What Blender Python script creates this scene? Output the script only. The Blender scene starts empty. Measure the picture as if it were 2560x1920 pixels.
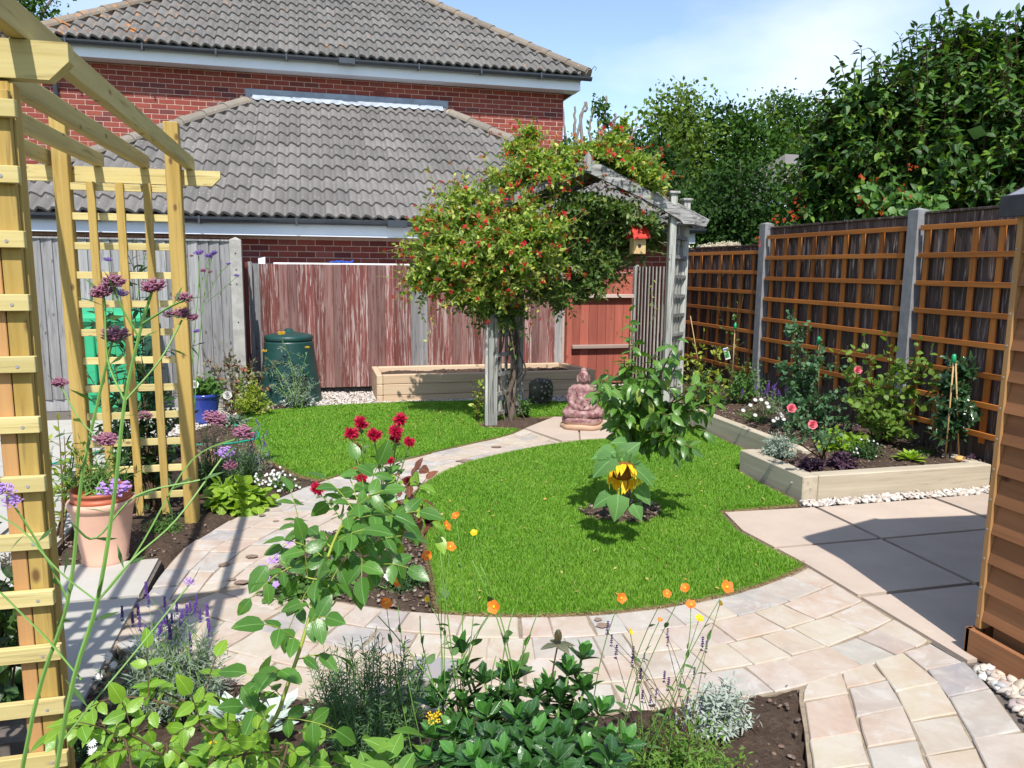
import bpy, math, random
import numpy as np
from mathutils import Vector, Matrix, geometry
rnd = random.Random(7); rs = np.random.RandomState(7)
sc = bpy.context.scene; COL = sc.collection
# ---------------------------------------------------------------- camera (x = along the house wall, y = away from us, z = up; metres)
YAW, PITCH, ROLL, EYE = math.radians(14.3), math.radians(8.6), math.radians(0.57), 1.5
FPX = 1923.0
f_ = np.array([math.sin(YAW)*math.cos(PITCH), math.cos(YAW)*math.cos(PITCH), -math.sin(PITCH)])
r0 = np.array([math.cos(YAW), -math.sin(YAW), 0.]); u0 = np.cross(r0, f_)
r_ = r0*math.cos(ROLL)+u0*math.sin(ROLL); u_ = -r0*math.sin(ROLL)+u0*math.cos(ROLL)
CAM = np.array([0, 0, EYE])
cam = bpy.data.objects.new('camera', bpy.data.cameras.new('camera')); COL.objects.link(cam)
cam.matrix_world = Matrix(((r_[0], u_[0], -f_[0], 0), (r_[1], u_[1], -f_[1], 0), (r_[2], u_[2], -f_[2], EYE), (0, 0, 0, 1)))
cam.data.sensor_width = 36; cam.data.lens = 36*FPX/2560; cam.data.clip_end = 2000; cam.data.clip_start = 0.05
sc.camera = cam
def ray(px, py): return f_ + r_*((px-1280)/FPX) - u_*((py-960)/FPX)
def at(px, py, w): return CAM + ray(px, py)*w               # point at forward distance w
def G(px, py, z=0.): d = ray(px, py); return CAM + d*((z-EYE)/d[2])
# ---------------------------------------------------------------- light
SUN = Vector((-.10, -.715, 1.0)).normalized()
sun = bpy.data.objects.new('sun', bpy.data.lights.new('sun', 'SUN')); COL.objects.link(sun)
sun.data.energy = 5.0; sun.data.angle = math.radians(.53); sun.data.color = (1, .96, .895)
sun.rotation_euler = SUN.to_track_quat('Z', 'Y').to_euler()
world = bpy.data.worlds.new('World'); sc.world = world; world.use_nodes = True
nt = world.node_tree; nt.nodes.clear()
def wn(t, **k):
    n = nt.nodes.new(t)
    for a, b in k.items(): setattr(n, a, b)
    return n
out = wn('ShaderNodeOutputWorld'); bg = wn('ShaderNodeBackground'); sky = wn('ShaderNodeTexSky', sky_type='NISHITA', sun_disc=False)
sky.sun_elevation = math.asin(SUN.z); sky.sun_rotation = math.atan2(SUN.x, SUN.y); sky.air_density = 1.0; sky.dust_density = .3; sky.ozone_density = 2.6
tc = wn('ShaderNodeTexCoord'); mp = wn('ShaderNodeMapping'); mp.inputs['Scale'].default_value = (1.1, 1.1, 2.4); mp.inputs['Location'].default_value = (1.3, .4, .2)
nz = wn('ShaderNodeTexNoise'); nz.inputs['Scale'].default_value = 1.7; nz.inputs['Detail'].default_value = 6; nz.inputs['Roughness'].default_value = .5
rp = wn('ShaderNodeValToRGB'); rp.color_ramp.elements[0].position = .48; rp.color_ramp.elements[1].position = .70
rp.color_ramp.elements[0].color = (.0, .0, .0, 1); rp.color_ramp.elements[1].color = (.85, .85, .85, 1)
mx = wn('ShaderNodeMix', data_type='RGBA'); mx.inputs[7].default_value = (7.0, 7.4, 8.2, 1)
tint = wn('ShaderNodeMix', data_type='RGBA', blend_type='MULTIPLY'); tint.inputs[0].default_value = 1; tint.inputs[7].default_value = (1.46, 1.36, 1.26, 1)
L = nt.links.new
L(tc.outputs['Generated'], mp.inputs['Vector']); L(mp.outputs[0], nz.inputs['Vector']); L(nz.outputs['Fac'], rp.inputs[0])
L(sky.outputs[0], tint.inputs[6]); L(tint.outputs[2], mx.inputs[6]); L(rp.outputs[0], mx.inputs[0]); L(mx.outputs[2], bg.inputs[0])
bg.inputs['Strength'].default_value = .135; L(bg.outputs[0], out.inputs[0])
sc.view_settings.view_transform = 'Standard'; sc.view_settings.look = 'None'; sc.view_settings.gamma = 1; sc.view_settings.use_curve_mapping = False
sc.view_settings.exposure = 0.35
sc.cycles.max_bounces = 7; sc.cycles.transparent_max_bounces = 6; sc.cycles.use_adaptive_sampling = True
# ---------------------------------------------------------------- mesh helpers
def npmesh(name, V, Fs, smooth=False, uv=None):
    V = np.asarray(V, np.float32).reshape(-1, 3); me = bpy.data.meshes.new(name)
    Fs = [np.asarray(F, np.int32) for F in Fs if len(F)]
    tot = [F.shape[1] for F in Fs for _ in range(1)]
    lv = np.concatenate([F.ravel() for F in Fs]); cnt = np.concatenate([np.full(len(F), F.shape[1], np.int32) for F in Fs])
    st = np.concatenate([[0], np.cumsum(cnt)[:-1]]).astype(np.int32)
    me.vertices.add(len(V)); me.vertices.foreach_set('co', V.ravel())
    me.loops.add(len(lv)); me.loops.foreach_set('vertex_index', lv)
    me.polygons.add(len(cnt)); me.polygons.foreach_set('loop_start', st); me.polygons.foreach_set('loop_total', cnt)
    if uv is not None: l = me.uv_layers.new(name='UVMap'); l.data.foreach_set('uv', np.asarray(uv, np.float32)[lv].ravel())
    me.update(calc_edges=True); me.validate()
    me.polygons.foreach_set('use_smooth', np.full(len(me.polygons), bool(smooth)))
    return me
ORG = {}
def link(name, me, m=None, parent=None, kind=None, label=None):
    o = bpy.data.objects.new(name, me); COL.objects.link(o)
    if m is not None and me is not None and len(me.materials) == 0: me.materials.append(m)
    if parent is not None:
        o.parent = parent
        if parent.parent is None and parent.type == 'EMPTY': o.location = [-c for c in ORG.get(parent.name, (0, 0, 0))]
    if kind: o['kind'] = kind
    if label: o['label'] = label
    return o
def thing(name, label, cat, loc=(0, 0, 0), group=None):
    o = bpy.data.objects.new(name, None); COL.objects.link(o); o.empty_display_size = .1
    o.location = [float(c) for c in loc]; ORG[o.name] = tuple(o.location); o['label'] = label; o['category'] = cat
    if group: o['group'] = group
    return o
def tag(o, label, cat, group=None):
    o['label'] = label; o['category'] = cat
    if group: o['group'] = group
    return o
class MB:
    def __init__(s): s.V = []; s.F = {}; s.n = 0
    def add(s, V, faces):
        V = np.asarray(V, float).reshape(-1, 3); s.V.append(V)
        for F in faces:
            F = np.asarray(F, int)
            if F.ndim == 1: F = F[None]
            if len(F): s.F.setdefault(F.shape[1], []).append(F + s.n)
        s.n += len(V); return s
    def box(s, x0, x1, y0, y1, z0, z1, b=0):
        s.add(*boxg((x0+x1)/2, (y0+y1)/2, (z0+z1)/2, x1-x0, y1-y0, z1-z0, b)); return s
    def obox(s, c, ax, ay, az, sz, b=0):           # oriented box
        V, F = boxg(0, 0, 0, *sz, b); M = np.array([ax, ay, az], float); s.add(V @ M + np.asarray(c, float), F); return s
    def beam(s, a, b_, w, h, up=(0, 0, 1), bev=0):  # box from a to b
        a = np.asarray(a, float); b_ = np.asarray(b_, float); d = b_-a; l = np.linalg.norm(d); d /= l
        sd = np.cross(d, up); sd /= np.linalg.norm(sd); u = np.cross(sd, d)
        return s.obox((a+b_)/2, sd, d, u, (w, l, h), bev)
    def tube(s, pts, rad, n=6, cap=True):
        P = np.asarray(pts, float); k = len(P); R = np.broadcast_to(np.asarray(rad, float), (k,))
        T = np.gradient(P, axis=0); T /= np.linalg.norm(T, axis=1)[:, None]+1e-9
        ref = np.array([0, 0, 1.]) if abs(T[0][2]) < .8 else np.array([1., 0, 0]); N = []
        for t in T:
            v = ref - t*(ref@t); v /= np.linalg.norm(v)+1e-9; N.append(v); ref = v
        N = np.array(N); B = np.cross(T, N); a = np.linspace(0, 2*math.pi, n, endpoint=False)
        V = P[:, None] + R[:, None, None]*(N[:, None]*np.cos(a)[None, :, None]+B[:, None]*np.sin(a)[None, :, None])
        i = np.arange(k-1)[:, None]*n; j = np.arange(n)[None]; j2 = (j+1) % n
        Q = np.stack([i+j, i+j2, i+n+j2, i+n+j], -1).reshape(-1, 4)
        Fs = [Q]
        if cap and n > 4: Fs.append(np.array([np.arange(n)[::-1], np.arange(n)+(k-1)*n]))
        s.add(V.reshape(-1, 3), Fs); return s
    def lathe(s, prof, c=(0, 0, 0), n=24, sx=1, sy=1):
        a = np.linspace(0, 2*math.pi, n, endpoint=False); pr = np.array(prof, float); k = len(pr)
        V = np.stack([pr[:, 0][:, None]*np.cos(a)*sx, pr[:, 0][:, None]*np.sin(a)*sy, np.repeat(pr[:, 1][:, None], n, 1)], -1)+np.asarray(c, float)
        i = np.arange(k-1)[:, None]*n; j = np.arange(n)[None]; j2 = (j+1) % n
        s.add(V.reshape(-1, 3), [np.stack([i+j, i+j2, i+n+j2, i+n+j], -1).reshape(-1, 4)]); return s
    def ell(s, c, r, n=8, m=6, rot=None):
        th = np.linspace(0, math.pi, m+1)[1:-1]; a = np.linspace(0, 2*math.pi, n, endpoint=False)
        V = [np.array([0, 0, 1.])]+[np.array([math.sin(t)*math.cos(x), math.sin(t)*math.sin(x), math.cos(t)]) for t in th for x in a]+[np.array([0, 0, -1.])]
        V = np.array(V)*np.asarray(r, float)
        if rot is not None: V = V @ np.asarray(rot, float).T
        T = [[0, 1+i, 1+(i+1) % n] for i in range(n)]; Q = []
        for k in range(m-2):
            for i in range(n): Q.append([1+k*n+i, 1+(k+1)*n+i, 1+(k+1)*n+(i+1) % n, 1+k*n+(i+1) % n])
        e = len(V)-1; o = 1+(m-2)*n
        T += [[e, o+(i+1) % n, o+i] for i in range(n)]
        s.add(V+np.asarray(c, float), [T, Q]); return s
    def prism(s, poly, z0, z1):
        P = np.array(poly, float); n = len(P)
        if sum(P[i][0]*P[(i+1) % n][1]-P[(i+1) % n][0]*P[i][1] for i in range(n)) < 0: P = P[::-1]
        tri = geometry.tessellate_polygon([[Vector((p[0], p[1], 0)) for p in P]])
        T = []
        for t in tri:
            a, b, c = (P[i] for i in t)
            T.append(t if (b[0]-a[0])*(c[1]-a[1])-(c[0]-a[0])*(b[1]-a[1]) > 0 else t[::-1])
        V = [(p[0], p[1], z1) for p in P]+[(p[0], p[1], z0) for p in P]
        s.add(V, [T, [[i, i+n, (i+1) % n+n, (i+1) % n] for i in range(n)]]); return s
    def mesh(s, name, smooth=False):
        return npmesh(name, np.concatenate(s.V), [np.concatenate(F) for F in s.F.values()], smooth)
    def build(s, name, m, parent=None, kind=None, label=None, smooth=False):
        return link(name, s.mesh(name, smooth), m, parent, kind, label)
def boxg(cx, cy, cz, sx, sy, sz, b=0):
    if not b:
        V = np.array([[x, y, z] for z in (-.5, .5) for y in (-.5, .5) for x in (-.5, .5)])*(sx, sy, sz)+(cx, cy, cz)
        return V, [np.array([[0, 2, 3, 1], [4, 5, 7, 6], [0, 1, 5, 4], [2, 6, 7, 3], [0, 4, 6, 2], [1, 3, 7, 5]])]
    V = []; idx = {}
    for i, z in enumerate((-1, 1)):
        for j, y in enumerate((-1, 1)):
            for k, x in enumerate((-1, 1)):
                for a in range(3):
                    h = [sx/2, sy/2, sz/2]
                    for q in range(3):
                        if q != a: h[q] -= b
                    idx[(k, j, i, a)] = len(V); V.append((x*h[0]+cx, y*h[1]+cy, z*h[2]+cz))
    F4 = []; F3 = []
    def I(k, j, i, a): return idx[(k, j, i, a)]
    for s_ in (0, 1):
        q = [I(s_, 0, 0, 0), I(s_, 1, 0, 0), I(s_, 1, 1, 0), I(s_, 0, 1, 0)]; F4.append(q if s_ else q[::-1])
        q = [I(0, s_, 0, 1), I(1, s_, 0, 1), I(1, s_, 1, 1), I(0, s_, 1, 1)]; F4.append(q[::-1] if s_ else q)
        q = [I(0, 0, s_, 2), I(1, 0, s_, 2), I(1, 1, s_, 2), I(0, 1, s_, 2)]; F4.append(q if s_ else q[::-1])
    for u in (0, 1):
        for v in (0, 1):
            F4.append([I(u, v, 0, 0), I(u, v, 0, 1), I(u, v, 1, 1), I(u, v, 1, 0)] if u == v else [I(u, v, 0, 1), I(u, v, 0, 0), I(u, v, 1, 0), I(u, v, 1, 1)])
            F4.append([I(u, 0, v, 0), I(u, 0, v, 2), I(u, 1, v, 2), I(u, 1, v, 0)] if u != v else [I(u, 0, v, 2), I(u, 0, v, 0), I(u, 1, v, 0), I(u, 1, v, 2)])
            F4.append([I(0, u, v, 1), I(0, u, v, 2), I(1, u, v, 2), I(1, u, v, 1)] if u == v else [I(0, u, v, 2), I(0, u, v, 1), I(1, u, v, 1), I(1, u, v, 2)])
    for k in (0, 1):
        for j in (0, 1):
            for i in (0, 1): F3.append([I(k, j, i, 0), I(k, j, i, 1), I(k, j, i, 2)] if (k+j+i) % 2 else [I(k, j, i, 0), I(k, j, i, 2), I(k, j, i, 1)])
    return np.array(V), [np.array(F4), np.array(F3)]
def inpoly(P, x, y):
    P = np.asarray(P, float); r = np.zeros(np.shape(x), bool); n = len(P)
    for i in range(n):
        x1, y1 = P[i]; x2, y2 = P[(i+1) % n]
        if y1 == y2: continue
        c = ((y1 > y) != (y2 > y)) & (x < (x2-x1)*(y-y1)/(y2-y1)+x1); r ^= c
    return r
def pdist(P, x, y, closed=True):                     # distance to outline
    P = np.asarray(P, float); d = np.full(np.shape(x), 9e9)
    for i in range(len(P) if closed else len(P)-1):
        a = P[i]; b = P[(i+1) % len(P)]; v = b-a; t = np.clip(((x-a[0])*v[0]+(y-a[1])*v[1])/(v@v+1e-12), 0, 1)
        d = np.minimum(d, np.hypot(x-a[0]-t*v[0], y-a[1]-t*v[1]))
    return d
def smoothn(x, y, s, k=6, seed=1):                  # cheap smooth noise from sines, about -1..1
    q = np.random.RandomState(seed); r = 0
    for i in range(k):
        a = q.rand()*6.28; fq = s*(.6+q.rand()*1.4); r = r+np.sin(x*math.cos(a)*fq+y*math.sin(a)*fq+q.rand()*6.28)
    return r/k*1.6
def curve_pts(pts, n=12):                            # Catmull-Rom through control points
    P = np.asarray(pts, float); P = np.concatenate([[2*P[0]-P[1]], P, [2*P[-1]-P[-2]]]); o = []
    for i in range(1, len(P)-2):
        for t in np.linspace(0, 1, n, endpoint=False):
            a, b, c, d = P[i-1:i+3]; o.append(.5*((2*b)+(c-a)*t+(2*a-5*b+4*c-d)*t*t+(3*b-a-3*c+d)*t**3))
    o.append(P[-2]); return np.array(o)
# ---------------------------------------------------------------- material helpers
class NB:
    def __init__(s, name):
        s.m = bpy.data.materials.new(name); s.m.use_nodes = True; s.t = s.m.node_tree; s.t.nodes.clear()
        s.o = s.n('ShaderNodeOutputMaterial'); s.b = s.n('ShaderNodeBsdfPrincipled'); s.l(s.b.outputs[0], s.o.inputs[0])
        s.b.inputs['Specular IOR Level'].default_value = .35
    def n(s, t, **k):
        x = s.t.nodes.new(t)
        for a, b in k.items(): setattr(x, a, b)
        return x
    def l(s, a, b): s.t.links.new(a, b)
    def set(s, inp, v):
        if hasattr(v, 'is_linked') or hasattr(v, 'links'): s.l(v, inp)
        elif isinstance(v, (tuple, list)) and len(v) == 3 and inp.type == 'RGBA': inp.default_value = (*v, 1)
        else: inp.default_value = v
    def pos(s, scale=(1, 1, 1), rand=0.):
        g = s.n('ShaderNodeNewGeometry').outputs['Position']
        if rand:
            oi = s.n('ShaderNodeObjectInfo').outputs['Random']; v = s.n('ShaderNodeVectorMath', operation='MULTIPLY_ADD')
            s.l(oi, v.inputs[0]); v.inputs[1].default_value = (rand, rand*.7, rand*1.3); s.l(g, v.inputs[2]); g = v.outputs[0]
        v = s.n('ShaderNodeVectorMath', operation='MULTIPLY'); s.l(g, v.inputs[0]); v.inputs[1].default_value = scale; return v.outputs[0]
    def noise(s, vec, sc=5, det=4, rough=.55, dist=0):
        x = s.n('ShaderNodeTexNoise'); s.l(vec, x.inputs['Vector']); x.inputs['Scale'].default_value = sc; x.inputs['Detail'].default_value = det
        x.inputs['Roughness'].default_value = rough; x.inputs['Distortion'].default_value = dist; return x.outputs['Fac']
    def vor(s, vec, sc=5, out='Distance'):
        x = s.n('ShaderNodeTexVoronoi'); s.l(vec, x.inputs['Vector']); x.inputs['Scale'].default_value = sc; return x.outputs[out]
    def ramp(s, fac, *stops):
        x = s.n('ShaderNodeValToRGB'); s.l(fac, x.inputs[0]); e = x.color_ramp.elements
        while len(e) < len(stops): e.new(.5)
        for el, (p, c) in zip(e, stops): el.position = p; el.color = (c, c, c, 1) if isinstance(c, (int, float)) else (*c, 1)
        return x.outputs[0]
    def mix(s, fac, a, b, mode='MIX'):
        x = s.n('ShaderNodeMix', data_type='RGBA', blend_type=mode); s.set(x.inputs[0], fac); s.set(x.inputs[6], a); s.set(x.inputs[7], b); return x.outputs[2]
    def math(s, op, a, b=0.):
        x = s.n('ShaderNodeMath', operation=op); s.set(x.inputs[0], a); s.set(x.inputs[1], b); return x.outputs[0]
    def rand(s): return s.n('ShaderNodeObjectInfo').outputs['Random']
    def island(s): return s.n('ShaderNodeNewGeometry').outputs['Random Per Island']
    def anyrand(s): return s.math('FRACT', s.math('ADD', s.rand(), s.island()))
    def bump(s, h, st=.3, d=.01):
        x = s.n('ShaderNodeBump'); x.inputs['Strength'].default_value = st; x.inputs['Distance'].default_value = d; s.l(h, x.inputs['Height']); s.l(x.outputs[0], s.b.inputs['Normal']); return x.outputs[0]
    def fin(s, col, rough=.7, spec=None):
        s.set(s.b.inputs['Base Color'], col); s.set(s.b.inputs['Roughness'], rough)
        if spec is not None: s.b.inputs['Specular IOR Level'].default_value = spec
        return s.m
def plain(name, c, rough=.6, spec=.35, var=.12, sc=8, bump=0):
    b = NB(name); v = b.pos(); n = b.noise(v, sc, 4)
    col = b.mix(b.ramp(n, (.3, 0), (.7, 1)), tuple(x*(1-var) for x in c), tuple(min(1, x*(1+var)) for x in c))
    if bump: b.bump(b.noise(v, sc*5, 3), bump, .005)
    return b.fin(col, rough, spec)
def wood(name, c1, c2, axis=2, scale=22, rand=3., streak=None, streak_amt=.5, rough=.75, knots=None, bump=.25, var=.25):
    b = NB(name); s = [scale]*3; s[axis] = scale*.05; v = b.pos(tuple(s), rand); g = b.noise(v, 1.0, 6, .65, .6)
    col = b.mix(b.ramp(g, (.32, 0), (.68, 1)), c1, c2)
    if streak is not None:
        s2 = [48.]*3; s2[axis] = 2.6; k = b.noise(b.pos(tuple(s2), rand*2), 1.0, 5, .65, .8)
        col = b.mix(b.ramp(k, (.5-.12*streak_amt*2, 0), (.5+.1, 1)) if streak_amt >= 1 else b.ramp(k, (.62-.2*streak_amt, 0), (.74-.2*streak_amt, 1)), col, streak)
    if knots is not None:
        s3 = [10.]*3; s3[axis] = 5.; kk = b.vor(b.pos(tuple(s3), rand*3), 1.0); col = b.mix(b.ramp(kk, (.06, 1), (.13, 0)), col, knots)
    r = b.math('ADD', b.math('MULTIPLY', b.rand(), var*2), 1-var); hsv = b.n('ShaderNodeHueSaturation'); b.l(col, hsv.inputs['Color']); b.l(r, hsv.inputs['Value'])
    b.bump(g, bump, .004); return b.fin(hsv.outputs[0], rough, .25)
def leafm(name, c1, c2, rough=.42, trans=.32, spec=.4, tip=None, tipamt=.12, tcol=None, veins=6., vamt=.45):
    b = NB(name); r = b.anyrand(); col = b.mix(r, c1, c2)
    if tip is not None: col = b.mix(b.ramp(b.math('FRACT', b.math('MULTIPLY', r, 7.31)), (1-tipamt-.02, 0), (1-tipamt+.02, 1)), col, tip)
    col = b.mix(b.math('MULTIPLY', b.noise(b.pos(), 40, 2), .35), col, tuple(x*.6 for x in c1))
    uvn = b.n('ShaderNodeUVMap').outputs[0]; sx = b.n('ShaderNodeSeparateXYZ'); b.l(uvn, sx.inputs[0]); au = b.math('ABSOLUTE', b.math('SUBTRACT', sx.outputs[0], 2.)); has = b.math('LESS_THAN', au, 1.)
    mid = b.ramp(au, (.035, 1), (.07, 0)); sv = b.math('FRACT', b.math('MULTIPLY', b.math('SUBTRACT', sx.outputs[1], b.math('MULTIPLY', au, .75)), veins)); side = b.ramp(b.math('ABSOLUTE', b.math('SUBTRACT', sv, .5)), (.0, 1), (.09, 0))
    vn = b.math('MULTIPLY', b.math('MAXIMUM', mid, b.math('MULTIPLY', side, .55)), has); col = b.mix(b.math('MULTIPLY', vn, vamt), col, tuple(min(1, x*1.5+.09) for x in c2))
    blot = b.math('MULTIPLY', b.ramp(b.noise(b.pos(), 28, 4, .6), (.60, 0), (.74, .5)), has); col = b.mix(blot, col, tuple(x*y for x, y in zip(c2, (1.5, 1.05, .9))))
    b.bump(b.math('SUBTRACT', b.math('MULTIPLY', b.noise(b.pos(), 150, 3), .5), vn), .5, .002); b.fin(col, rough, spec)
    tr = b.n('ShaderNodeBsdfTranslucent'); t2 = b.mix(1.0, col, tcol or (1.7, 1.75, .7), 'MULTIPLY'); b.l(t2, tr.inputs[0])
    ms = b.n('ShaderNodeMixShader'); ms.inputs[0].default_value = trans; b.l(b.b.outputs[0], ms.inputs[1]); b.l(tr.outputs[0], ms.inputs[2]); b.l(ms.outputs[0], b.o.inputs[0])
    return b.m
# ================================================================ MATERIALS
def brickmat(name, var=1.0):
    b = NB(name); r = b.anyrand(); v = b.pos((1, 1, 1), 3.)
    col = b.ramp(r, (0, (.20, .045, .035)), (.35, (.27, .062, .045)), (.6, (.31, .080, .055)), (.82, (.24, .05, .04)), (.88, (.115, .040, .042)), (1, (.34, .10, .075)))
    n = b.noise(v, 30, 5, .7); col = b.mix(b.ramp(n, (.35, .0), (.8, .45)), col, (.12, .04, .035)); b.bump(n, .35, .004); return b.fin(col, .85, .2)
M = {}
M['brick'] = brickmat('red_brick'); M['mortar'] = plain('mortar', (.52, .37, .30), .95, .1, .15, 20)
def tilemat(name, base, orange=0.):
    b = NB(name); r = b.anyrand(); c = tuple(x for x in base)
    col = b.mix(r, tuple(x*.82 for x in c), tuple(x*1.15 for x in c)); v = b.pos()
    col = b.mix(b.ramp(b.noise(v, 2.2, 5), (.35, 0), (.7, .5)), col, (c[0]*.62, c[1]*.62, c[2]*.65))
    lich = b.vor(b.pos((1, 1, 1)), 17); m_ = b.math('MULTIPLY', b.ramp(lich, (.10, 1), (.17, 0)), b.ramp(b.noise(v, 3, 4), (.44, 0), (.56, 1)))
    col = b.mix(m_, col, (.42, .41, .38))
    col = b.mix(b.ramp(b.noise(v, 42, 5, .7), (.60, 0), (.68, .55)), col, (.36, .35, .33))
    if orange:
        xs = b.n('ShaderNodeSeparateXYZ'); b.l(b.pos(), xs.inputs[0])
        e1 = b.math('SUBTRACT', -1.2, xs.outputs[0]); e2 = b.math('SUBTRACT', xs.outputs[0], 3.7)   # lichen grows thick near both ends of the eaves
        e = b.math('MAXIMUM', e1, e2); near = b.ramp(b.math('ADD', b.math('MULTIPLY', e, .28), .15), (0, .0), (1, 1))
        o_ = b.ramp(b.math('ADD', b.noise(v, 9, 6, .7), b.math('MULTIPLY', near, .085)), (.62, 0), (.69, orange))
        col = b.mix(o_, col, (.50, .20, .045))
    b.bump(b.noise(v, 60, 4), .3, .004); return b.fin(col, .85, .25)
M['tile'] = tilemat('grey_roof_tile', (.175, .163, .152)); M['tile_old'] = tilemat('lichened_roof_tile', (.16, .152, .142), .9)
M['ridge'] = tilemat('lichened_ridge_tile', (.20, .165, .13), .8); M['ridge2'] = tilemat('mortared_hip_tile', (.22, .19, .155), .0)
M['ridge_new'] = plain('pale_mortar_cap', (.50, .38, .28), .9, .2, .15, 12)
M['lead'] = plain('lead_flashing', (.24, .28, .34), .42, .5, .22, 6, .2); M['lead2'] = plain('pale_flashing', (.34, .38, .43), .45, .5, .2, 8, .2)
M['upvc'] = plain('white_fascia', (.74, .78, .84), .35, .4, .03, 3); M['gutter'] = plain('dark_gutter', (.045, .052, .065), .35, .5, .15, 5)
M['greywood'] = wood('weathered_grey_board', (.20, .195, .195), (.33, .32, .32), 2, 26, 5, (.13, .125, .13), .45, .85, (.10, .09, .09))
M['redwood'] = wood('peeling_red_board', (.115, .034, .030), (.21, .072, .060), 2, 30, 7, (.37, .29, .27), .60, .8, (.10, .035, .03))
M['redwood2'] = wood('red_stained_gate_board', (.28, .072, .050), (.40, .125, .085), 2, 20, 5, None, 0, .7, (.2, .05, .03))
M['palewood'] = wood('pale_gate_rail', (.34, .24, .20), (.50, .40, .35), 0, 18, 4, None, 0, .8)
M['darkred'] = wood('dark_red_board', (.12, .028, .022), (.16, .045, .035), 2, 20, 4, None, 0, .8)
M['brownboard'] = wood('dark_brown_fence_board', (.045, .030, .026), (.10, .070, .062), 2, 24, 7, (.26, .215, .20), .42, .8)
M['orangewood'] = wood('orange_stained_lath', (.26, .085, .018), (.42, .155, .035), 2, 18, 5, None, 0, .6)
M['orangewood_h'] = wood('orange_stained_cross_lath', (.28, .092, .020), (.44, .165, .038), 1, 18, 5, None, 0, .6)
M['pine'] = wood('treated_pine_upright', (.33, .215, .050), (.47, .33, .105), 2, 22, 5, (.27, .18, .06), .32, .7, (.15, .08, .03), .3, .12)
M['pine_x'] = wood('treated_pine_cross', (.47, .37, .14), (.60, .51, .24), 0, 22, 5, (.36, .27, .11), .3, .7, (.20, .12, .05), .3, .1)
M['pine_y'] = wood('treated_pine_rafter', (.36, .28, .10), (.50, .41, .18), 1, 22, 5, (.27, .21, .09), .3, .7, (.17, .10, .04), .3, .08)
M['sleeper_x'] = wood('oak_sleeper_cross', (.38, .325, .24), (.50, .44, .34), 0, 14, 3, (.30, .26, .20), .25, .8, None, .2, .06)
M['sleeper_y'] = wood('oak_sleeper_long', (.38, .325, .24), (.50, .44, .34), 1, 14, 3, (.30, .26, .20), .25, .8, None, .2, .06)
M['fresh_x'] = wood('fresh_timber_cross', (.48, .335, .215), (.62, .465, .325), 0, 14, 3, None, 0, .75, None, .2, .06)
M['fresh_y'] = wood('fresh_timber_end', (.48, .335, .215), (.62, .465, .325), 1, 14, 3, None, 0, .75, None, .2, .06)
M['archwood'] = wood('silvered_arch_timber', (.22, .22, .20), (.44, .44, .40), 2, 30, 4, (.10, .10, .09), .45, .85)
M['archwood_x'] = wood('silvered_arch_rafter', (.17, .17, .165), (.36, .35, .335), 0, 30, 4, (.06, .06, .055), .6, .85)
M['shed'] = wood('cedar_shed_board', (.18, .075, .032), (.30, .135, .060), 1, 14, 6, None, 0, .7, (.09, .03, .02), .2, .18)
M['shed_v'] = wood('cedar_corner_trim', (.33, .17, .065), (.45, .25, .10), 2, 14, 4, None, 0, .7)
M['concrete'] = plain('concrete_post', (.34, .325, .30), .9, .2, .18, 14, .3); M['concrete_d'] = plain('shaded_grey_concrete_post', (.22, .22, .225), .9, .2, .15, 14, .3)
def settm(name):
    b = NB(name); r = b.rand(); v = b.pos((1, 1, 1), 4.)
    col = b.ramp(r, (0, (.43, .37, .28)), (.16, (.43, .33, .26)), (.32, (.45, .40, .30)), (.46, (.42, .33, .26)), (.58, (.34, .34, .325)), (.70, (.45, .34, .26)), (.82, (.29, .275, .28)), (.9, (.36, .34, .30)), (1, (.46, .37, .27)))
    n = b.noise(v, 7, 6, .6, .5); col = b.mix(b.ramp(n, (.42, 0), (.62, .5)), col, (.50, .46, .41)); n3 = b.noise(b.pos((1, 1, 1), 9.), 5, 5, .6)
    col = b.mix(b.ramp(n3, (.50, 0), (.72, .5)), col, (.41, .27, .20)); n2 = b.noise(v, 55, 4, .7); n4 = b.noise(b.pos((1, 1, 1), 17.), 9, 5, .65, .8); col = b.mix(b.ramp(n4, (.55, 0), (.66, .55)), col, (.50, .48, .45)); n5 = b.noise(b.pos((1, 1, 1), 31.), 4, 6, .7, .6); col = b.mix(b.ramp(n5, (.54, 0), (.70, .5)), col, (.33, .26, .22))
    col = b.mix(b.ramp(n2, (.60, 0), (.75, .35)), col, (.33, .25, .20)); b.bump(b.math('ADD', n, b.math('MULTIPLY', n2, .3)), .35, .008); return b.fin(col, .78, .3)
M['sett'] = settm('sandstone_sett'); M['joint'] = plain('sandy_joint', (.27, .215, .155), .95, .1, .25, 30, .4)
M['slab'] = plain('buff_paving_slab', (.46, .395, .32), .75, .3, .06, 2.5, .05); M['slab_grey'] = plain('pale_grey_paving_slab', (.42, .40, .36), .75, .3, .06, 2.5, .05)
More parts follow.
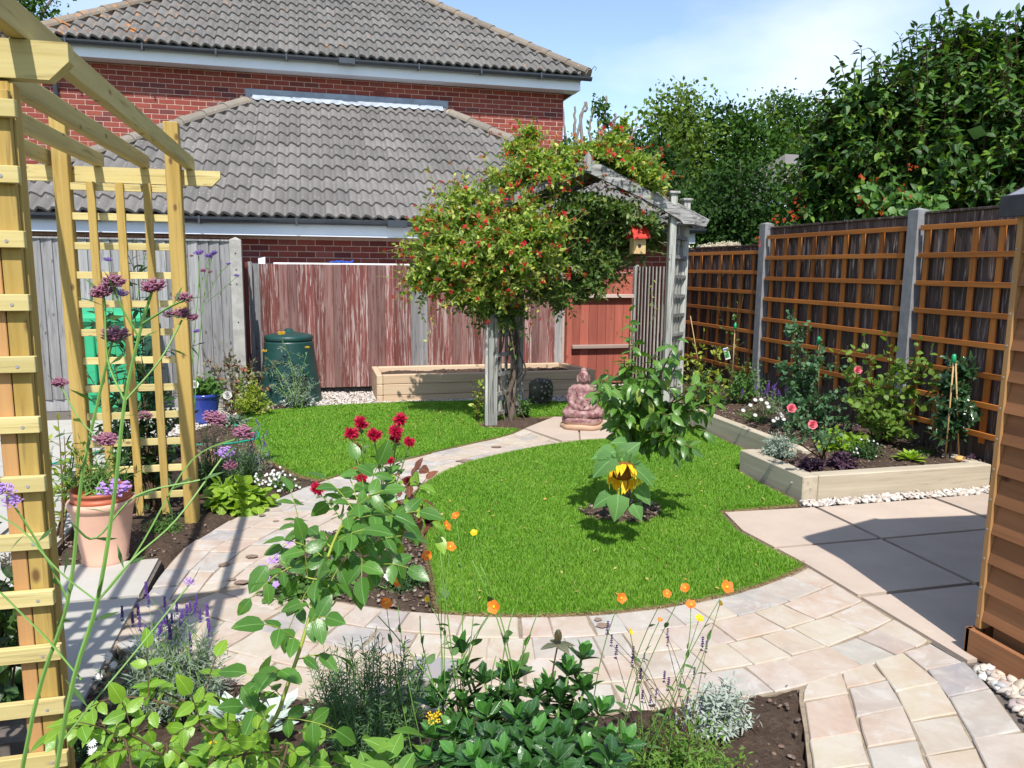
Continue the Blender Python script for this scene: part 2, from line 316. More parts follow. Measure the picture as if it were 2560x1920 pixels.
def slabm(name, c):
    b = NB(name); v = b.pos((1, 1, 1), 2.); k = b.math('ADD', b.math('MULTIPLY', b.rand(), .10), .95); n = b.noise(v, 3, 6, .65); col = b.mix(b.ramp(n, (.35, 0), (.7, 1)), tuple(x*.90 for x in c), tuple(x*1.06 for x in c)); n2 = b.noise(b.pos(), 140, 3, .8)
    col = b.mix(b.ramp(n2, (.62, 0), (.78, .35)), col, tuple(x*.55 for x in c)); col = b.mix(b.ramp(b.noise(b.pos(), 9, 6, .75, .6), (.60, 0), (.72, .28)), col, (c[0]*.6, c[1]*.55, c[2]*.5)); h = b.n('ShaderNodeHueSaturation'); b.l(col, h.inputs['Color']); b.l(k, h.inputs['Value']); b.bump(n2, .2, .002); return b.fin(h.outputs[0], .75, .3)
M['slab'] = slabm('buff_paving_slab_grit', (.475, .385, .315)); M['slab_grey'] = slabm('pale_grey_paving_slab_grit', (.42, .40, .36))
M['joint_d'] = plain('dark_slab_joint', (.14, .12, .105), .95, .1, .2, 30)
def soilm():
    b = NB('garden_soil'); v = b.pos(); n = b.noise(v, 35, 8, .75); col = b.mix(b.ramp(n, (.3, 0), (.75, 1)), (.040, .027, .020), (.135, .095, .070))
    col = b.mix(b.ramp(b.noise(v, 6, 4), (.45, 0), (.75, .6)), col, (.085, .055, .040)); col = b.mix(b.ramp(b.vor(v, 90), (.10, .5), (.2, 0)), col, (.22, .16, .12))
    b.bump(n, .9, .02); return b.fin(col, .95, .1)
M['soil'] = soilm(); M['earth'] = plain('far_ground', (.07, .09, .035), .95, .1, .3, 1.5)
def pebm(name, cs):
    b = NB(name); r = b.island(); k = len(cs); col = b.ramp(r, *[(i/(k-1), c) for i, c in enumerate(cs)])
    col = b.mix(b.ramp(b.noise(b.pos(), 90, 3), (.5, 0), (.8, .4)), col, (.3, .27, .23)); return b.fin(col, .6, .35)
M['gravel'] = pebm('pale_gravel', [(.52, .47, .42), (.62, .58, .53), (.42, .33, .28), (.66, .63, .58), (.35, .33, .32), (.57, .48, .40)])
M['cobble'] = pebm('mixed_cobbles', [(.50, .42, .36), (.62, .60, .55), (.40, .25, .20), (.36, .37, .38), (.60, .50, .38), (.30, .24, .22), (.66, .62, .56)])
M['clod'] = pebm('soil_crumbs', [(.05, .034, .026), (.09, .062, .045), (.13, .09, .065), (.16, .10, .07), (.30, .24, .19)])
M['turf'] = plain('turf_base', (.07, .15, .015), .95, .1, .4, 30, .5); M['turf_edge'] = plain('cut_turf_edge', (.15, .105, .055), .95, .1, .4, 40, .6)
def grassm():
    b = NB('lawn_grass_blades'); r = b.island(); v = b.pos(); col = b.mix(r, (.080, .225, .012), (.200, .395, .036))
    col = b.mix(b.ramp(b.noise(v, 1.6, 5, .6), (.38, 0), (.66, .45)), col, (.235, .40, .045)); col = b.mix(b.ramp(b.math('FRACT', b.math('MULTIPLY', r, 13.7)), (.975, 0), (.985, 1)), col, (.40, .33, .14))
    b.fin(col, .55, .3); tr = b.n('ShaderNodeBsdfTranslucent'); b.l(b.mix(1., col, (1.6, 1.6, .6), 'MULTIPLY'), tr.inputs[0]); ms = b.n('ShaderNodeMixShader'); ms.inputs[0].default_value = .3
    b.l(b.b.outputs[0], ms.inputs[1]); b.l(tr.outputs[0], ms.inputs[2]); b.l(ms.outputs[0], b.o.inputs[0]); return b.m
M['grass'] = grassm(); M['straw'] = leafm('dry_turf_fringe', (.36, .26, .13), (.20, .15, .07), .8, .15, .1)
M['terracotta'] = plain('pale_terracotta', (.60, .36, .26), .75, .25, .10, 6, .1); M['terracotta2'] = plain('red_plastic_pot', (.38, .10, .045), .5, .4, .1, 6); M['bluepot'] = plain('blue_glazed_pot', (.02, .04, .22), .2, .6, .15, 5)
M['bin'] = plain('dark_green_compost_plastic', (.013, .052, .046), .38, .45, .12, 4); M['wheelie'] = plain('green_bin_plastic', (.030, .34, .16), .45, .4, .1, 3); M['black'] = plain('black_plastic', (.015, .015, .017), .4, .4, .1, 5)
M['felt'] = plain('grey_roof_felt', (.20, .21, .25), .9, .2, .2, 60, .3); M['felt_d'] = plain('dark_felt_edge', (.045, .045, .05), .8, .2, .2, 20)
M['stem'] = plain('green_stem', (.13, .25, .05), .55, .3, .2, 15); M['stem_d'] = plain('brown_twig', (.10, .065, .035), .8, .2, .3, 15, .4); M['bark'] = plain('grey_brown_bark', (.115, .09, .07), .9, .2, .3, 12, .8); M['deadbark'] = plain('grey_bare_branch', (.19, .165, .15), .9, .2, .25, 3, .5)
M['cane'] = plain('bamboo_cane', (.50, .33, .15), .6, .3, .15, 10); M['white'] = plain('white_plastic', (.75, .75, .74), .4, .4, .03, 3); M['blue'] = plain('blue_canvas', (.02, .08, .42), .6, .3, .2, 10)
M['greencap'] = plain('green_cane_cap', (.01, .33, .13), .4, .4, .05, 5); M['yellowcap'] = plain('yellow_cane_cap', (.75, .60, .03), .4, .4, .05, 5); M['hose'] = plain('green_hose', (.01, .28, .17), .35, .5, .1, 5)
M['redpaint'] = plain('red_painted_roof', (.50, .035, .02), .45, .4, .08, 10); M['nestwood'] = plain('pale_nest_box_wood', (.55, .38, .17), .7, .3, .1, 12); M['bolt'] = plain('steel_bolt', (.30, .29, .28), .4, .6, .1, 10)
def buddham():
    b = NB('weathered_painted_stone'); v = b.pos(); n = b.noise(v, 16, 6, .7); col = b.mix(b.ramp(n, (.40, 0), (.62, 1)), (.16, .055, .060), (.38, .245, .225))
    z = b.n('ShaderNodeSeparateXYZ'); b.l(b.pos(), z.inputs[0]); col = b.mix(b.ramp(z.outputs[2], (.07, 1), (.10, 0)), col, (.45, .29, .19)); b.bump(b.noise(v, 70, 4), .4, .006); return b.fin(col, .6, .35)
M['buddha'] = buddham()
def rockm():
    b = NB('mossy_lichened_stone'); v = b.pos(); col = b.mix(b.ramp(b.noise(v, 10, 6, .7), (.35, 0), (.7, 1)), (.035, .032, .025), (.13, .12, .09)); col = b.mix(b.ramp(b.vor(v, 22), (.25, .8), (.34, 0)), col, (.33, .33, .27)); b.bump(b.noise(v, 20, 5), .6, .02); return b.fin(col, .95, .1)
M['rock'] = rockm()
# leaves and petals
LM = {}
LM['rose'] = leafm('rose_leaf', (.060, .165, .022), (.105, .250, .035), .32, .3, .5); LM['rose_lime'] = leafm('young_rose_leaf', (.14, .30, .025), (.25, .42, .04), .35, .35, .45)
LM['rose_red'] = leafm('bronze_rose_leaf', (.16, .055, .035), (.24, .10, .05), .3, .3, .5, tcol=(1.6, .8, .6)); LM['choisya'] = leafm('glossy_evergreen_leaf', (.018, .070, .014), (.040, .125, .022), .20, .12, .7)
LM['choisya_tip'] = leafm('fresh_evergreen_leaf', (.06, .20, .03), (.10, .28, .05), .25, .25, .55); LM['apple'] = leafm('apple_leaf', (.055, .150, .018), (.125, .260, .032), .33, .25, .5, (.30, .36, .06), .05)
LM['sunflower'] = leafm('sunflower_leaf', (.085, .20, .050), (.13, .28, .075), .5, .3, .25); LM['cherry'] = leafm('dark_tree_leaf', (.016, .058, .008), (.055, .140, .014), .45, .2, .3, (.15, .27, .025), .24)
LM['cherry_new'] = leafm('bronze_shoot_leaf', (.16, .07, .03), (.14, .16, .03), .35, .3, .4); LM['honey'] = leafm('honeysuckle_leaf', (.095, .19, .018), (.24, .36, .035), .4, .3, .4, (.48, .52, .10), .28)
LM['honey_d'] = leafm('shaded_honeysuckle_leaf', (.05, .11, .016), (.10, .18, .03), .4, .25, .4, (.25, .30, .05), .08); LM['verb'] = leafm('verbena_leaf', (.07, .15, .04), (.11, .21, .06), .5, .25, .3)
LM['lime'] = leafm('lime_leaf', (.20, .34, .03), (.32, .47, .05), .45, .35, .35); LM['silver'] = leafm('silver_leaf', (.30, .36, .30), (.48, .54, .46), .8, .15, .15, tcol=(1.1, 1.15, 1.))
LM['silver2'] = leafm('grey_green_leaf', (.16, .22, .15), (.28, .34, .25), .7, .15, .2, tcol=(1.1, 1.15, 1.)); LM['rosemary'] = leafm('rosemary_needle', (.05, .12, .045), (.13, .22, .10), .5, .1, .3); LM['mid'] = leafm('mid_green_leaf', (.05, .13, .022), (.10, .21, .035), .42, .25, .4)
LM['dark'] = leafm('dark_green_leaf', (.022, .065, .018), (.05, .115, .025), .35, .2, .45); LM['yellowgreen'] = leafm('golden_green_leaf', (.20, .27, .025), (.34, .40, .05), .45, .3, .35); LM['blue'] = leafm('blue_green_rose_leaf', (.05, .13, .055), (.09, .19, .08), .45, .2, .35)
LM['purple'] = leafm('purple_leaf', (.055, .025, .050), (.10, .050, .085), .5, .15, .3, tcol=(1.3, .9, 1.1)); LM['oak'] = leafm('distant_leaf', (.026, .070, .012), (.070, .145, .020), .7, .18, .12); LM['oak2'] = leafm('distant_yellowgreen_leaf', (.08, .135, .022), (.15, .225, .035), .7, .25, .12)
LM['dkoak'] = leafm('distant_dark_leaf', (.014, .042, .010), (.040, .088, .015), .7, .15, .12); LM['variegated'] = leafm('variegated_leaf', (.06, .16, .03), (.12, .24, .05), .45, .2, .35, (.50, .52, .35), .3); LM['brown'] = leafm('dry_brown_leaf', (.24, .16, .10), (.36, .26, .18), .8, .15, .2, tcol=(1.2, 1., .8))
LM['bronze'] = leafm('photinia_leaf', (.10, .11, .06), (.20, .19, .12), .35, .25, .4, (.40, .10, .06), .18)
def petal(n, a, b_, tr=.3): return leafm(n, a, b_, .55, tr, .3, tcol=(1.2, 1.1, 1.1))
PM = dict(orange=petal('orange_petal', (.80, .17, .02), (.90, .30, .03)), yellow=petal('yellow_petal', (.85, .52, .01), (.95, .68, .03)), crimson=petal('crimson_petal', (.50, .010, .055), (.72, .03, .11)), lilac=petal('lilac_petal', (.42, .24, .62), (.58, .38, .76)), mauve=petal('faded_mauve_floret', (.28, .10, .13), (.48, .22, .34)),
          purple=petal('violet_petal', (.14, .06, .34), (.26, .14, .50)), dpurple=petal('deep_purple_petal', (.05, .02, .13), (.11, .04, .24)), white=petal('white_petal', (.75, .75, .72), (.85, .85, .82)), pink=petal('pink_rose_petal', (.85, .14, .22), (.90, .38, .42)), red=petal('scarlet_flower', (.55, .010, .022), (.74, .025, .045)), scarlet=petal('orange_scarlet_flower', (.75, .06, .02), (.85, .14, .03)), deepred=petal('dark_rose_petal', (.16, .02, .02), (.26, .05, .04)), cream=petal('cream_flower', (.65, .58, .42), (.75, .70, .55)))
PM['eye'] = plain('brown_flower_disc', (.20, .085, .02), .9, .1, .3, 60, .5); PM['yeye'] = plain('yellow_flower_eye', (.70, .45, .02), .8, .1, .1, 40)
# ================================================================ SETTING: ground, soil, lawns, gravel, paving
g = MB(); g.box(-400, 400, -200, 600, -.30, -.16); g.build('ground', M['earth'], kind='structure')
AC = (1.32, 5.16)
def arc(R, xa, xb, n=26): return [(x, AC[1]-math.sqrt(R*R-(x-AC[0])**2)) for x in np.linspace(xa, xb, n)]
E_left = curve_pts([(-.79, 3.3), (-.77, 3.83), (-.72, 4.2), (-.6, 4.5), (-.475, 4.74), (-.27, 5.03), (-.01, 5.38), (.36, 5.66), (.74, 5.94), (1.17, 6.25), (1.62, 6.54), (1.86, 6.82)], 6)
E_right = curve_pts([(-.34, 3.69), (-.10, 4.05), (.2, 4.45), (.50, 4.78), (.65, 5.1), (.89, 5.48), (1.28, 5.82), (1.73, 6.06), (2.19, 6.21)], 6)
MIDBED = [(-.34, 3.68)]+[tuple(p) for p in E_right[:20]]+[(.56, 4.70), (.53, 4.1), (.50, 3.6)]+arc(2.19, .46, -.30, 10)
LAWN_R = arc(2.19, 2.40, .47)+[(.50, 3.6), (.53, 4.1), (.56, 4.76)]+[tuple(p) for p in E_right[20:]]+[(2.6, 6.24), (2.99, 6.27), (2.99, 6.78), (3.2, 7.15), (3.47, 7.6), (3.47, 5.08), (3.02, 5.02), (3.02, 4.24), (2.98, 4.17), (2.42, 4.15), (2.345, 3.81), (2.37, 3.5)]
LAWN_L = [(-.84, 7.88), (-.72, 8.05), (-.5, 8.2), (-.23, 8.29), (.2, 8.40), (.62, 8.46), (1.1, 8.44), (1.56, 8.37), (2.1, 8.27), (2.75, 8.12), (3.3, 8.0), (3.42, 7.62), (2.96, 6.86), (2.62, 7.22), (2.3, 7.32), (1.95, 7.28), (1.50, 7.12), (1.50, 6.95), (1.84, 6.80)]+[tuple(p) for p in E_left[::-1] if p[1] > 5.41 and p[0] < 1.75]+[(-.03, 5.42), (-.16, 5.55), (-.31, 5.87), (-.465, 6.19), (-.587, 6.886), (-.75, 7.42)]
LANDING = [(1.84, 6.80), (2.3, 7.30), (2.6, 7.20), (2.97, 6.80), (2.97, 6.28), (2.6, 6.24), (2.19, 6.22), (2.02, 6.2)]
BED_N = [(-.80, 3.00)]+arc(2.905, -.70, 1.68, 24)+[(1.64, 2.22), (1.52, 2.02), (1.42, 1.86), (1.25, 1.55), (1.05, 1.2), (.8, .9), (.6, .3), (-1.9, .3), (-1.9, 2.2), (-.9, 2.3)]
BED_L = [(-1.35, 4.12), (-.77, 4.10), (-.70, 4.3)]+[tuple(p) for p in E_left if 4.3 < p[1] < 5.4]+[(-.16, 5.55), (-.31, 5.87), (-.465, 6.19), (-.587, 6.886), (-.75, 7.42), (-.84, 7.88), (-.72, 8.05), (-.5, 8.2), (-.1, 8.32), (-.1, 8.6), (-.7, 8.6), (-.95, 7.9), (-1.1, 7.2), (-1.3, 6.2), (-1.35, 5)]
HARD = []
# soil sheet: relief inside the beds, sunk elsewhere
def sheet(name, polys, x0, x1, y0, y1, res, zt, amp, m, zlow=-.09, parent=None, seed=3):
    nx, ny = int((x1-x0)/res), int((y1-y0)/res); X, Y = np.meshgrid(np.linspace(x0, x1, nx), np.linspace(y0, y1, ny)); Z = np.full(X.shape, zlow)
    for P in polys:
        i = inpoly(P, X, Y); d = pdist(P, X, Y); h = zt+np.minimum(d, .12)/.12*.02+amp*(.5*smoothn(X, Y, 9, 7, seed)+.35*smoothn(X, Y, 30, 7, seed+1)+.25*np.random.RandomState(seed).randn(*X.shape))
        Z = np.where(i, h, Z)
    V = np.stack([X, Y, Z], -1).reshape(-1, 3); a = (np.arange(ny-1)[:, None]*nx+np.arange(nx-1)[None]).ravel(); F = np.stack([a, a+1, a+nx+1, a+nx], 1)
    me = npmesh(name, V, [F], True); return link(name, me, m, parent, 'structure')
sheet('soil', [BED_N, BED_L, MIDBED, [(1.52, 6.9), (2.12, 7.2), (2.25, 7.75), (1.55, 7.5)]], -4.2, 5.2, .2, 9.6, .028, -.004, .016, M['soil'])
def scatter_pebbles(poly, n, s0, s1, z, m, name, label=None, kind='stuff', parent=None, seed=5, flat=.55, layers=1):
    q = np.random.RandomState(seed); P = np.array(poly); lo, hi = P.min(0), P.max(0); X = q.uniform(lo[0], hi[0], n*25); Y = q.uniform(lo[1], hi[1], n*25); i = np.where(inpoly(poly, X, Y))[0][:n]; X, Y = X[i], Y[i]; k = len(X)
    e = MB(); e.ell((0, 0, 0), (1, 1, 1), 6, 4); B = np.concatenate(e.V); Fs = [np.concatenate(F) for F in e.F.values()]
    S = q.uniform(s0, s1, k)[:, None]*np.stack([np.ones(k), q.uniform(.6, 1, k), q.uniform(flat*.6, flat, k)], 1); A = q.uniform(0, 6.28, k); V = B[None]*S[:, None]*(1+.18*q.randn(k, len(B), 1))
    T = q.randn(k, 1, 2)*.3; V[..., 2:] += V[..., :1]*T[..., :1]+V[..., 1:2]*T[..., 1:]
    c, s_ = np.cos(A)[:, None], np.sin(A)[:, None]; x = V[..., 0]*c-V[..., 1]*s_; y = V[..., 0]*s_+V[..., 1]*c
    V = np.stack([x+X[:, None], y+Y[:, None], V[..., 2]+z+q.uniform(0, s1*.5, k)[:, None]], -1); o = (np.arange(k)*len(B))[:, None, None]
    me = npmesh(name, V.reshape(-1, 3), [(F[None]+o).reshape(-1, F.shape[1]) for F in Fs], True); ob = link(name, me, m, parent, kind)
    if label: ob['label'] = label[0]; ob['category'] = label[1]
    return ob
for i, (P, n) in enumerate(((BED_N, 2600), (MIDBED, 1300), (BED_L, 1500))): scatter_pebbles(P, n, .004, .013, .012, M['clod'], 'soil_crumbs', ('dark crumbs and little stones on the '+('nearest flower bed', 'pointed bed inside the path', 'bed beside the left lawn')[i], 'soil crumbs'), seed=i+1)
# lawns
def inset(poly, d):
    P = np.array(poly, float); n = len(P); A = sum(P[i][0]*P[(i+1) % n][1]-P[(i+1) % n][0]*P[i][1] for i in range(n)); o = []
    for i in range(n):
        a, b, c = P[i-1], P[i], P[(i+1) % n]; u = (b-a)/(np.hypot(*(b-a))+1e-9); v = (c-b)/(np.hypot(*(c-b))+1e-9); m = np.array([-(u+v)[1], (u+v)[0]])*(1 if A > 0 else -1); m /= np.hypot(*m)+1e-9; o.append(tuple(b+m*d))
    return o
LAWN_R = inset(LAWN_R, .020); LAWN_L = inset(LAWN_L, .020)
b = MB(); b.prism(inset(LAWN_R, -.026), -.1, -.004); b.prism(inset(LAWN_L, -.026), -.1, -.004); b.build('lawn_edging_soil', M['soil'], kind='structure')
def lawn(name, poly, n, seed, label):
    b = MB(); b.prism(poly, -.10, .012); o = b.build(name, M['turf'], kind='structure')
    q = np.random.RandomState(seed); P = np.array(poly); lo, hi = P.min(0), P.max(0); X = np.zeros(0); Y = np.zeros(0)
    while len(X) < n:
        x = q.uniform(lo[0], hi[0], n); y = q.uniform(lo[1], hi[1], n); i = inpoly(poly, x, y); i &= pdist(poly, x, y) > .012+.012*(smoothn(x, y, 40, 5, 3) > .2)*q.rand(n); X = np.append(X, x[i]); Y = np.append(Y, y[i])
    X, Y = X[:n], Y[:n]; d = pdist(poly, X, Y); far = np.hypot(X, Y)
    H = q.uniform(.014, .032, n)*(1+.25*smoothn(X, Y, 5, 6, seed))*np.where(d < .03, .8, 1); Wd = .0015*np.clip(far/3.2, 1, 3.0)*q.uniform(.8, 1.3, n)
    a = q.uniform(0, 6.28, n); wx, wy = np.cos(a)*Wd, np.sin(a)*Wd; l = q.uniform(.15, .75, n)*H; la = a+1.57+q.randn(n)*.5; lx, ly = np.cos(la)*l, np.sin(la)*l; z0 = .008
    V = np.stack([np.stack([X-wx, Y-wy, z0+0*X], 1), np.stack([X+wx, Y+wy, z0+0*X], 1), np.stack([X-wx*.8+lx*.35, Y-wy*.8+ly*.35, z0+H*.6], 1), np.stack([X+wx*.8+lx*.35, Y+wy*.8+ly*.35, z0+H*.6], 1), np.stack([X+lx, Y+ly, z0+H], 1)], 1)
    o_ = np.arange(n)[:, None]*5; go = link('grass', npmesh('grass', V.reshape(-1, 3), [o_+[0, 1, 3, 2], o_+[2, 3, 4]]), M['grass'], None, 'stuff'); go['label'] = label; go['category'] = 'grass'
    # ragged dry fringe at the cut edge
    e = int(1000*sum(np.hypot(*(P[i]-P[i-1])) for i in range(len(P)))); seg = q.randint(0, len(P), e*1); ln = np.array([np.hypot(*(P[(i+1) % len(P)]-P[i])) for i in range(len(P))]); seg = q.choice(len(P), e, p=ln/ln.sum()); t = q.rand(e)
    A = P[seg]; B = P[(seg+1) % len(P)]; tang = (B-A)/np.maximum(1e-6, np.hypot(*(B-A).T))[:, None]; nrm = np.stack([tang[:, 1], -tang[:, 0]], 1)
    if sum(P[i][0]*P[(i+1) % len(P)][1]-P[(i+1) % len(P)][0]*P[i][1] for i in range(len(P))) < 0: nrm = -nrm
    c = A+(B-A)*t[:, None]+nrm*q.uniform(-.020, .022, (e, 1)); dn = nrm*q.uniform(.002, .020, (e, 1))+tang*q.randn(e, 1)*.014; w = tang*.0022
    zz = q.uniform(-.005, .018, e)
    V = np.stack([np.column_stack([c-w, zz]), np.column_stack([c+w, zz]), np.column_stack([c+dn, zz+q.uniform(-.012, .012, e)])], 1); fo = link('turf_fringe', npmesh('turf_fringe', V.reshape(-1, 3), [np.arange(e)[:, None]*3+[0, 1, 2]]), M['straw'], None, 'stuff'); fo['label'] = 'dry straw coloured roots fringing the '+('near' if 'R' in label or 'round' in label else 'far')+' lawn'; fo['category'] = 'grass edge'
lawn('lawn', LAWN_R, 330000, 11, 'bright green mown grass of the large rounded lawn with the sunflower')
lawn('lawn', LAWN_L, 140000, 12, 'mown grass of the far lawn between the bin and the arch')
b = MB()
for P in (LAWN_R, LAWN_L):
    Pn = np.array(P); b.tube(np.column_stack([np.vstack([Pn, Pn[:1]]), np.full(len(Pn)+1, -.008)]), .017, 5)
b.build('turf_edge', M['turf_edge'], kind='structure')
# fallen leaves and clover on the lawns
q = np.random.RandomState(4); b = MB()
for i in range(320):
    if i < 150: x, y = q.uniform(.5, 3.2), q.uniform(3.0, 6.2); ok = inpoly(LAWN_R, np.array(x), np.array(y))
    else: x, y = q.normal(1.5, .7), q.normal(7.3, .5); ok = inpoly(LAWN_L, np.array(x), np.array(y))
    if not ok: continue
    s = q.uniform(.006, .014); a = q.rand()*6.28; u = np.array([math.cos(a), math.sin(a), q.randn()*.3])*s; v = np.array([-math.sin(a), math.cos(a), q.randn()*.3])*s*.6; c = np.array([x, y, .036])
    b.add([c-u, c-v, c+u, c+v], [[0, 1, 2, 3]])
o = b.build('fallen_leaves', leafm('fallen_yellow_leaf', (.42, .26, .05), (.50, .42, .16), .7, .1, .2), kind='stuff'); o['label'] = 'small yellow and brown leaves lying on the lawns'; o['category'] = 'fallen leaves'
# gravel at the back, beside the bed and under the shed
GR = [(-1.3, 7.0), (-1.0, 7.6), (-.85, 8.0), (-.5, 8.32), (.2, 8.42), (.6, 8.48), (1.1, 8.46), (1.6, 8.39), (2.75, 8.14), (3.35, 8.0), (3.48, 7.6), (3.48, 8.3), (4.0, 8.4), (3.9, 9.3), (-.7, 9.3), (-.8, 8.62), (-1.3, 8.6)]
b = MB(); b.prism(GR, -.1, -.004); b.build('gravel_base', M['joint'], kind='structure')
scatter_pebbles(GR, 9500, .008, .019, .002, M['gravel'], 'gravel', ('pale stone chippings spread between the far lawn and the red fence', 'gravel'), seed=21)
b = MB(); b.prism([(3.0, 4.10), (4.9, 4.10), (4.9, 4.24), (3.0, 4.24)], -.1, -.006); b.prism([(2.36, 2.24), (2.48, 2.24), (2.48, .6), (1.4, .6), (1.62, 1.0), (2.0, 1.5), (2.216, 1.84), (2.33, 2.07)], -.1, -.004); b.build('gravel_base', M['joint_d'], kind='structure')
scatter_pebbles([(3.02, 4.13), (4.55, 4.13), (4.55, 4.235), (3.02, 4.235)], 420, .010, .027, .004, M['gravel'], 'gravel', ('narrow strip of larger pale pebbles along the front of the raised bed', 'gravel'), seed=22)
scatter_pebbles([(2.38, 2.20), (2.47, 2.24), (2.47, .6), (1.5, .6), (1.72, 1.0), (2.03, 1.5), (2.25, 1.84), (2.36, 2.07)], 2600, .012, .030, .006, M['cobble'], 'cobbles', ('rounded multicoloured pebbles between the curved path and the shed plinth', 'pebbles'), seed=23)
# setts: every stone its own object
base = MB(); ring_out = arc(2.93, 2.42, -.82, 30); ring_in = arc(2.18, -.34, 2.42, 30)
base.prism([(-.82, 3.5), (-.35, 3.72)]+ring_in+ring_out, -.1, .002)
Lw = [(1.70, 2.28), (1.61, 2.18), (1.52, 2.02), (1.42, 1.86), (1.25, 1.55), (1.05, 1.2), (.8, .9)]; Rw = [(2.385, 2.42), (2.395, 2.22), (2.33, 2.07), (2.216, 1.84), (2.0, 1.5), (1.75, 1.15), (1.5, .9)]
base.prism([(a, b_+.03) for a, b_ in Lw[:1]]+Lw[1:]+Rw[::-1], -.1, .001); base.prism([tuple(p) for p in E_left]+[(1.95, 6.75), (2.1, 6.2)]+[tuple(p) for p in E_right[::-1]], -.1, .001)
path = base.build('path', M['joint'], kind='structure')
path_parts = []
def sett(quad, h=.009):
    P = np.array(quad, float)+rs.randn(4, 2)*.003; c = P.mean(0); P = c+(P-c)*(1-.0045/np.maximum(.05, np.hypot(*(P-c).T)))[:, None]; h = h+rs.randn()*.0015
    m8 = []                                            # chipped outline: mid points wobble
    for i in range(4): m8.append(P[i]*.93+P[i-1]*.0+c*.07 if 0 else P[i]); m8.append((P[i]+P[(i+1) % 4])/2+rs.randn(2)*.0028)
    O = np.array(m8); I = c+(O-c)*.955; tilt = rs.randn(2)*.006
    V = [(p[0], p[1], -.02) for p in O]+[(p[0], p[1], h-.004) for p in O]+[(p[0], p[1], h+(p-c)@tilt) for p in I]
    F = [[i, (i+1) % 8, 8+(i+1) % 8, 8+i] for i in range(8)]+[[8+i, 8+(i+1) % 8, 16+(i+1) % 8, 16+i] for i in range(8)]
    k = len(path_parts) % 1
    o = link('sett', npmesh('sett', V, [F, [list(range(16, 24))]]), M['sett'], path); path_parts.append(o)
def cw(o): return o
for k in range(4):                                     # ring of four courses round the lawn
    Ra, Rb = 2.195+.1815*k, 2.195+.1815*(k+1); Rm = (Ra+Rb)/2; t = math.pi*1.5-math.asin(min(1, 2.13/Rm))-.02+rs.rand()*.03; te = math.pi*1.5+math.asin(min(1, 1.073/Ra))
    while t < te:
        w = rnd.choice([.13, .18, .18, .25])/Rm; t2 = t+w
        if te-t2 < .05: t2 = te
        def cr(R, a):
            x, y = AC[0]+R*math.cos(a), AC[1]+R*math.sin(a)
            return (2.393, AC[1]-math.sqrt(R*R-(2.393-AC[0])**2)) if x > 2.393 or (t2 == te and a == te) else (max(-.81, x), y)
        c = (AC[0]+Rm*math.cos((t+t2)/2), AC[1]+Rm*math.sin((t+t2)/2))
        if c[0] > -.80 and not (c[0] < -.27 and c[1] > 3.66+.28*(c[0]+.34)):
            sett([cr(R, a) for R, a in ((Rb, t), (Rb, t2), (Ra, t2), (Ra, t))])
        t = t2
def strip(A, B, rows, lens, lat=0):
    A = np.array(A); B = np.array(B); Mi = (A+B)/2; s = np.concatenate([[0], np.cumsum(np.hypot(*np.diff(Mi, axis=0).T))]); tot = s[-1]
    sa = np.linspace(0, 1, len(A))
    def pt(k, d): u = d/tot*(1); ax = np.interp(d, s, A[:, 0]); ay = np.interp(d, s, A[:, 1]); bx = np.interp(d, s, B[:, 0]); by = np.interp(d, s, B[:, 1]); return (ax+(bx-ax)*k, ay+(by-ay)*k)
    for r in range(rows):
        d = 0; k0, k1 = r/rows, (r+1)/rows; first = True
        while d < tot-.01:
            l = rnd.choice(lens)*(.55+.45*rnd.random() if first else 1); first = False; e = min(tot, d+l)
            if tot-e < .06: e = tot
            sett([pt(k0, d), pt(k1, d), pt(k1, e), pt(k0, e)]); d = e
rsamp = lambda P, n: np.column_stack([np.interp(np.linspace(0, 1, n), np.linspace(0, 1, len(P)), np.array(P)[:, j]) for j in (0, 1)])
strip(rsamp([(-.79, 3.50)]+[tuple(p) for p in E_left[6:]], 50), rsamp([tuple(p) for p in E_right[:-1]]+[(2.02, 6.17)], 50), 4, [.15, .20, .20, .26])
strip(rsamp([(a+.012, b_) for a, b_ in Lw], 30), rsamp(Rw, 30), 4, [.15, .19, .19, .24])
# damp brown stains: thin sheets darker than the stone
b = MB()
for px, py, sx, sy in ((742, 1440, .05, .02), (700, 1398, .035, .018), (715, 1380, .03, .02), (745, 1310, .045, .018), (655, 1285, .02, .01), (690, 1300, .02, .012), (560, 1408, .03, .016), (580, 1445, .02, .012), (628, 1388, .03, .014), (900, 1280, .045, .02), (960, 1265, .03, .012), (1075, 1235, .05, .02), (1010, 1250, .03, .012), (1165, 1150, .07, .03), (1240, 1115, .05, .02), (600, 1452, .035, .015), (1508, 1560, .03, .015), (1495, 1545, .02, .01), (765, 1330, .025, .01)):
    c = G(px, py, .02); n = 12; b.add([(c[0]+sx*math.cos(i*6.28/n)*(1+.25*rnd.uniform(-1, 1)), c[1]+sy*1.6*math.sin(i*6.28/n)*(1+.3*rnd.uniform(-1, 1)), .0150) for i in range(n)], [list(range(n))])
b.build('water_stain', plain('damp_stone_stain', (.235, .165, .125), .6, .3, .2, 30), path)
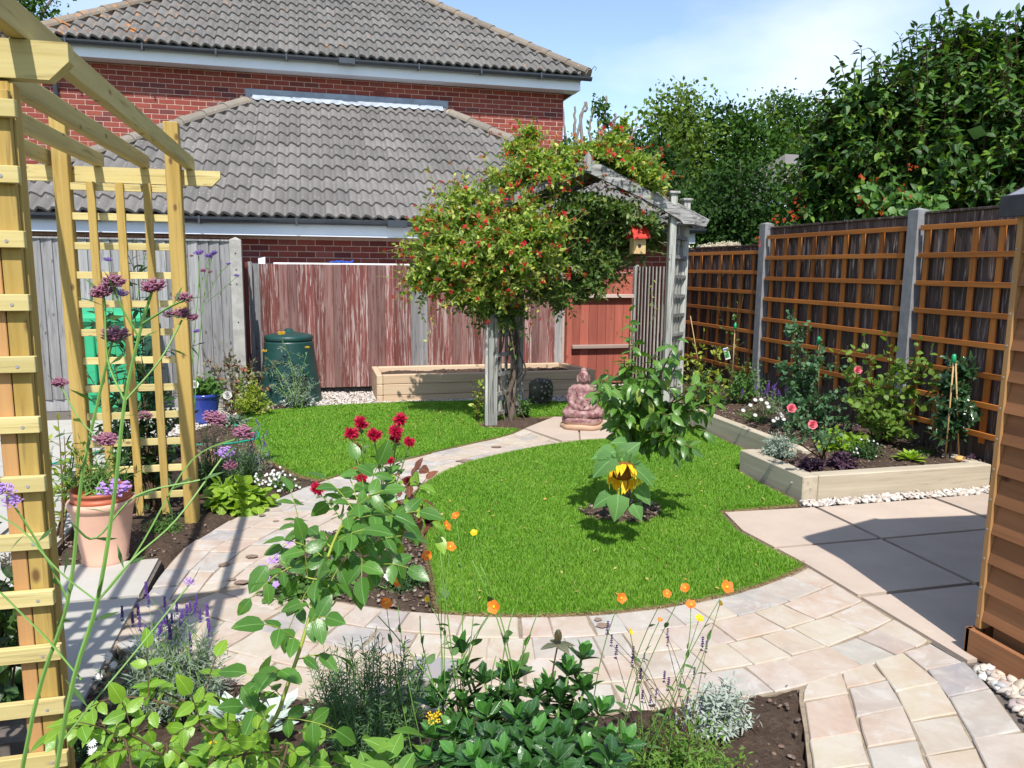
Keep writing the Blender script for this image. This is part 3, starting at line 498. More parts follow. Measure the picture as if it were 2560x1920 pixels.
# slabs
patio = MB(); patio.prism([(2.39, 4.14), (2.34, 3.81), (2.385, 3.25), (2.40, 2.25), (2.6, 2.25), (5.2, 2.25), (5.2, 4.11), (3.0, 4.11)], -.1, .0); patio = patio.build('patio', M['joint_d'], kind='structure')
def slab(poly, root, m, z=.014):
    P = np.array(poly); c = P.mean(0); P = c+(P-c)*(1-.006/np.hypot(*(P-c).T))[:, None]; b = MB(); b.prism([tuple(p) for p in P], -.03, z+rs.randn()*.0008); return b.build('paving_slab', m, root)
slab([(2.42, 4.135), (3.0, 4.105), (3.04, 4.105), (3.04, 3.52), (2.375, 3.52), (2.35, 3.81)], patio, M['slab']); slab([(2.378, 3.50), (3.04, 3.50), (3.04, 2.88), (2.40, 2.88), (2.395, 3.25)], patio, M['slab']); slab([(2.40, 2.86), (3.04, 2.86), (3.04, 2.26), (2.405, 2.26)], patio, M['slab'])
for i in range(3):
    for j, (ya, yb) in enumerate(((3.52, 4.10), (2.88, 3.50), (2.26, 2.86))):
        x0 = 3.06+.9*i-(.0); slab([(x0, ya), (x0+.88, ya), (x0+.88, yb), (x0, yb)], patio, M['slab'])
patio2 = MB(); patio2.prism([(-.80, 3.98), (-.80, 2.55), (-4.6, 2.55), (-4.6, 8.62), (-1.36, 8.62), (-1.37, 4.10), (-.80, 4.08)], -.1, 0); patio2 = patio2.build('side_patio', M['joint_d'], kind='structure')
for (x0, x1, y0, y1) in [(-1.70, -.81, 3.62, 4.08), (-1.70, -.81, 2.70, 3.60)]+[(-1.72-.9*(i+1), -1.72-.9*i, 2.70+.9*j, 2.70+.9*j+.88) for i in range(3) for j in range(6)]+[(-1.70, -1.38, 4.1+.9*j, 4.1+.9*j+.88) for j in range(5)]:
    slab([(x0, y0), (x1, y0), (x1, y1), (x0, y1)], patio2, M['slab_grey'])
lnd = MB(); lnd.prism(LANDING, -.1, .0); lnd = lnd.build('landing', M['joint'], kind='structure')
slab([(1.86, 6.80), (2.3, 7.29), (2.52, 7.21), (2.20, 6.23), (2.04, 6.22)], lnd, M['slab'], .018); slab([(2.53, 7.2), (2.6, 7.19), (2.96, 6.79), (2.96, 6.29), (2.6, 6.25), (2.21, 6.23)], lnd, M['slab'], .018)
# ================================================================ BUILDINGS
def pieces(name, items, me_of, m, parent, cap=300, rest='stuff'):
    """items: list of (location, meshkey). nearest `cap` become parts, the others one joined part"""
    items = sorted(items, key=lambda it: (it[0][0])**2+(it[0][1])**2+(it[0][2]-1.5)**2*1.5)
    for loc, key in items[:cap]:
        o = link(name, me_of[key], m, parent); o.location = Vector(o.location)+Vector(loc)
    if items[cap:]:
        Vs = []; Fd = {}; n = 0; cache = {}
        for loc, key in items[cap:]:
            if key not in cache:
                me = me_of[key]; co = np.zeros(len(me.vertices)*3); me.vertices.foreach_get('co', co); cache[key] = (co.reshape(-1, 3), [list(p.vertices) for p in me.polygons])
            co, F = cache[key]; Vs.append(co+np.array(loc))
            for f in F: Fd.setdefault(len(f), []).append([x+n for x in f])
            n += len(co)
        me = npmesh(name+'s', np.concatenate(Vs), list(Fd.values()), bool(me_of[items[0][1]].polygons[0].use_smooth)); link(name+'_field' if rest != 'stuff' else name+'s', me, m, parent, 'stuff')
def boxmesh(name, sx, sy, sz, b=0): t = MB(); t.box(-sx/2, sx/2, -sy/2, sy/2, -sz/2, sz/2, b); return t.mesh(name)
def brickwall(parent, x0, x1, y, z0, z1, cap=300, face=-1):
    me = {'f': boxmesh('brick', .2155, .02, .065, .0025), 'h': boxmesh('half_brick', .103, .02, .065, .0025)}; it = []; n = int(round((x1-x0)/.225)); r = 0; z = z0+.0375
    while z < z1-.03:
        off = 0 if r % 2 else .1125; k = 0; x = x0+off
        if off: it.append(((x0+.052, y, z), 'h'))
        while x+.225 <= x1+.001: it.append(((x+.1125, y, z+rs.randn()*.0006), 'f')); x += .225
        if x1-x > .08: it.append(((x1-.052, y, z), 'h'))
        z += .075; r += 1
    pieces('brick', it, me, M['brick'], parent, cap)
def roof_tiles(parent, gx0, gx1, ry0, rz0, pitch, top_h, m, inset=1.0, w=.30, gauge=.345, cap=300):
    """hipped slope that faces the camera: eaves from gx0 to gx1 at (ry0, rz0), 45 degree hips in plan"""
    n = 8; xs = np.linspace(-w/2, w/2, 2*n+1); u = (xs+w/2)/w*2*2*math.pi
    zz = .024*(np.sin(u)+.28*np.sin(2*u+.6)); L_ = .415; cosp, sinp = math.cos(pitch), math.sin(pitch)
    nx = len(xs); rows = []
    for (d, e) in ((0, -.034), (0, 0), (.03, .001), (L_, -.032)): rows.append([(x, d*cosp-(h+e+.042)*sinp*1, d*sinp+(h+e+.042)*cosp) for x, h in zip(xs, zz)])
    V = np.array(rows).reshape(-1, 3); F = np.array([[r*nx+i, r*nx+i+1, (r+1)*nx+i+1, (r+1)*nx+i] for r in range(3) for i in range(nx-1)])
    full = npmesh('roof_tile', V, [F]); full.polygons.foreach_set('use_smooth', [f >= nx-1 for f in range(len(full.polygons))])
    me = {'t': full}; it = []; nrow = int(top_h/gauge)+1
    for r in range(nrow):
        d = r*gauge; run = d*cosp; y = ry0+run; z = rz0+d*sinp; xa, xb = gx0+run*inset, gx1-run*inset; k0 = math.floor((gx0-.3)/w); x = k0*w
        while x < gx1+.3:
            lo, hi = x-w/2, x+w/2
            if hi > xa and lo < xb:
                if lo >= xa-.02 and hi <= xb+.02-.0: key = 't'
                else:                                  # tile cut to the hip
                    key = ('c', r, round(x, 3)); run2 = run+L_*cosp*.5
                    keep = [f for f in range(len(F)) if gx0+run2*inset-.02 < x+V[F[f]][:, 0].mean() < gx1-run2*inset+.02]
                    if not keep: x += w; continue
                    me[key] = npmesh('roof_tile', V, [F[keep]]); me[key].polygons.foreach_set('use_smooth', [f >= nx-1 for f in keep])
                it.append(((x+rs.randn()*.001, y, z+rs.randn()*.0015), key))
            x += w
    pieces('roof_tile', it, me, m, parent, cap)
def hip_run(parent, a, b_, m, r=.115, step=.42, last=None):
    a, b_ = np.array(a, float), np.array(b_, float); d = b_-a; l = np.linalg.norm(d); d /= l; n = int(l/step); sd = np.cross(d, (0, 0, 1)); sd /= np.linalg.norm(sd); up = np.cross(sd, d)
    for i in range(n+1):
        p = a+d*(i*step); e = a+d*min(l, (i+1)*step+.03); t = MB(); V = []
        for q_, rr, dz in ((p, r*1.03, .006), (e, r*.97, -.004)):
            for k in range(9): an = math.pi*k/8; V.append(q_+sd*math.cos(an)*rr+up*(math.sin(an)*rr*.8-.03+dz+.0*k))
        t.add(V, [[[k, k+1, 10+k, 9+k] for k in range(8)], [list(range(9))], [list(range(9, 18))]]); t.build('ridge_tile', last if last is not None and i == n else m, parent, smooth=False)
    return n
# ---- garage
gar = thing('brick_garage', 'low brick garage with grey pantiled roof right behind the red fence', 'garage', (0.6, 10.2, 0))
gp = math.atan(.612)
b = MB(); b.box(-3.70, 4.85, 10.1905, 13.05, 0, 1.90); b.build('wall', M['mortar'], gar)
b = MB(); b.box(4.84, 4.862, 10.2, 13.05, .0, 1.9); b.build('side_wall', M['brick'], gar)
brickwall(gar, -3.70, 4.85, 10.196, 1.0, 1.88, 300)
b = MB(); zt = 4.05; gx0, gx1, gy, gz = -3.98, 5.22, 9.86, 2.075
b.add([(gx0, gy, gz), (gx1, gy, gz), (gx1-3.2, 13.06, gz+3.2*.612), (gx0+3.2, 13.06, gz+3.2*.612), (gx0, 13.06, gz), (gx1, 13.06, gz)], [[[0, 1, 2, 3]], [[0, 3, 4], [1, 5, 2]]]); b.build('roof_deck', M['tile'], gar)
roof_tiles(gar, gx0, gx1, gy-.03, gz+.0, gp, 3.72, M['tile'], 1.0, .30, .345, 300)
hip_run(gar, (gx0, gy, gz+.06), (gx0+3.02, gy+3.02, gz+.06+3.02*.612), M['ridge2'], last=M['ridge_new']); hip_run(gar, (gx1, gy, gz+.06), (gx1-3.02, gy+3.02, gz+.06+3.02*.612), M['ridge2'], last=M['ridge_new'])
for x in ():
    s = 1 if x < 0 else -1; t = MB(); t.tube([(x-.16*s, 12.70, 3.84), (x+.02*s, 12.88, 3.96), (x+.20*s, 13.02, 4.06), (x+.24*s, 13.06, 4.07)], [.115, .13, .13, .10], 12); t.build('hip_cap', M['ridge_new'], gar, smooth=True)
def gutter(parent, x0, x1, y, z, m, step=1.25, joint=None):
    a = np.linspace(math.pi, 2*math.pi, 9); t = MB(); P = [(y+.055*math.cos(k), z+.055*math.sin(k)*1.1) for k in a]+[(y+.049*math.cos(k), z+.002+.049*math.sin(k)*1.1) for k in a[::-1]]; n = len(P)
    t.add([(x0, *p) for p in P]+[(x1, *p) for p in P], [[[i, (i+1) % n, n+(i+1) % n, n+i] for i in range(n)], [list(range(n))[::-1]], [list(range(n, 2*n))]]); g_ = t.build('gutter', m, parent); t = MB()
    x = x0+.5
    while x < x1: t.box(x-.012, x+.012, y-.062, y+.06, z-.075, z+.012); x += step
    if joint: t.box(joint-.11, joint+.11, y-.066, y+.062, z-.07, z+.012, .004)
    t.build('gutter_bracket', m, g_)
gutter(gar, gx0-.02, gx1+.02, 9.86, 2.055, M['gutter'], 1.1, 1.02)
b = MB(); b.box(-3.93, 5.14, 9.93, 9.952, 1.872, 2.07); b.build('fascia', M['upvc'], gar); b = MB(); b.box(-3.93, 5.14, 9.95, 10.205, 1.866, 1.880); b.box(-3.93, 5.14, 9.925, 9.956, 1.858, 1.874); b.build('soffit', M['upvc'], gar)
b = MB(); b.box(5.12, 5.142, 9.953, 13.05, 1.872, 2.07); b.build('side_fascia', M['upvc'], gar)
b = MB(); b.box(-.97, 2.20, 13.055, 13.078, 4.04, 4.20, .004); b.build('flashing', M['lead'], gar)
b = MB(); V = []; n = 120
for i in range(n+1):
    x = -.86+2.96*i/n; w_ = .018*math.sin((x+.15)/.3*4*math.pi); V += [(x, 12.90+w_*.0, gz+(12.90-gy)*.612+.075+max(-.3*abs(w_), w_)), (x, 13.06, 4.13)]
b.add(V, [[[2*i, 2*i+2, 2*i+3, 2*i+1] for i in range(n)]]); b.build('flashing_apron', M['lead2'], gar, smooth=True)
b = MB(); b.tube([(3.75, 9.9, 2.0), (3.75, 9.92, 1.92), (3.80, 10.12, 1.76), (3.80, 10.12, .2)], .034, 10); b.build('downpipe', M['gutter'], gar, smooth=True)
# ---- house
hou = thing('brick_house', 'tall red brick house with lichened grey tiled hip roof behind the garage', 'house', (0.2, 13.1, 0))
b = MB(); b.box(-4.13, 4.185, 13.0905, 20, 0, 4.72); b.build('wall', M['mortar'], hou)
brickwall(hou, -4.135, 4.19, 13.096, 2.10, 4.50, 300)
b = MB(); b.box(4.186, 4.196, 13.1, 20, 0, 4.6); b.build('side_wall', M['brick'], hou)
hx0, hx1, hy, hz, hk = -3.80, 4.50, 12.70, 4.665, .70; hp = math.atan(hk)
b = MB(); d = 4.1; b.add([(hx0, hy, hz), (hx1, hy, hz), (hx1-d, hy+d, hz+d*hk), (hx0+d, hy+d, hz+d*hk), (hx0, hy+2*d, hz), (hx1, hy+2*d, hz)], [[[0, 1, 2, 3], [3, 2, 5, 4]], [[0, 3, 4], [1, 5, 2]]]); b.build('roof_deck', M['tile'], hou)
roof_tiles(hou, hx0, hx1, hy-.03, hz, hp, 4.9, M['tile_old'], 1.0, .30, .345, 300)
for s0, s1 in (((hx0, hy, hz+.02), (hx0+4.05, hy+4.05, hz+.02+4.05*hk)), ((hx1, hy, hz+.02), (hx1-4.05, hy+4.05, hz+.02+4.05*hk))): b = MB(); b.tube([s0, s1], .095, 8); b.build('hip_mortar', M['ridge'], hou)
for s0, s1 in (((gx0, gy, gz+.02), (gx0+3.02, gy+3.02, gz+.02+3.02*.612)), ((gx1, gy, gz+.02), (gx1-3.02, gy+3.02, gz+.02+3.02*.612))): b = MB(); b.tube([s0, s1], .095, 8); b.build('hip_mortar', M['ridge2'], gar)
hip_run(hou, (hx0, hy, hz+.06), (hx0+4.05, hy+4.05, hz+.06+4.05*hk), M['ridge']); hip_run(hou, (hx1, hy, hz+.06), (hx1-4.05, hy+4.05, hz+.06+4.05*hk), M['ridge'])
gutter(hou, hx0-.03, hx1+.05, 12.70, 4.64, M['gutter'], 1.0, .55)
b = MB(); b.box(hx0+.05, hx1-.11, 12.79, 12.812, 4.452, 4.655); b.build('fascia', M['upvc'], hou); b = MB(); b.box(hx0+.05, hx1-.11, 12.81, 13.105, 4.445, 4.458); b.box(hx0+.05, hx1-.11, 12.785, 12.816, 4.438, 4.454); b.build('soffit', M['upvc'], hou)
b = MB(); b.box(hx1-.13, hx1-.108, 12.813, 20, 4.452, 4.655); b.build('side_fascia', M['upvc'], hou)
b = MB(); b.box(.98, 1.20, 13.083, 13.10, 4.17, 4.31, .003)
for i in range(5): b.box(1.0, 1.18, 13.072, 13.084, 4.185+i*.024, 4.193+i*.024)
b.build('air_brick', M['brick'], hou)
b = MB(); b.tube([(-3.62, 12.72, 4.58), (-3.60, 13.0, 4.35), (-3.60, 13.04, 4.2), (-3.60, 13.04, 2.0)], .036, 10); b.build('downpipe', M['gutter'], hou, smooth=True)
b = MB(); b.tube([(hx1+.03, 12.72, 4.67), (hx1+.06, 12.69, 4.78), (hx1+.09, 12.67, 4.82), (hx1+.12, 12.66, 4.79), (hx1+.10, 12.66, 4.75)], .006, 5); b.build('hip_iron', M['gutter'], hou)
# ---- neighbour beyond the trellis
nb = thing('neighbour_house', 'distant red brick house with a grey tiled roof half hidden by trees', 'house', at(2010, 560, 24)*[1, 1, 0])
o_ = at(1990, 540, 24); b = MB(); b.box(o_[0]-.3, o_[0]+5, o_[1], o_[1]+6, 0, 3.55); b.build('wall', brickmat('plain_red_brick_far'), nb)
b = MB(); X0, Y0, Z0 = o_[0]-.75, o_[1]-.4, 3.62; b.add([(X0, Y0, Z0), (X0+6, Y0, Z0), (X0+6, Y0+3.4, Z0+1.9), (X0+2.2, Y0+3.4, Z0+1.9), (X0, Y0+6.8, Z0)], [[[0, 1, 2, 3]], [[0, 3, 4]]]); b.build('roof', M['tile'], nb)
for i in range(9):
    b = MB()
    for k in range(28): b.tube([(X0+.35*i+.2*k, Y0+.30*i, Z0+.05+.17*i), (X0+.35*i+.2*k, Y0+.30*i+.34, Z0+.06+.17*i+.19)], .07, 5, False)
    b.build('tile_course', M['tile'], nb, smooth=True)
b = MB(); b.box(X0, X0+6, Y0-.02, Y0+.02, Z0-.22, Z0+.02); b.box(X0-.02, X0+.0, Y0, Y0+6.8, Z0-.22, Z0+.02); b.build('fascia', M['upvc'], nb)
b = MB(); w_ = at(2083, 560, 24); b.box(w_[0], w_[0]+1.0, o_[1]-.03, o_[1]-.001, 2.1, 3.3); f1 = b.build('window_frame', M['upvc'], nb); b = MB(); b.box(w_[0]+.08, w_[0]+.92, o_[1]-.036, o_[1]-.031, 2.18, 3.22); b.build('pane', plain('dark_window_glass', (.03, .04, .05), .1, .6, .1, 2), f1)
# ================================================================ FENCES
def boardfence(root, p0, p1, z0, z1, m, w=.10, th=.014, side=-1, skip=(), mats=None, ztop=None, name='board', lap=True, cap=300):
    p0 = np.array(p0, float); p1 = np.array(p1, float); d = p1-p0; l = np.hypot(*d); d /= l; nrm = np.array([d[1], -d[0]])*(-side); n = int(round(l/w)); w = l/n
    for i in range(n):
        c = p0+d*(w*(i+.5)); zt = (z1 if ztop is None else ztop((i+.5)/n))+rs.randn()*.002; ww = w*(1.04 if lap else .97)
        t = MB(); tl = .17 if lap else 0; dx = np.array([*d, 0]); nx = np.array([*nrm, 0]); a = dx*math.cos(tl)+nx*math.sin(tl); b2 = nx*math.cos(tl)-dx*math.sin(tl)
        t.obox((c[0], c[1], (z0+zt)/2), a, b2, (0, 0, 1), (ww, th, zt-z0), .002)
        t.build(name, (mats[i % len(mats)] if mats else m) if not callable(m) else m(i), root)
# weathered grey fence
gf = thing('wooden_fence', 'silvery grey closeboard fence panel behind the green bin', 'fence', (-2.5, 8.65, 0))
boardfence(gf, (-4.4, 8.65), (-.86, 8.65), .12, 1.745, M['greywood'], .105)
b = MB(); b.box(-4.4, -.86, 8.655, 8.69, 0, .125); b.build('gravel_board', M['greywood'], gf); b = MB(); b.box(-4.4, -.86, 8.62, 8.68, 1.742, 1.76); b.build('capping', M['greywood'], gf)
cp = thing('concrete_post', 'pale concrete post with pyramid top between the grey and the red fence', 'fence post', (-.80, 8.66, 0))
def cpost(root, x, y, z1, s, m, cap=.03):
    t = MB(); h = s/2; t.add([(x-h, y-h, -.1), (x+h, y-h, -.1), (x+h, y+h, -.1), (x-h, y+h, -.1), (x-h, y-h, z1-cap), (x+h, y-h, z1-cap), (x+h, y+h, z1-cap), (x-h, y+h, z1-cap), (x, y, z1)], [[[0, 1, 5, 4], [1, 2, 6, 5], [2, 3, 7, 6], [3, 0, 4, 7]], [[4, 5, 8], [5, 6, 8], [6, 7, 8], [7, 4, 8]]]); t.build('shaft', m, root)
cpost(cp, -.80, 8.66, 1.79, .115, M['concrete']); b = MB()
for z in (1.62, 1.45, 1.3, .9): b.tube([(-.80, 8.604, z), (-.80, 8.600, z)], .008, 8)
b.build('bolt_hole', M['black'], cp)
rf = thing('wooden_fence', 'peeling red and grey closeboard fence running behind the compost bin', 'fence', (1.2, 9.36, 0))
gw2 = wood('bleached_pinkish_board', (.15, .070, .062), (.27, .165, .150), 2, 24, 7, (.15, .055, .048), .62, .85, (.14, .08, .07)); gw3 = M['greywood']
def rm(i): return gw3 if i in (0, 18, 19, 36) else (gw2 if (i*7) % 5 in (1, 3) else M['redwood'])
boardfence(rf, (-.72, 9.36), (3.04, 9.36), .06, 1.515, rm, .101)
b = MB(); b.box(-.75, 3.04, 9.375, 9.41, -.02, .06); b.build('gravel_board', M['black'], rf)
b = MB(); b.box(-.75, 3.04, 9.372, 9.44, 1.25, 1.33); b.box(-.75, 3.04, 9.372, 9.44, .4, .48); b.build('rail', M['redwood'], rf)
rr = thing('fence_return', 'narrow dark red fence return beside the concrete post', 'fence', (-.73, 9.0, 0)); boardfence(rr, (-.75, 8.74), (-.75, 9.34), .06, 1.53, M['darkred'], .10, side=1); b = MB(); b.box(-.735, -.695, 9.27, 9.33, 0, 1.54); b.build('end_post', M['greywood'], rr)
gt = thing('garden_gate', 'red boarded gate with two pale rails at the end of the red fence', 'gate', (3.5, 9.25, 0))
b = MB(); b.box(3.05, 3.115, 9.20, 9.30, 0, 1.52); b.build('gate_post', M['redwood2'], gt)
boardfence(gt, (3.12, 9.24), (3.93, 9.24), .04, 1.40, M['redwood2'], .115, .016, lap=False)
for z in (1.17, .53): b = MB(); b.box(3.12, 3.93, 9.165, 9.228, z-.035, z+.01, .003); b.build('rail', M['palewood'], gt)
sf = thing('wooden_fence', 'short dark fence side with thin pale battens right of the gate', 'fence', (3.98, 8.8, 0)); ZT = lambda t: 1.53
boardfence(sf, (3.985, 9.24), (3.985, 8.1), .05, 1.53, M['darkred'], .10, side=-1)
b = MB()
for i in range(12): b.box(3.962, 3.974, 9.22-.1*i-.02, 9.22-.1*i, .06, 1.53); b.build('batten', M['palewood'] if 0 else M['archwood'], sf); b = MB()
b.box(3.95, 4.0, 9.21, 9.27, 0, 1.55); b.build('corner_post', M['archwood'], sf)
# dark fence with orange trellis
def trellis_panel(label, y0, y1, z0, zt, rows, cols, hy0=None):
    f = thing('trellis_fence', label, 'fence', (4.65, (y0+y1)/2, 0), None); boardfence(f, (4.67, y0), (4.67, y1), .30, zt-.02, M['brownboard'], .105, .016, side=1)
    b = MB(); b.box(4.64, 4.70, y0, y1, zt-.018, zt, .002); b.build('capping', M['brownboard'], f); b = MB(); b.box(4.66, 4.70, y0, y1, -.05, .30); b.build('gravel_board', M['brownboard'], f)  # gravel board in dark brown: the shadow along the base is in its colour
    for y in cols: b = MB(); b.box(4.618, 4.634, y-.024+rs.randn()*.002, y+.024, z0, rows[0]+.02, .0015); b.build('upright_lath', M['orangewood'], f)
    for z in rows: b = MB(); b.box(4.598, 4.6165, y0+.01, y1-.01, z-.0195, z+.0195, .0015); b.build('cross_lath', M['orangewood_h'], f)
    return f
R = [1.84-.2135*i for i in range(8)]
trellis_panel('dark fence panel with orange trellis nearest the shed, right of the taller concrete post', 3.2, 5.17, .28, 1.965, R, [5.10-.225*i for i in range(9)])
trellis_panel('middle dark fence panel with orange trellis between the two concrete posts', 5.29, 7.30, .42, 1.95, R[:7], [5.38+.228*i for i in range(9)])
trellis_panel('lower dark fence panel with orange trellis beside the old arch', 7.42, 9.35, .34, 1.775, [1.69-.2145*i for i in range(7)], [7.56+.238*i for i in range(8)])
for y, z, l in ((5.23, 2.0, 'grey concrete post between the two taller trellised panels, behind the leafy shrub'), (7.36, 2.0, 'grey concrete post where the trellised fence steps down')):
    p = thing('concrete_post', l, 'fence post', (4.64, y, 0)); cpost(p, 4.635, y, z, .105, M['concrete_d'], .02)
# ================================================================ PERGOLA
pg = thing('garden_pergola', 'new yellowish timber pergola with trellis sides at the left', 'pergola', (-1.0, 3.4, 0))
NY, FY = 2.17, 4.66
def post(x, y, z1, s=.075): b = MB(); b.box(x-s/2, x+s/2, y-s/2, y+s/2, -.05, z1, .004); return b.build('post', M['pine'], pg)
for x, y, z1 in ((-.735, FY, 2.26), (-1.285, FY, 2.26), (-.7245, NY, 1.925), (-1.60, NY, 1.925)): post(x, y, z1)
def crossbeam(x0, x1, y, z0, h=.095, t=.04, ch=.045):
    V = []; 
    for yy in (y-t/2, y+t/2): V += [(x0, yy, z0+ch), (x0+ch, yy, z0), (x1-ch, yy, z0), (x1, yy, z0+ch), (x1, yy, z0+h), (x0, yy, z0+h)]
    b = MB(); b.add(V, [[[0, 1, 2, 3, 4, 5]], [[11, 10, 9, 8, 7, 6]], [[i, i+6, (i+1) % 6+6, (i+1) % 6] for i in range(6)]]); return b.build('cross_beam', M['pine_x'], pg)
crossbeam(-1.75, -.50, FY+.06, 1.935, .082); crossbeam(-2.15, -.555, NY-.02, 1.93, .088, .045)
for x in (-.66, -.895, -1.125, -1.36): b = MB(); b.box(x-.019, x+.019, 1.30, FY+.115, 2.020, 2.092, .002); b.build('rafter', M['pine_y'], pg)
for x in (-1.145, -1.005, -.868): b = MB(); b.box(x-.020, x+.020, FY-.045, FY-.025, .08, 1.93, .0015); b.build('upright_lath', M['pine'], pg)
for i in range(12):
    z = 1.905-.156*i
    if z > .08: b = MB(); b.box(-1.248, -.772, FY-.023, FY-.003, z-.019, z+.019, .0015); b.build('cross_lath', M['pine_x'], pg)
for x in (-.706, -.86, -1.015, -1.17, -1.325, -1.48): b = MB(); b.box(x-.021, x+.021, NY-.060, NY-.039, .08, 1.90, .0015); b.build('upright_lath', M['pine'], pg)
b = MB(); b.box(-.6868, -.680, NY-.035, NY-.012, .0, 1.92, .001); b.build('edge_strip', M['pine'], pg)
for i in range(13):
    z = 1.855-.150*i
    if z > .05: b = MB(); b.box(-1.60, -.669+rs.randn()*.002, NY-.082, NY-.062, z-.020, z+.020, .0015); b.build('cross_lath', M['pine_x'], pg); 
for i in range(13): b = MB(); b.tube([(-.706, NY-.0822, 1.855-.15*i-.004), (-.706, NY-.0835, 1.855-.15*i-.004)], .0042, 7); b.build('nail', M['bolt'], pg)
b = MB(); b.box(-.765, -.730, NY-.060, NY-.039, .05, 1.90, .002); b.build('spacer_batten', M['shed_v'], pg)  # brown upright set in the gap before the post face
# ================================================================ ARCH
ar = thing('garden_arch', 'silvered old timber arch with pitched top smothered in honeysuckle', 'arch', (2.5, 7.05, 0))
LF, LB, RF, RB = np.array([1.615, 7.10]), np.array([1.99, 7.53]), np.array([3.335, 6.92]), np.array([3.645, 7.26])
for p, z1, cap in ((LF, 2.22, .088), (LB, 2.22, .08), (RF, 2.21, .066), (RB, 2.18, .066)):
    b = MB(); s = .05; b.obox((p[0], p[1], z1/2-.03), (1, -.05, 0), (.05, 1, 0), (0, 0, 1), (cap, cap, z1+.06), .004); pst = b.build('post', M['archwood'], ar)
    b = MB(); b.obox((p[0], p[1], z1+.012), (1, -.05, 0), (.05, 1, 0), (0, 0, 1), (.105, .105, .026), .006); b.build('post_cap', M['archwood'], pst)
b = MB(); b.obox((LF[0]-.063, LF[1]-.02, 1.0), (1, -.05, 0), (.05, 1, 0), (0, 0, 1), (.025, .04, 2.0), .002); b.build('side_lath', M['archwood'], ar)
apz = 2.46
for fr_ in (0, .25, .5, .75, 1.):
    A, B = LF+(LB-LF)*fr_, RF+(RB-RF)*fr_; A3, B3 = np.array([*A, 0]), np.array([*B, 0]); d = (B3-A3)/np.linalg.norm(B3-A3); nr = np.array([d[1], -d[0], 0.])*1; mid = (A3+B3)/2+nr*.06+np.array([0, 0, apz]); 
    for s, e in ((-1, A3), (1, B3)):
        tip = e+nr*.06+d*s*.20+np.array([0, 0, 1.955]); dd = tip-mid; b = MB(); side = nr; ln = np.linalg.norm(dd); dd /= ln; up = np.cross(dd, side); up = up if up[2] > 0 else -up
        P = [(0, .045), (0, -.075), (ln*.5, -.045), (ln*.88, -.055), (ln*.92, -.075), (ln, -.03), (ln, .045)]; V = [mid+dd*a+up*c+side*q_ for q_ in (-.022, .022) for a, c in P]; n = len(P)
        b.add(V, [[list(range(n))], [list(range(n, 2*n))[::-1]], [[i, (i+1) % n, n+(i+1) % n, n+i] for i in range(n)]]); b.build('rafter', M['archwood_x'], ar)
    b = MB(); c = mid+nr*.028; b.obox(c+(0, 0, -.01), d, nr, (0, 0, 1), (.075, .02, .13), .004); b.add([c+d*.037+(0, 0, .05)-nr*.01, c-d*.037+(0, 0, .05)-nr*.01, c+(0, 0, .105)-nr*.01, c+d*.037+(0, 0, .05)+nr*.01, c-d*.037+(0, 0, .05)+nr*.01, c+(0, 0, .105)+nr*.01], [[[0, 1, 2], [5, 4, 3]], [[0, 3, 4, 1], [1, 4, 5, 2], [2, 5, 3, 0]]]); b.build('finial', M['archwood'], ar) if fr_ in (0, 1) else None
for s in (-1, 1):                                        # roof battens from front to back
    for t in (.35, .9):
        F0 = (LF+RF)/2+(RF-LF)/2*s*t; B0 = (LB+RB)/2+(RB-LB)/2*s*t; z = apz-.05-(apz-1.985)*t*.98; b = MB(); v = (B0-F0)/np.hypot(*(B0-F0)); a = F0-v*.16; c = B0+v*.14; b.beam((*a, z), (*c, z), .045, .022, bev=.002); b.build('roof_batten', M['archwood_x'], ar)
for (A, B, nm) in ((RF, RB, 1), (LF, LB, 0)):            # side trellis
    v = B-A; L_ = np.hypot(*v); v /= L_; nr = np.array([v[1], -v[0]]); s = -1
    for t in (.28, .5, .72): c = A+v*L_*t; b = MB(); b.obox((*c, 1.0), (*v, 0), (*nr, 0), (0, 0, 1), (.038, .018, 1.86), .002); b.build('upright_lath', M['archwood'], ar)
    for i in range(10):
        z = 1.80-.19*i; b = MB(); a = A+v*.02+nr*.024; c = B+v*.03+nr*.024; b.beam((*a, z+.012), (*c, z+.0), .018, .036, bev=.002); b.build('cross_lath', M['archwood_x'], ar)
# bird box hanging from the arch
bb = thing('bird_box', 'hanging bird box with a red pitched roof under the arch', 'bird box', (2.975, 6.8800, 1.66))
b = MB(); b.box(2.915, 3.035, 6.8400, 6.9500, 1.64, 1.79, .003); b.build('box', M['nestwood'], bb); b = MB(); b.tube([(2.970, 6.8385, 1.715), (2.970, 6.8365, 1.715)], .017, 10); b.build('entrance_hole', M['black'], bb)
b = MB(); b.add([(2.890, 6.7950, 1.775), (3.060, 6.7950, 1.785), (3.065, 6.8900, 1.90), (2.895, 6.8900, 1.90), (2.890, 6.9900, 1.785), (3.060, 6.9900, 1.785), (2.890, 6.7950, 1.788), (3.060, 6.7950, 1.798), (3.065, 6.8900, 1.915), (2.895, 6.8900, 1.915)], [[[0, 1, 2, 3], [3, 2, 5, 4], [6, 7, 8, 9], [0, 1, 7, 6], [9, 8, 5, 4]]]); b.build('roof', M['redpaint'], bb)
b = MB(); b.tube([(2.915, 6.8900, 1.91), (2.955, 6.9000, 2.10), (2.975, 6.9100, 2.30)], .004, 5); b.tube([(3.045, 6.8900, 1.91), (3.005, 6.9000, 2.10), (2.975, 6.9100, 2.30)], .004, 5); b.build('hanging_cord', M['archwood'], bb)
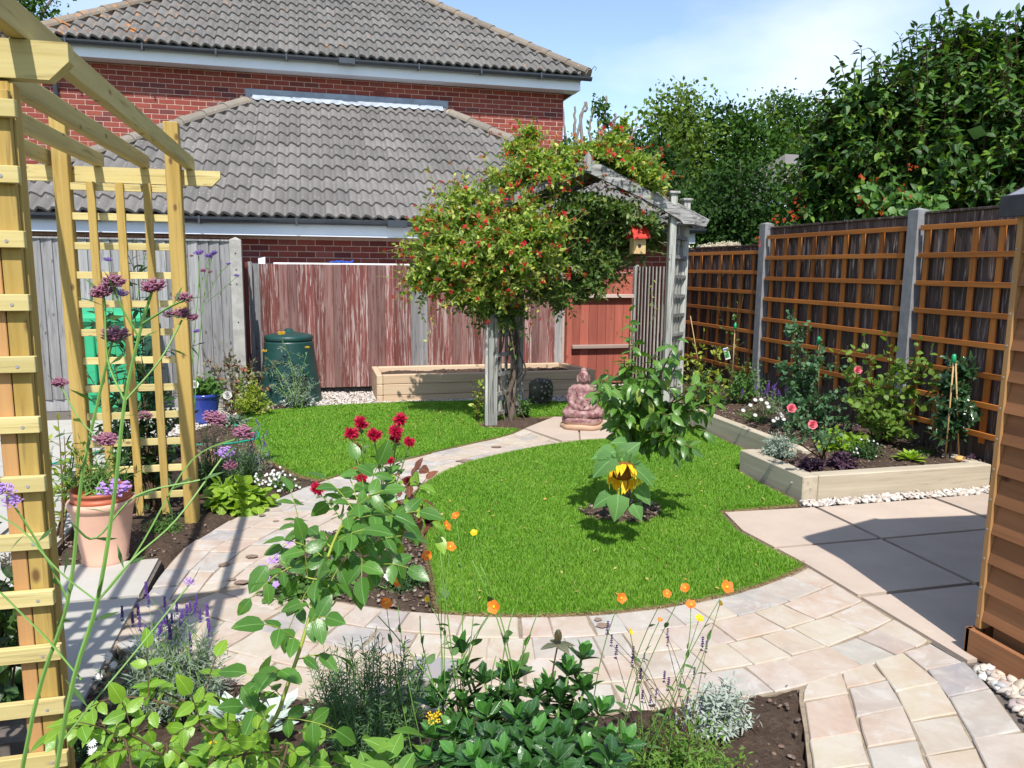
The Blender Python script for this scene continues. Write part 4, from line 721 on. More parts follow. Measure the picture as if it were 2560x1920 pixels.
# ================================================================ SHED
sh = thing('timber_shed', 'reddish cedar clad shed at the right edge with a grey felt roof', 'shed', (3.6, 1.0, 0))
SX, SY = 2.495, 2.30
b = MB(); b.box(SX+.03, 4.9, -1.2, SY-.03, .05, 1.75); b.build('frame', M['shed'], sh)
b = MB(); b.prism([(0, 0), (1, 0), (1, 1)], 0, 1) if 0 else None
n = 14; pz = .118
for i in range(15):
    z = .155+pz*i
    if z > 1.70: break
    V = [(SX+.012, SY-.03, z), (SX+.012, -1.2, z), (SX+.028, -1.2, z+pz*.97), (SX+.028, SY-.03, z+pz*.97), (SX-.012, SY-.03, z-.004), (SX-.012, -1.2, z-.004), (SX+.006, SY-.03, z+pz+.0), (SX+.006, -1.2, z+pz)]
    b = MB(); b.add([(SX-.010, SY-.010, z), (SX-.010, -1.2, z), (SX+.012, -1.2, z+pz*1.0), (SX+.012, SY-.010, z+pz), (SX+.022, SY-.010, z), (SX+.022, -1.2, z), (SX+.022, -1.2, z+pz), (SX+.022, SY-.010, z+pz)], [[[0, 3, 2, 1], [4, 5, 6, 7], [0, 1, 5, 4], [3, 7, 6, 2], [0, 4, 7, 3], [1, 2, 6, 5]]]); b.build('board', M['shed'], sh)
for i in range(14):
    z = .155+pz*i; b = MB(); b.add([(SX+.03, SY+.010, z), (4.9, SY+.010, z), (4.9, SY-.010, z+pz), (SX+.03, SY-.010, z+pz), (SX+.03, SY-.022, z), (4.9, SY-.022, z), (4.9, SY-.022, z+pz), (SX+.03, SY-.022, z+pz)], [[[0, 1, 2, 3], [4, 7, 6, 5], [0, 4, 5, 1], [3, 2, 6, 7], [0, 3, 7, 4], [1, 5, 6, 2]]]); b.build('board', M['shed'], sh)
b = MB(); b.box(SX-.014, SX+.03, SY-.008, SY+.016, .12, 1.76, .002); b.build('corner_trim', M['shed_v'], sh)
b = MB(); b.box(SX-.04, SX-.018, -1.2, SY+.03, .01, .115, .002); b.box(SX-.04, 4.9, SY+.012, SY+.034, .01, .115, .002); b.build('plinth', M['shed'], sh)
for i in range(14): b = MB(); b.tube([(SX-.0145, SY+.004, .17+pz*i), (SX-.0165, SY+.004, .17+pz*i)], .004, 6); b.build('nail', M['bolt'], sh)
P = [(SX-.035, 1.725), (3.05, 2.00), (4.3, 1.83), (4.3, 1.87), (3.05, 2.04), (SX-.035, 1.775)]
b = MB(); b.add([(x, y, z) for y in (-1.3, SY+.06) for x, z in P], [[list(range(6))], [list(range(6, 12))[::-1]], [[i, (i+1) % 6, 6+(i+1) % 6, 6+i] for i in range(6)]]); b.build('roof', M['felt'], sh)
b = MB(); b.add([(SX+.0, SY-.02, 1.72), (4.3, SY-.02, 1.72), (4.3, SY-.02, 1.84), (3.05, SY-.02, 2.01), (SX+.0, SY-.02, 1.74)], [[[0, 1, 2, 3, 4]]]); b.build('gable', M['shed'], sh)
b = MB(); b.box(SX-.048, SX-.034, -1.3, SY+.07, 1.70, 1.778, .003); b.obox((SX+.285, SY+.07, 1.875), (.915, 0, .403), (0, 1, 0), (-.403, 0, .915), (.66, .02, .07), .002); b.build('roof_edge', M['felt_d'], sh)
# ================================================================ RAISED BEDS
rb = thing('raised_bed', 'low L shaped raised bed of pale oak sleepers along the trellised fence', 'raised bed', (3.9, 4.9, 0)); ZB = .172
def sleeper(x0, x1, y0, y1, z0, z1, m, root): b = MB(); b.box(x0, x1, y0, y1, z0, z1, .006); return b.build('sleeper', m, root)
sleeper(3.165, 4.55, 4.245, 4.345, -.06, ZB, M['sleeper_x'], rb); sleeper(3.045, 3.16, 4.242, 5.02, -.06, ZB, M['sleeper_y'], rb); sleeper(3.163, 3.49, 4.955, 5.02, -.06, ZB-.004, M['sleeper_x'], rb); sleeper(3.495, 3.575, 4.90, 6.62, -.06, ZB, M['sleeper_y'], rb); sleeper(3.495, 3.575, 6.626, 8.3, -.06, ZB-.003, M['sleeper_y'], rb); sleeper(4.46, 4.55, 4.35, 4.60, -.06, ZB, M['sleeper_y'], rb)
b = MB(); b.tube([(3.043, 4.36, .10), (3.037, 4.36, .10)], .011, 8); b.tube([(3.037, 4.36, .10), (3.030, 4.36, .10)], .006, 6); b.build('bolt_head', M['bolt'], rb)
def bedsoil(name, poly, z, root, amp=.018, seed=9): 
    P = np.array(poly); return sheet(name, [poly], P[:, 0].min()-.02, P[:, 0].max()+.02, P[:, 1].min()-.02, P[:, 1].max()+.02, .025, z, amp, M['soil'], -.14, root, seed)
BEDR = [(3.16, 4.345), (4.64, 4.345), (4.66, 8.3), (3.57, 8.3), (3.57, 4.95), (3.16, 4.95)]
s_ = bedsoil('bed_soil', BEDR, .135, rb); s_.location = [-3.9, -4.9, 0]; del s_['kind']
c_ = scatter_pebbles(BEDR, 2400, .004, .014, .155, M['clod'], 'soil_crumbs', ('dark crumbs and little stones on the soil of the low raised bed', 'soil crumbs'), seed=31)
tb = thing('raised_bed', 'tall box planter of fresh pale timber in front of the red fence', 'raised bed', (1.9, 8.9, 0)); TZ = .305
for k, (z0, z1) in enumerate(((-.03, .075), (.0785, .20), (.2035, TZ))):
    sleeper(.70, 3.12, 8.545, 8.625, z0, z1, M['fresh_x'], tb); sleeper(.63, .697, 8.545+.0, 9.34, z0, z1, M['fresh_y'], tb)
b = MB(); b.prism([(3.123, 8.55), (3.20, 8.55), (3.05, 9.26), (2.97, 9.26)], .2035, TZ+.002); b.build('sleeper', M['fresh_y'], tb); b = MB(); b.prism([(3.123, 8.55), (3.20, 8.55), (3.05, 9.26), (2.97, 9.26)], -.03, .2015); b.build('sleeper', M['fresh_y'], tb)
sleeper(.70, 2.98, 9.262, 9.34, -.03, TZ, M['fresh_x'], tb)
b = MB(); b.box(.63, 3.05, 9.263, 9.339, TZ+.002, TZ+.0025) if 0 else None
s_ = bedsoil('bed_soil', [(.69, 8.62), (3.12, 8.62), (3.0, 9.27), (.69, 9.27)], .245, tb, .02, 12); s_.location = [-1.9, -8.9, 0]; del s_['kind']
# ================================================================ PLANT TOOLS
def LT(n=1, w=.5, fold=.18, droop=.18, tip=1.0, peak=.42, serr=0.):
    ts = np.linspace(0, 1, n+2)[1:-1]; V = [(0, 0, 0)]
    for i, t in enumerate(ts):
        p = peak; h = w/2*math.sin(math.pi*(t**(math.log(.5)/math.log(p))))**.8*(1+serr*(-1)**i); z = -droop*t*t; V += [(-h, t, z+fold*h), (0, t, z), (h, t, z+fold*h)]
    V.append((0, 1, -droop)); e = len(V)-1; w_ = max(abs(v[0]) for v in V); T = [[0, 2, 1], [0, 3, 2], [e, e-3, e-2], [e, e-2, e-1]]; Q = []
    for i in range(n-1): a = 1+3*i; Q += [[a, a+1, a+4, a+3], [a+1, a+2, a+5, a+4]]
    return np.array(V, float), T, Q
def tuv(T): V = T[0]; w = max(np.abs(V[:, 0]).max(), .05); return np.column_stack([V[:, 0]/w*.98+2, V[:, 1]+2])
LT1 = LT(1, .5); LT1w = LT(1, .72); LT3 = LT(3, .55); LT3w = LT(3, .85, .12, .15); LT5 = LT(5, .62, .2, .25, serr=.05); LTn = LT(1, .16, .1, .1); LTm = LT(2, .30, .15, .2); LTg = LT(3, .34, .25, .35); LTround = LT(3, 1.05, .15, .12, peak=.5); LTheart = LT(6, .92, .14, .42, peak=.27, serr=.05); LTsp = LT(2, .42, .1, .12, peak=.62); LTq = LT(1, .9, .3, .1)
def norm(a): return a/(np.linalg.norm(a, axis=-1, keepdims=True)+1e-9)
def frames(D, N): D = norm(D); S = norm(np.cross(D, N)); return S, D, np.cross(S, D)
def joined(T, P, D, N, S):
    V0, T3, Q4 = T; s, d, n = frames(D, N); S = np.asarray(S)[:, None, None]
    V = P[:, None]+S*(V0[None, :, 0:1]*s[:, None]+V0[None, :, 1:2]*d[:, None]+V0[None, :, 2:3]*n[:, None]); o = np.arange(len(P))[:, None, None]*len(V0)
    Fs = [(np.array(T3)[None]+o).reshape(-1, 3)]
    if len(Q4): Fs.append((np.array(Q4)[None]+o).reshape(-1, 4))
    return V.reshape(-1, 3), Fs
TM = {}
def tmesh(T, m, name='leaf'):
    k = (id(T), m.name)
    if k not in TM:
        me = npmesh(name, T[0], [T[1], T[2]], True, tuv(T)); me.materials.append(m); TM[k] = me
    return TM[k]
def leaves(root, T, P, D, N, S, m, parts=0, name='leaf', kind='stuff', far='foliage'):
    P = np.asarray(P, float); D = np.asarray(D, float); N = np.asarray(N, float); S = np.asarray(S, float)*np.ones(len(P)); org = np.array(ORG.get(root.name, (0, 0, 0)) if root.type == 'EMPTY' else (0, 0, 0))
    i = np.argsort(np.linalg.norm(P-CAM, axis=1)-S*2); a = i[:parts]; r = i[parts:]
    if len(a):
        me = tmesh(T, m, name); s, d, n = frames(D[a], N[a])
        for k in range(len(a)):
            o = bpy.data.objects.new(name, me); COL.objects.link(o); o.parent = root; q = S[a[k]]; p = P[a[k]]-org
            o.matrix_basis = Matrix(((s[k][0]*q, d[k][0]*q, n[k][0]*q, p[0]), (s[k][1]*q, d[k][1]*q, n[k][1]*q, p[1]), (s[k][2]*q, d[k][2]*q, n[k][2]*q, p[2]), (0, 0, 0, 1)))
    if len(r): V, F = joined(T, P[r], D[r], N[r], S[r]); link(far, npmesh(far, V, F, True, np.tile(tuv(T), (len(r), 1)) if len(T[0]) > 7 else None), m, root, kind)
def rdir(n, q): v = q.randn(n, 3); return norm(v)
def along(pts, t0, nl, ls, q, spread=1.0, up=.6, jit=.3, pairs=False):
    """leaf frames along a polyline stem"""
    pts = np.asarray(pts, float); k = len(pts); ts = np.linspace(t0, 1, nl); x = ts*(k-1); i = np.minimum(x.astype(int), k-2); f = (x-i)[:, None]; P = pts[i]*(1-f)+pts[i+1]*f; T = norm(pts[i+1]-pts[i])
    a = np.arange(nl)*(math.pi if pairs else 2.4)+q.rand()*6.28+(np.arange(nl)//2*1.57 if pairs else 0); ref = np.where(np.abs(T[:, 2:3]) > .8, np.array([[1., 0, 0]]), np.array([[0, 0, 1.]])); U = norm(np.cross(T, ref)); W = np.cross(T, U)
    R = U*np.cos(a)[:, None]+W*np.sin(a)[:, None]; D = norm(T*.55+R*spread+q.randn(nl, 3)*jit*.5); D[-1] = norm(T[-1]+q.randn(3)*.2); N = norm(np.array([[0, 0, 1.]])*up+T*.3+q.randn(nl, 3)*jit+R*.15)
    return P, D, N, ls*(.75+.5*q.rand(nl))*np.linspace(1.05, .8, nl)
def qcurve(a, b, lift=(0, 0, 0), n=6): a, b, l = (np.asarray(v, float) for v in (a, b, lift)); t = np.linspace(0, 1, n)[:, None]; return a*(1-t)**2+2*((a+b)/2+l)*t*(1-t)+b*t*t
def cat(L_): return [np.concatenate(x) for x in zip(*L_)]
def bush(root, base, rx, ry, h, nsh, nl, ls, T, m, q, parts=0, sr=.0035, sm='stem', t0=.35, low=.15, spread=1., up=.6, wander=.06, jit=.3, core=0, stems=60, fill=.55, pairs=False):
    base = np.asarray(base, float); A = []; b = MB(); tips = []
    for i in range(nsh):
        a = q.rand()*6.28; e = math.asin(low+(1-low)*q.rand()); k = fill+(1-fill)*q.rand(); tip = base+np.array([rx*math.cos(a)*math.cos(e)*k, ry*math.sin(a)*math.cos(e)*k, h*math.sin(e)*k]); st = base+np.array([rx*.15*q.randn(), ry*.15*q.randn(), 0])
        c = qcurve(st, tip, (0, 0, .15*h))+np.vstack([np.zeros(3), q.randn(4, 3)*wander*h*.3, np.zeros(3)]); tips.append(tip)
        if i < stems: b.tube(c, np.linspace(sr, sr*.45, 6), 5)
        A.append(along(c, t0, nl, ls, q, spread, up, jit, pairs))
    if stems: b.build('stem', M[sm], root, smooth=True)
    leaves(root, T, *cat(A), m, parts); return np.array(tips), A
def plant(name, label, cat_, x, y, z=.0, group=None): return thing(name, label, cat_, (x, y, z), group)
# ---- flower meshes (unit radius, facing +Z)
def fl_petals(n, w=.8, cup=.25, k=2, T=None, layers=1):
    b = MB(); Tt = T or LT(k, w, .1, -cup if 0 else .0)
    for L_ in range(layers):
        for i in range(n):
            a = 6.283*(i+.5*L_)/n; D = np.array([[math.cos(a), math.sin(a), cup*(1+L_*1.3)]]); V, F = joined(Tt, np.zeros((1, 3)), D, np.array([[0, 0, 1.]]), [1-.22*L_]); b.add(V, F)
    return b
def mk_flower(name, b, m): me = b.mesh(name, True); me.materials.append(m); return me
FL = {}
FL['five'] = mk_flower('flower', fl_petals(5, 1, .22, 4, LT(4, .86, .10, -.1, peak=.68)), PM['orange']); FL['five_y'] = mk_flower('flower', fl_petals(5, 1, .3, 4, LT(4, .86, .10, -.1, peak=.68)), PM['yellow']); FL['lilac'] = mk_flower('flower', fl_petals(5, .9, .35, 2), PM['lilac']); FL['white'] = mk_flower('flower', fl_petals(5, .95, .2, 1), PM['white']); FL['daisy'] = mk_flower('flower', fl_petals(14, .3, .1, 1), PM['white'])
def rosebloom(m):
    b = MB(); q = np.random.RandomState(3)
    for L_, (n, c, s) in enumerate(((6, .25, 1.0), (6, .8, .85), (5, 1.6, .7), (4, 3, .6))):
        for i in range(n): a = 6.283*(i+.4*L_)/n+q.randn()*.15; V, F = joined(LT(3, 1.15, .3, -.25, peak=.55), np.zeros((1, 3)), np.array([[math.cos(a), math.sin(a), c]]), np.array([[0, 0, 1.]]), [s]); b.add(V, F)
    return mk_flower('flower', b, m)
FL['pink'] = rosebloom(PM['pink']); FL['whiterose'] = rosebloom(PM['white']); FL['deepred'] = rosebloom(PM['deepred'])
def monarda():
    b = MB(); q = np.random.RandomState(5)
    for i in range(150): d = norm(q.randn(3)*[1, 1, .6]+[0, 0, .25]); V, F = joined(LTm, (d*.18)[None], (d+[0, 0, -.12])[None], q.randn(1, 3), [.6+.4*q.rand()]); b.add(V, F)
    for i in range(20): d = norm(q.randn(3)*[1, 1, .3]+[0, 0, -.2]); V, F = joined(LTm, (d*.12)[None], d[None], np.array([[0, 0, 1.]]), [.75]); b.add(V, F)
    b.ell((0, 0, 0), (.36, .36, .30), 8, 6); return mk_flower('flower', b, PM['crimson'])
FL['monarda'] = monarda()
def umbel(m, n=90, seed=1, flat=.55, fr=.17):
    b = MB(); q = np.random.RandomState(seed)
    for i in range(n):
        d = q.randn(3); d[2] = abs(d[2]); d = norm(d)*[1, 1, flat]*(q.rand()**.35)
        for k in range(4): a = 1.57*k+q.rand(); V, F = joined(LTq, d[None], np.array([[math.cos(a), math.sin(a), .45]]), np.array([[0, 0, 1.]]), [fr]); b.add(V, F)
        b.tube([d*[.4, .4, .2]-[0, 0, .25], d], [.02, .035], 4, False)
    return mk_flower('flower', b, m)
FL['verb_l'] = umbel(PM['lilac'], 46, 1); FL['verb_m'] = umbel(PM['mauve'], 110, 2, .6, .15); FL['verb_p'] = umbel(PM['purple'], 60, 3); FL['yarrow'] = umbel(PM['yellow'], 40, 4, .25, .12); FL['redtuft'] = umbel(PM['red'], 12, 5, .8, .26); FL['bean'] = umbel(PM['scarlet'], 10, 6, .9, .26); FL['cream'] = umbel(PM['cream'], 40, 7, .7, .16)
def spike(m, n=9, seed=1):
    b = MB(); q = np.random.RandomState(seed)
    for i in range(n):
        for k in range(5): a = 6.28*k/5+i; b.ell((math.cos(a)*.085*(1-i/n*.5)+q.randn()*.02, math.sin(a)*.085*(1-i/n*.5), i/n+q.randn()*.02-(.15 if i == 0 else 0)), (.06, .06, .05), 4, 4)
    return mk_flower('flower_spike', b, m)
FL['lav'] = spike(PM['purple']); FL['lav2'] = spike(PM['dpurple'], 6)
def inst(root, key, p, face, r, name='flower', spin=None):
    o = bpy.data.objects.new(name, FL[key]); COL.objects.link(o); o.parent = root; org = ORG.get(root.name, (0, 0, 0)); z = Vector(face).normalized(); qd = z.to_track_quat('Z', 'Y'); o.matrix_basis = Matrix.Translation(Vector([float(c) for c in p])-Vector(org)) @ qd.to_matrix().to_4x4() @ Matrix.Rotation(rnd.random()*6 if spin is None else spin, 4, 'Z') @ Matrix.Diagonal((r, r, r, 1)); return o
TOCAM = Vector((0, -1, .6))
def rs_(s): return np.random.RandomState(s)
# ================================================================ TREES BEYOND
def far_tree(name, label, px, w, blobs, n, ls, m, seed, trunk=True, m2=None, group=None, zb=0, dens=14):
    b0 = at(px, 660, w); b0[2] = 0; t = thing(name, label, 'tree', (b0[0], b0[1], 0), group); q = rs_(seed); A = []; V = np.array([r for _, _, r, _ in blobs]); cw = V**2/np.sum(V**2)
    C = [np.append(at(x, y, w+dw), 0)[:3] for x, y, r, dw in blobs]
    ncl = n//dens
    for i, (c, (x, y, r, dw)) in enumerate(zip(C, blobs)):
        k = int(ncl*cw[i])+1; d = rdir(k, q); d[:, 1] = np.where(q.rand(k) < .5, -np.abs(d[:, 1]), d[:, 1]); cc = c+d*r*(.45+.6*q.rand(k, 1)**.6)*[1, .8, 1]; cc[:, 2] = np.maximum(cc[:, 2], .3)
        s = ls*2.3; P = (cc[:, None]+q.randn(k, dens, 3)*s*[1, 1, .55]).reshape(-1, 3); D = norm(np.repeat(d, dens, 0)*.7+q.randn(k*dens, 3)); N = norm(q.randn(k*dens, 3)*.7+[0, -.35, .8]); A.append((P, D, N, ls*(.6+.8*q.rand(k*dens))))
    P, D, N, S = cat(A)
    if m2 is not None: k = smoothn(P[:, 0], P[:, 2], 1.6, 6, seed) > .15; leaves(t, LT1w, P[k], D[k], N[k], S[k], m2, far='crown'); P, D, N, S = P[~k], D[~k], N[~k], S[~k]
    leaves(t, LT1w, P, D, N, S, m, far='crown')
    b = MB(); top = max(c[2] for c in C); mid = np.mean(C, 0)
    trk = [(b0[0], b0[1], -.1), (b0[0]+.1, b0[1], mid[2]*.5), (mid[0], mid[1], mid[2])]; b.tube(curve_pts(trk, 5), np.linspace(.03*top, .015*top, 11), 8); b.build('trunk', M['bark'], t, smooth=True); b = MB()
    for i, c in enumerate(C*2): e = c+q.randn(3)*blobs[i % len(C)][2]*.4; b.tube(qcurve(np.array(trk[1])+[0, 0, q.rand()*top*.2], e, (0, 0, .1*top)), np.linspace(.012*top, .003*top, 6), 5)
    b.build('limb', M['bark'], t, smooth=True); return t
far_tree('tree', 'slender yellowish green tree rising above the dark ones left of centre sky', 1690, 27, [(1690, 270, .65, 0), (1665, 330, .8, 0), (1715, 330, .7, 0), (1680, 390, 1.0, 0), (1655, 450, 1.0, 0), (1645, 300, .35, 0), (1705, 245, .35, 0)], 4200, .17, LM['oak2'], 41)
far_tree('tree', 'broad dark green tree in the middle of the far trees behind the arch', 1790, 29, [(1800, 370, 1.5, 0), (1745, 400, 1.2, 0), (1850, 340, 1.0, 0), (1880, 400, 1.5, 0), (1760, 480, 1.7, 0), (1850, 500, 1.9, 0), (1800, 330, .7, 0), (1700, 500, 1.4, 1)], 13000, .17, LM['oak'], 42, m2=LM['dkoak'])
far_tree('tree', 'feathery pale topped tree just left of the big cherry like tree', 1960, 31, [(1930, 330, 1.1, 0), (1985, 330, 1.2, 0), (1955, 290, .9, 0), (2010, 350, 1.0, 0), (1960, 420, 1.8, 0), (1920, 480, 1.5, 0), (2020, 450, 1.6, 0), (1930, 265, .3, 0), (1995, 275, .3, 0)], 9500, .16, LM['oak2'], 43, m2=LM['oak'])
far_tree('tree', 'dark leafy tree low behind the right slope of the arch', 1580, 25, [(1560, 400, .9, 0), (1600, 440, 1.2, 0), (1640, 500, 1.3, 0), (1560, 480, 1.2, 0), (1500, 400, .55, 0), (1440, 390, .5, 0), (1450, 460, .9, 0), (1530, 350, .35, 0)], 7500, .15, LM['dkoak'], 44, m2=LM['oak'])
far_tree('hedge_tree', 'bushy lower green tree beyond the fence just right of the arch', 1850, 17, [(1800, 520, .8, 0), (1870, 500, .9, 0), (1930, 530, .8, 0), (1760, 570, .7, 0), (1850, 590, .9, 0), (1940, 610, .8, 0), (1790, 640, .8, 0)], 9000, .105, LM['oak'], 45, m2=LM['dkoak'])
far_tree('tree', 'corner of a green tree showing above the roof at the far left', 20, 28, [(20, 0, 1.6, 0), (-60, -30, 1.8, 0), (70, 20, .7, 0)], 2600, .17, LM['oak'], 46)
far_tree('tree', 'green foliage glimpsed left of the brick house between pergola rafters', 60, 22, [(70, 300, .55, 0), (40, 380, .7, 0), (80, 420, .5, 0), (0, 340, .8, 0)], 2000, .13, LM['oak'], 47)
# pollarded tree: bare forked branches with tufts
pt = thing('pollarded_tree', 'pollarded tree with bare upright forked branches beside the house corner', 'tree', (*at(1480, 660, 23)[:2], 0)); q = rs_(50); b0 = at(1480, 560, 23)
bare = [[(1425, 440), (1420, 380), (1412, 330), (1408, 270)], [(1430, 440), (1440, 360), (1452, 300), (1462, 255)], [(1440, 350), (1437, 300), (1438, 265)], [(1452, 310), (1466, 275), (1466, 255)], [(1470, 450), (1478, 380), (1474, 320), (1482, 272)], [(1500, 430), (1502, 350), (1512, 290), (1518, 240)], [(1502, 380), (1500, 340), (1494, 300)], [(1502, 340), (1525, 310), (1548, 290)], [(1510, 400), (1530, 330), (1540, 285)], [(1530, 420), (1560, 380), (1592, 315)], [(1440, 440), (1455, 400), (1460, 345)]]
b = MB(); b.tube([(b0[0], b0[1], 0), (b0[0]+.1, b0[1], b0[2])], [.3, .24], 10); b.build('trunk', M['bark'], pt, smooth=True)
for br in bare: b = MB(); P = np.array([at(x, y, 23) for x, y in br]); P = np.vstack([[b0], P]); c = curve_pts(P, 5)+q.randn(len(P)*5-4, 3)*.012; b.tube(c, np.linspace(.060, .028, len(c)), 7); b.build('branch', M['deadbark'], pt, smooth=True)
A = []
for x, y, r, n in ((1500, 270, .28, 160), (1510, 300, .2, 90), (1425, 420, .3, 130), (1470, 420, .3, 130), (1560, 400, .45, 260), (1530, 360, .25, 80), (1410, 360, .2, 70), (1590, 420, .4, 200), (1450, 455, .5, 300)):
    A.append((at(x, y, 23)+q.randn(n, 3)*r*.5, rdir(n, q), norm(q.randn(n, 3)+[0, -.3, .8]), .13*(.6+.7*q.rand(n))))
leaves(pt, LT1w, *cat(A), LM['oak'], far='leaf_tuft')
# big dark tree on the right
ct = thing('leafy_tree', 'big dense dark leaved tree with bronze shoot tips over the right fence', 'tree', (6.45, 7.0, 0)); q = rs_(60); A = []; A2 = []; b = MB()
lobes = [(6.35, 7.0, 2.5, 1.25), (7.1, 6.6, 2.7, 1.3), (5.75, 7.3, 2.55, .8), (5.6, 7.2, 3.05, .55), (6.2, 7.0, 3.2, .75), (5.25, 7.3, 2.2, .45), (5.45, 7.3, 1.9, .5), (6.95, 6.9, 3.2, .8), (7.7, 6.4, 3.0, 1.0), (5.9, 7.2, 1.9, .8), (7.6, 6.0, 2.3, 1.1), (6.6, 6.7, 1.8, 1.0), (5.35, 7.35, 2.75, .35), (6.5, 6.9, 3.6, .35), (7.1, 6.7, 3.7, .35), (8.2, 6.3, 3.4, .6)]
V = np.array([l[3] for l in lobes])**2; V /= V.sum(); nl = 0
for (x, y, z, r), wgt in zip(lobes, V):
    c = np.array([x, y, z]); k = int(1150*wgt)+30
    for d in rdir(k, q):
        d[1] = -abs(d[1]) if q.rand() < .45 else d[1]; tip = c+d*r*(.72+.36*q.rand()); st = c+d*r*.35+[0, 0, -.1]; tip[2] += .12; cv = qcurve(st, tip, (0, 0, -.08*r)); up = cv[-1]-cv[-2]
        cv = np.vstack([cv, cv[-1]+norm(up+[0, 0, .0]+q.randn(3)*.03)*.05]); b.tube(cv, np.linspace(.012, .003, 7), 4, False); a = along(cv, .1, 19, .118, q, .95, .7, .35); a[1][:, 2] -= .25
        A.append(a)
        if q.rand() < .4: A2.append(tuple(v[-3:]*(.6 if j == 3 else 1) for j, v in enumerate(a)))
leaves(ct, LTm if 0 else LT(2, .46, .2, .28), *cat(A), LM['cherry'], 260, far='crown'); leaves(ct, LT(2, .46, .2, .28), *cat(A2), LM['cherry_new'], far='shoot_tips'); b.build('twigs', M['stem_d'], ct, 'stuff')
b = MB(); b.tube(curve_pts([(6.45, 7.0, -.1), (6.5, 7.0, .9), (6.4, 7.0, 1.7), (6.5, 6.95, 2.7)], 5), np.linspace(.13, .06, 16), 9)
b.build('trunk', M['bark'], ct, smooth=True); b = MB()
for x, y, z, r in lobes: b.tube(qcurve((6.45, 7, 1.2+q.rand()*.5), (x, y, z), (0, 0, .1)), np.linspace(.05, .015, 6), 6)
b.build('limb', M['bark'], ct, smooth=True)
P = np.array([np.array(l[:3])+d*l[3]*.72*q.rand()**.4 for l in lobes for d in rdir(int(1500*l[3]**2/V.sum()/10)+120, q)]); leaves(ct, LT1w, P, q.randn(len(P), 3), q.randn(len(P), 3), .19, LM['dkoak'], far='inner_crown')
# runner beans, hydrangea beyond the fence
def beans(label, base, blobs, seed, n, nf):
    q = rs_(seed); t = thing('runner_bean_plant', label, 'climbing plant', base); A = []; b = MB(); 
    for (x, y, z, r, k) in blobs:
        for i in range(k): p = np.array([x, y, z])+rdir(1, q)[0]*r*q.rand()**.4*[1, .6, .8]; A.append((p[None], rdir(1, q)+[[0, -.2, -.5]], rdir(1, q)*.6+[[0, -.6, .7]], np.array([.085*(.7+.6*q.rand())])))
        b.tube(curve_pts([(base[0]+q.randn()*.1, base[1]+q.randn()*.1, 0), (x+q.randn()*.06, y, z*.6), (x, y, z+r*.7)], 5), .006, 5)
    b.build('stem', M['stem'], t, smooth=True); leaves(t, LT3w, *cat(A), LM['mid'], 120)
    for (px, py, w, r) in nf:
        for k in range(5): inst(t, 'bean', at(px+q.randn()*7, py+q.randn()*8, w), (q.randn()*.4, -1, .3+q.randn()*.4), r*(.6+.5*q.rand()))
c1, c2 = at(2030, 545, 8.0), at(2255, 510, 6.9)
beans('runner bean with scarlet flowers peeping over the fence at the farther concrete post', (c1[0], c1[1], 0), [(c1[0]+.05, c1[1], c1[2]-.10, .16, 60), (c1[0]-.15, c1[1]+.1, c1[2]-.14, .14, 45), (c1[0]-.02, c1[1], c1[2]+.05, .08, 14)], 71, 0, [(1995, 510, 8, .020), (2005, 530, 8, .022), (1975, 540, 8, .022), (1960, 550, 8, .020), (1990, 550, 8, .02), (2000, 490, 8, .014), (1938, 555, 8, .016), (1895, 605, 8, .014)])
beans('runner bean with orange scarlet flowers climbing in front of the big dark tree', (c2[0], c2[1], 0), [(c2[0], c2[1], c2[2]-.05, .22, 90), (c2[0]-.25, c2[1]+.1, c2[2]+.0, .15, 40), (c2[0]+.22, c2[1]-.1, c2[2]-.05, .17, 60), (c2[0]-.30, c2[1]+.1, c2[2]+.14, .08, 16)], 72, 0, [(2155, 440, 6.9, .020), (2152, 495, 6.9, .022), (2205, 495, 6.9, .020), (2250, 480, 6.9, .018), (2270, 500, 6.9, .018), (2205, 530, 6.9, .020), (2333, 497, 6.9, .018), (2183, 455, 6.9, .014), (2300, 515, 6.9, .015), (2165, 515, 6.9, .015), (2284, 415, 6.9, .018)])
hy = at(1795, 615, 10.2); t = thing('hydrangea', 'cream flower heads just showing over the lowest trellised panel', 'shrub', (hy[0], hy[1], 0)); q = rs_(73)
bush(t, (hy[0], hy[1], .8), .6, .3, 1.0, 30, 8, .10, LT3w, LM['mid'], q, stems=10)
for i in range(16): inst(t, 'cream', at(1755+i*6.5+q.randn()*4, 622-8*math.sin(i/16*3.14)+q.randn()*4, 10.1), (0, -1, .7), .055)
# ================================================================ HONEYSUCKLE ON THE ARCH
hs = thing('honeysuckle', 'large honeysuckle with red berry like flower clusters covering the old arch', 'climbing plant', (1.8, 7.3, 0)); q = rs_(80); A = []; A2 = []; b = MB(); RT = []
def hblob(px, py, w, rx, rz, k, ry=None, m=0, up=.25):
    c = at(px, py, w-.12); ry = ry or rx*.9; k = int(k*1.35)
    for d in rdir(k, q):
        s = .55+.5*q.rand(); tip = c+d*[rx, ry, rz]*s; st = c+d*[rx, ry, rz]*s*.35; cv = qcurve(st, tip, (0, 0, .06)); cv = np.vstack([cv, cv[-1]+norm(d+[0, 0, up+.3*q.randn()]+q.randn(3)*.3)*(.05+.09*q.rand()+(.16 if q.rand() < .12 else 0))])
        b.tube(cv, np.linspace(.004, .0012, 7), 3, False); a = along(cv, .1, 22, .060, q, 1., .6, .45, True); (A2 if m else A).append(a)
        if not m and (d[1] < .35 or d[2] > .4): RT.append((cv[-1], d))
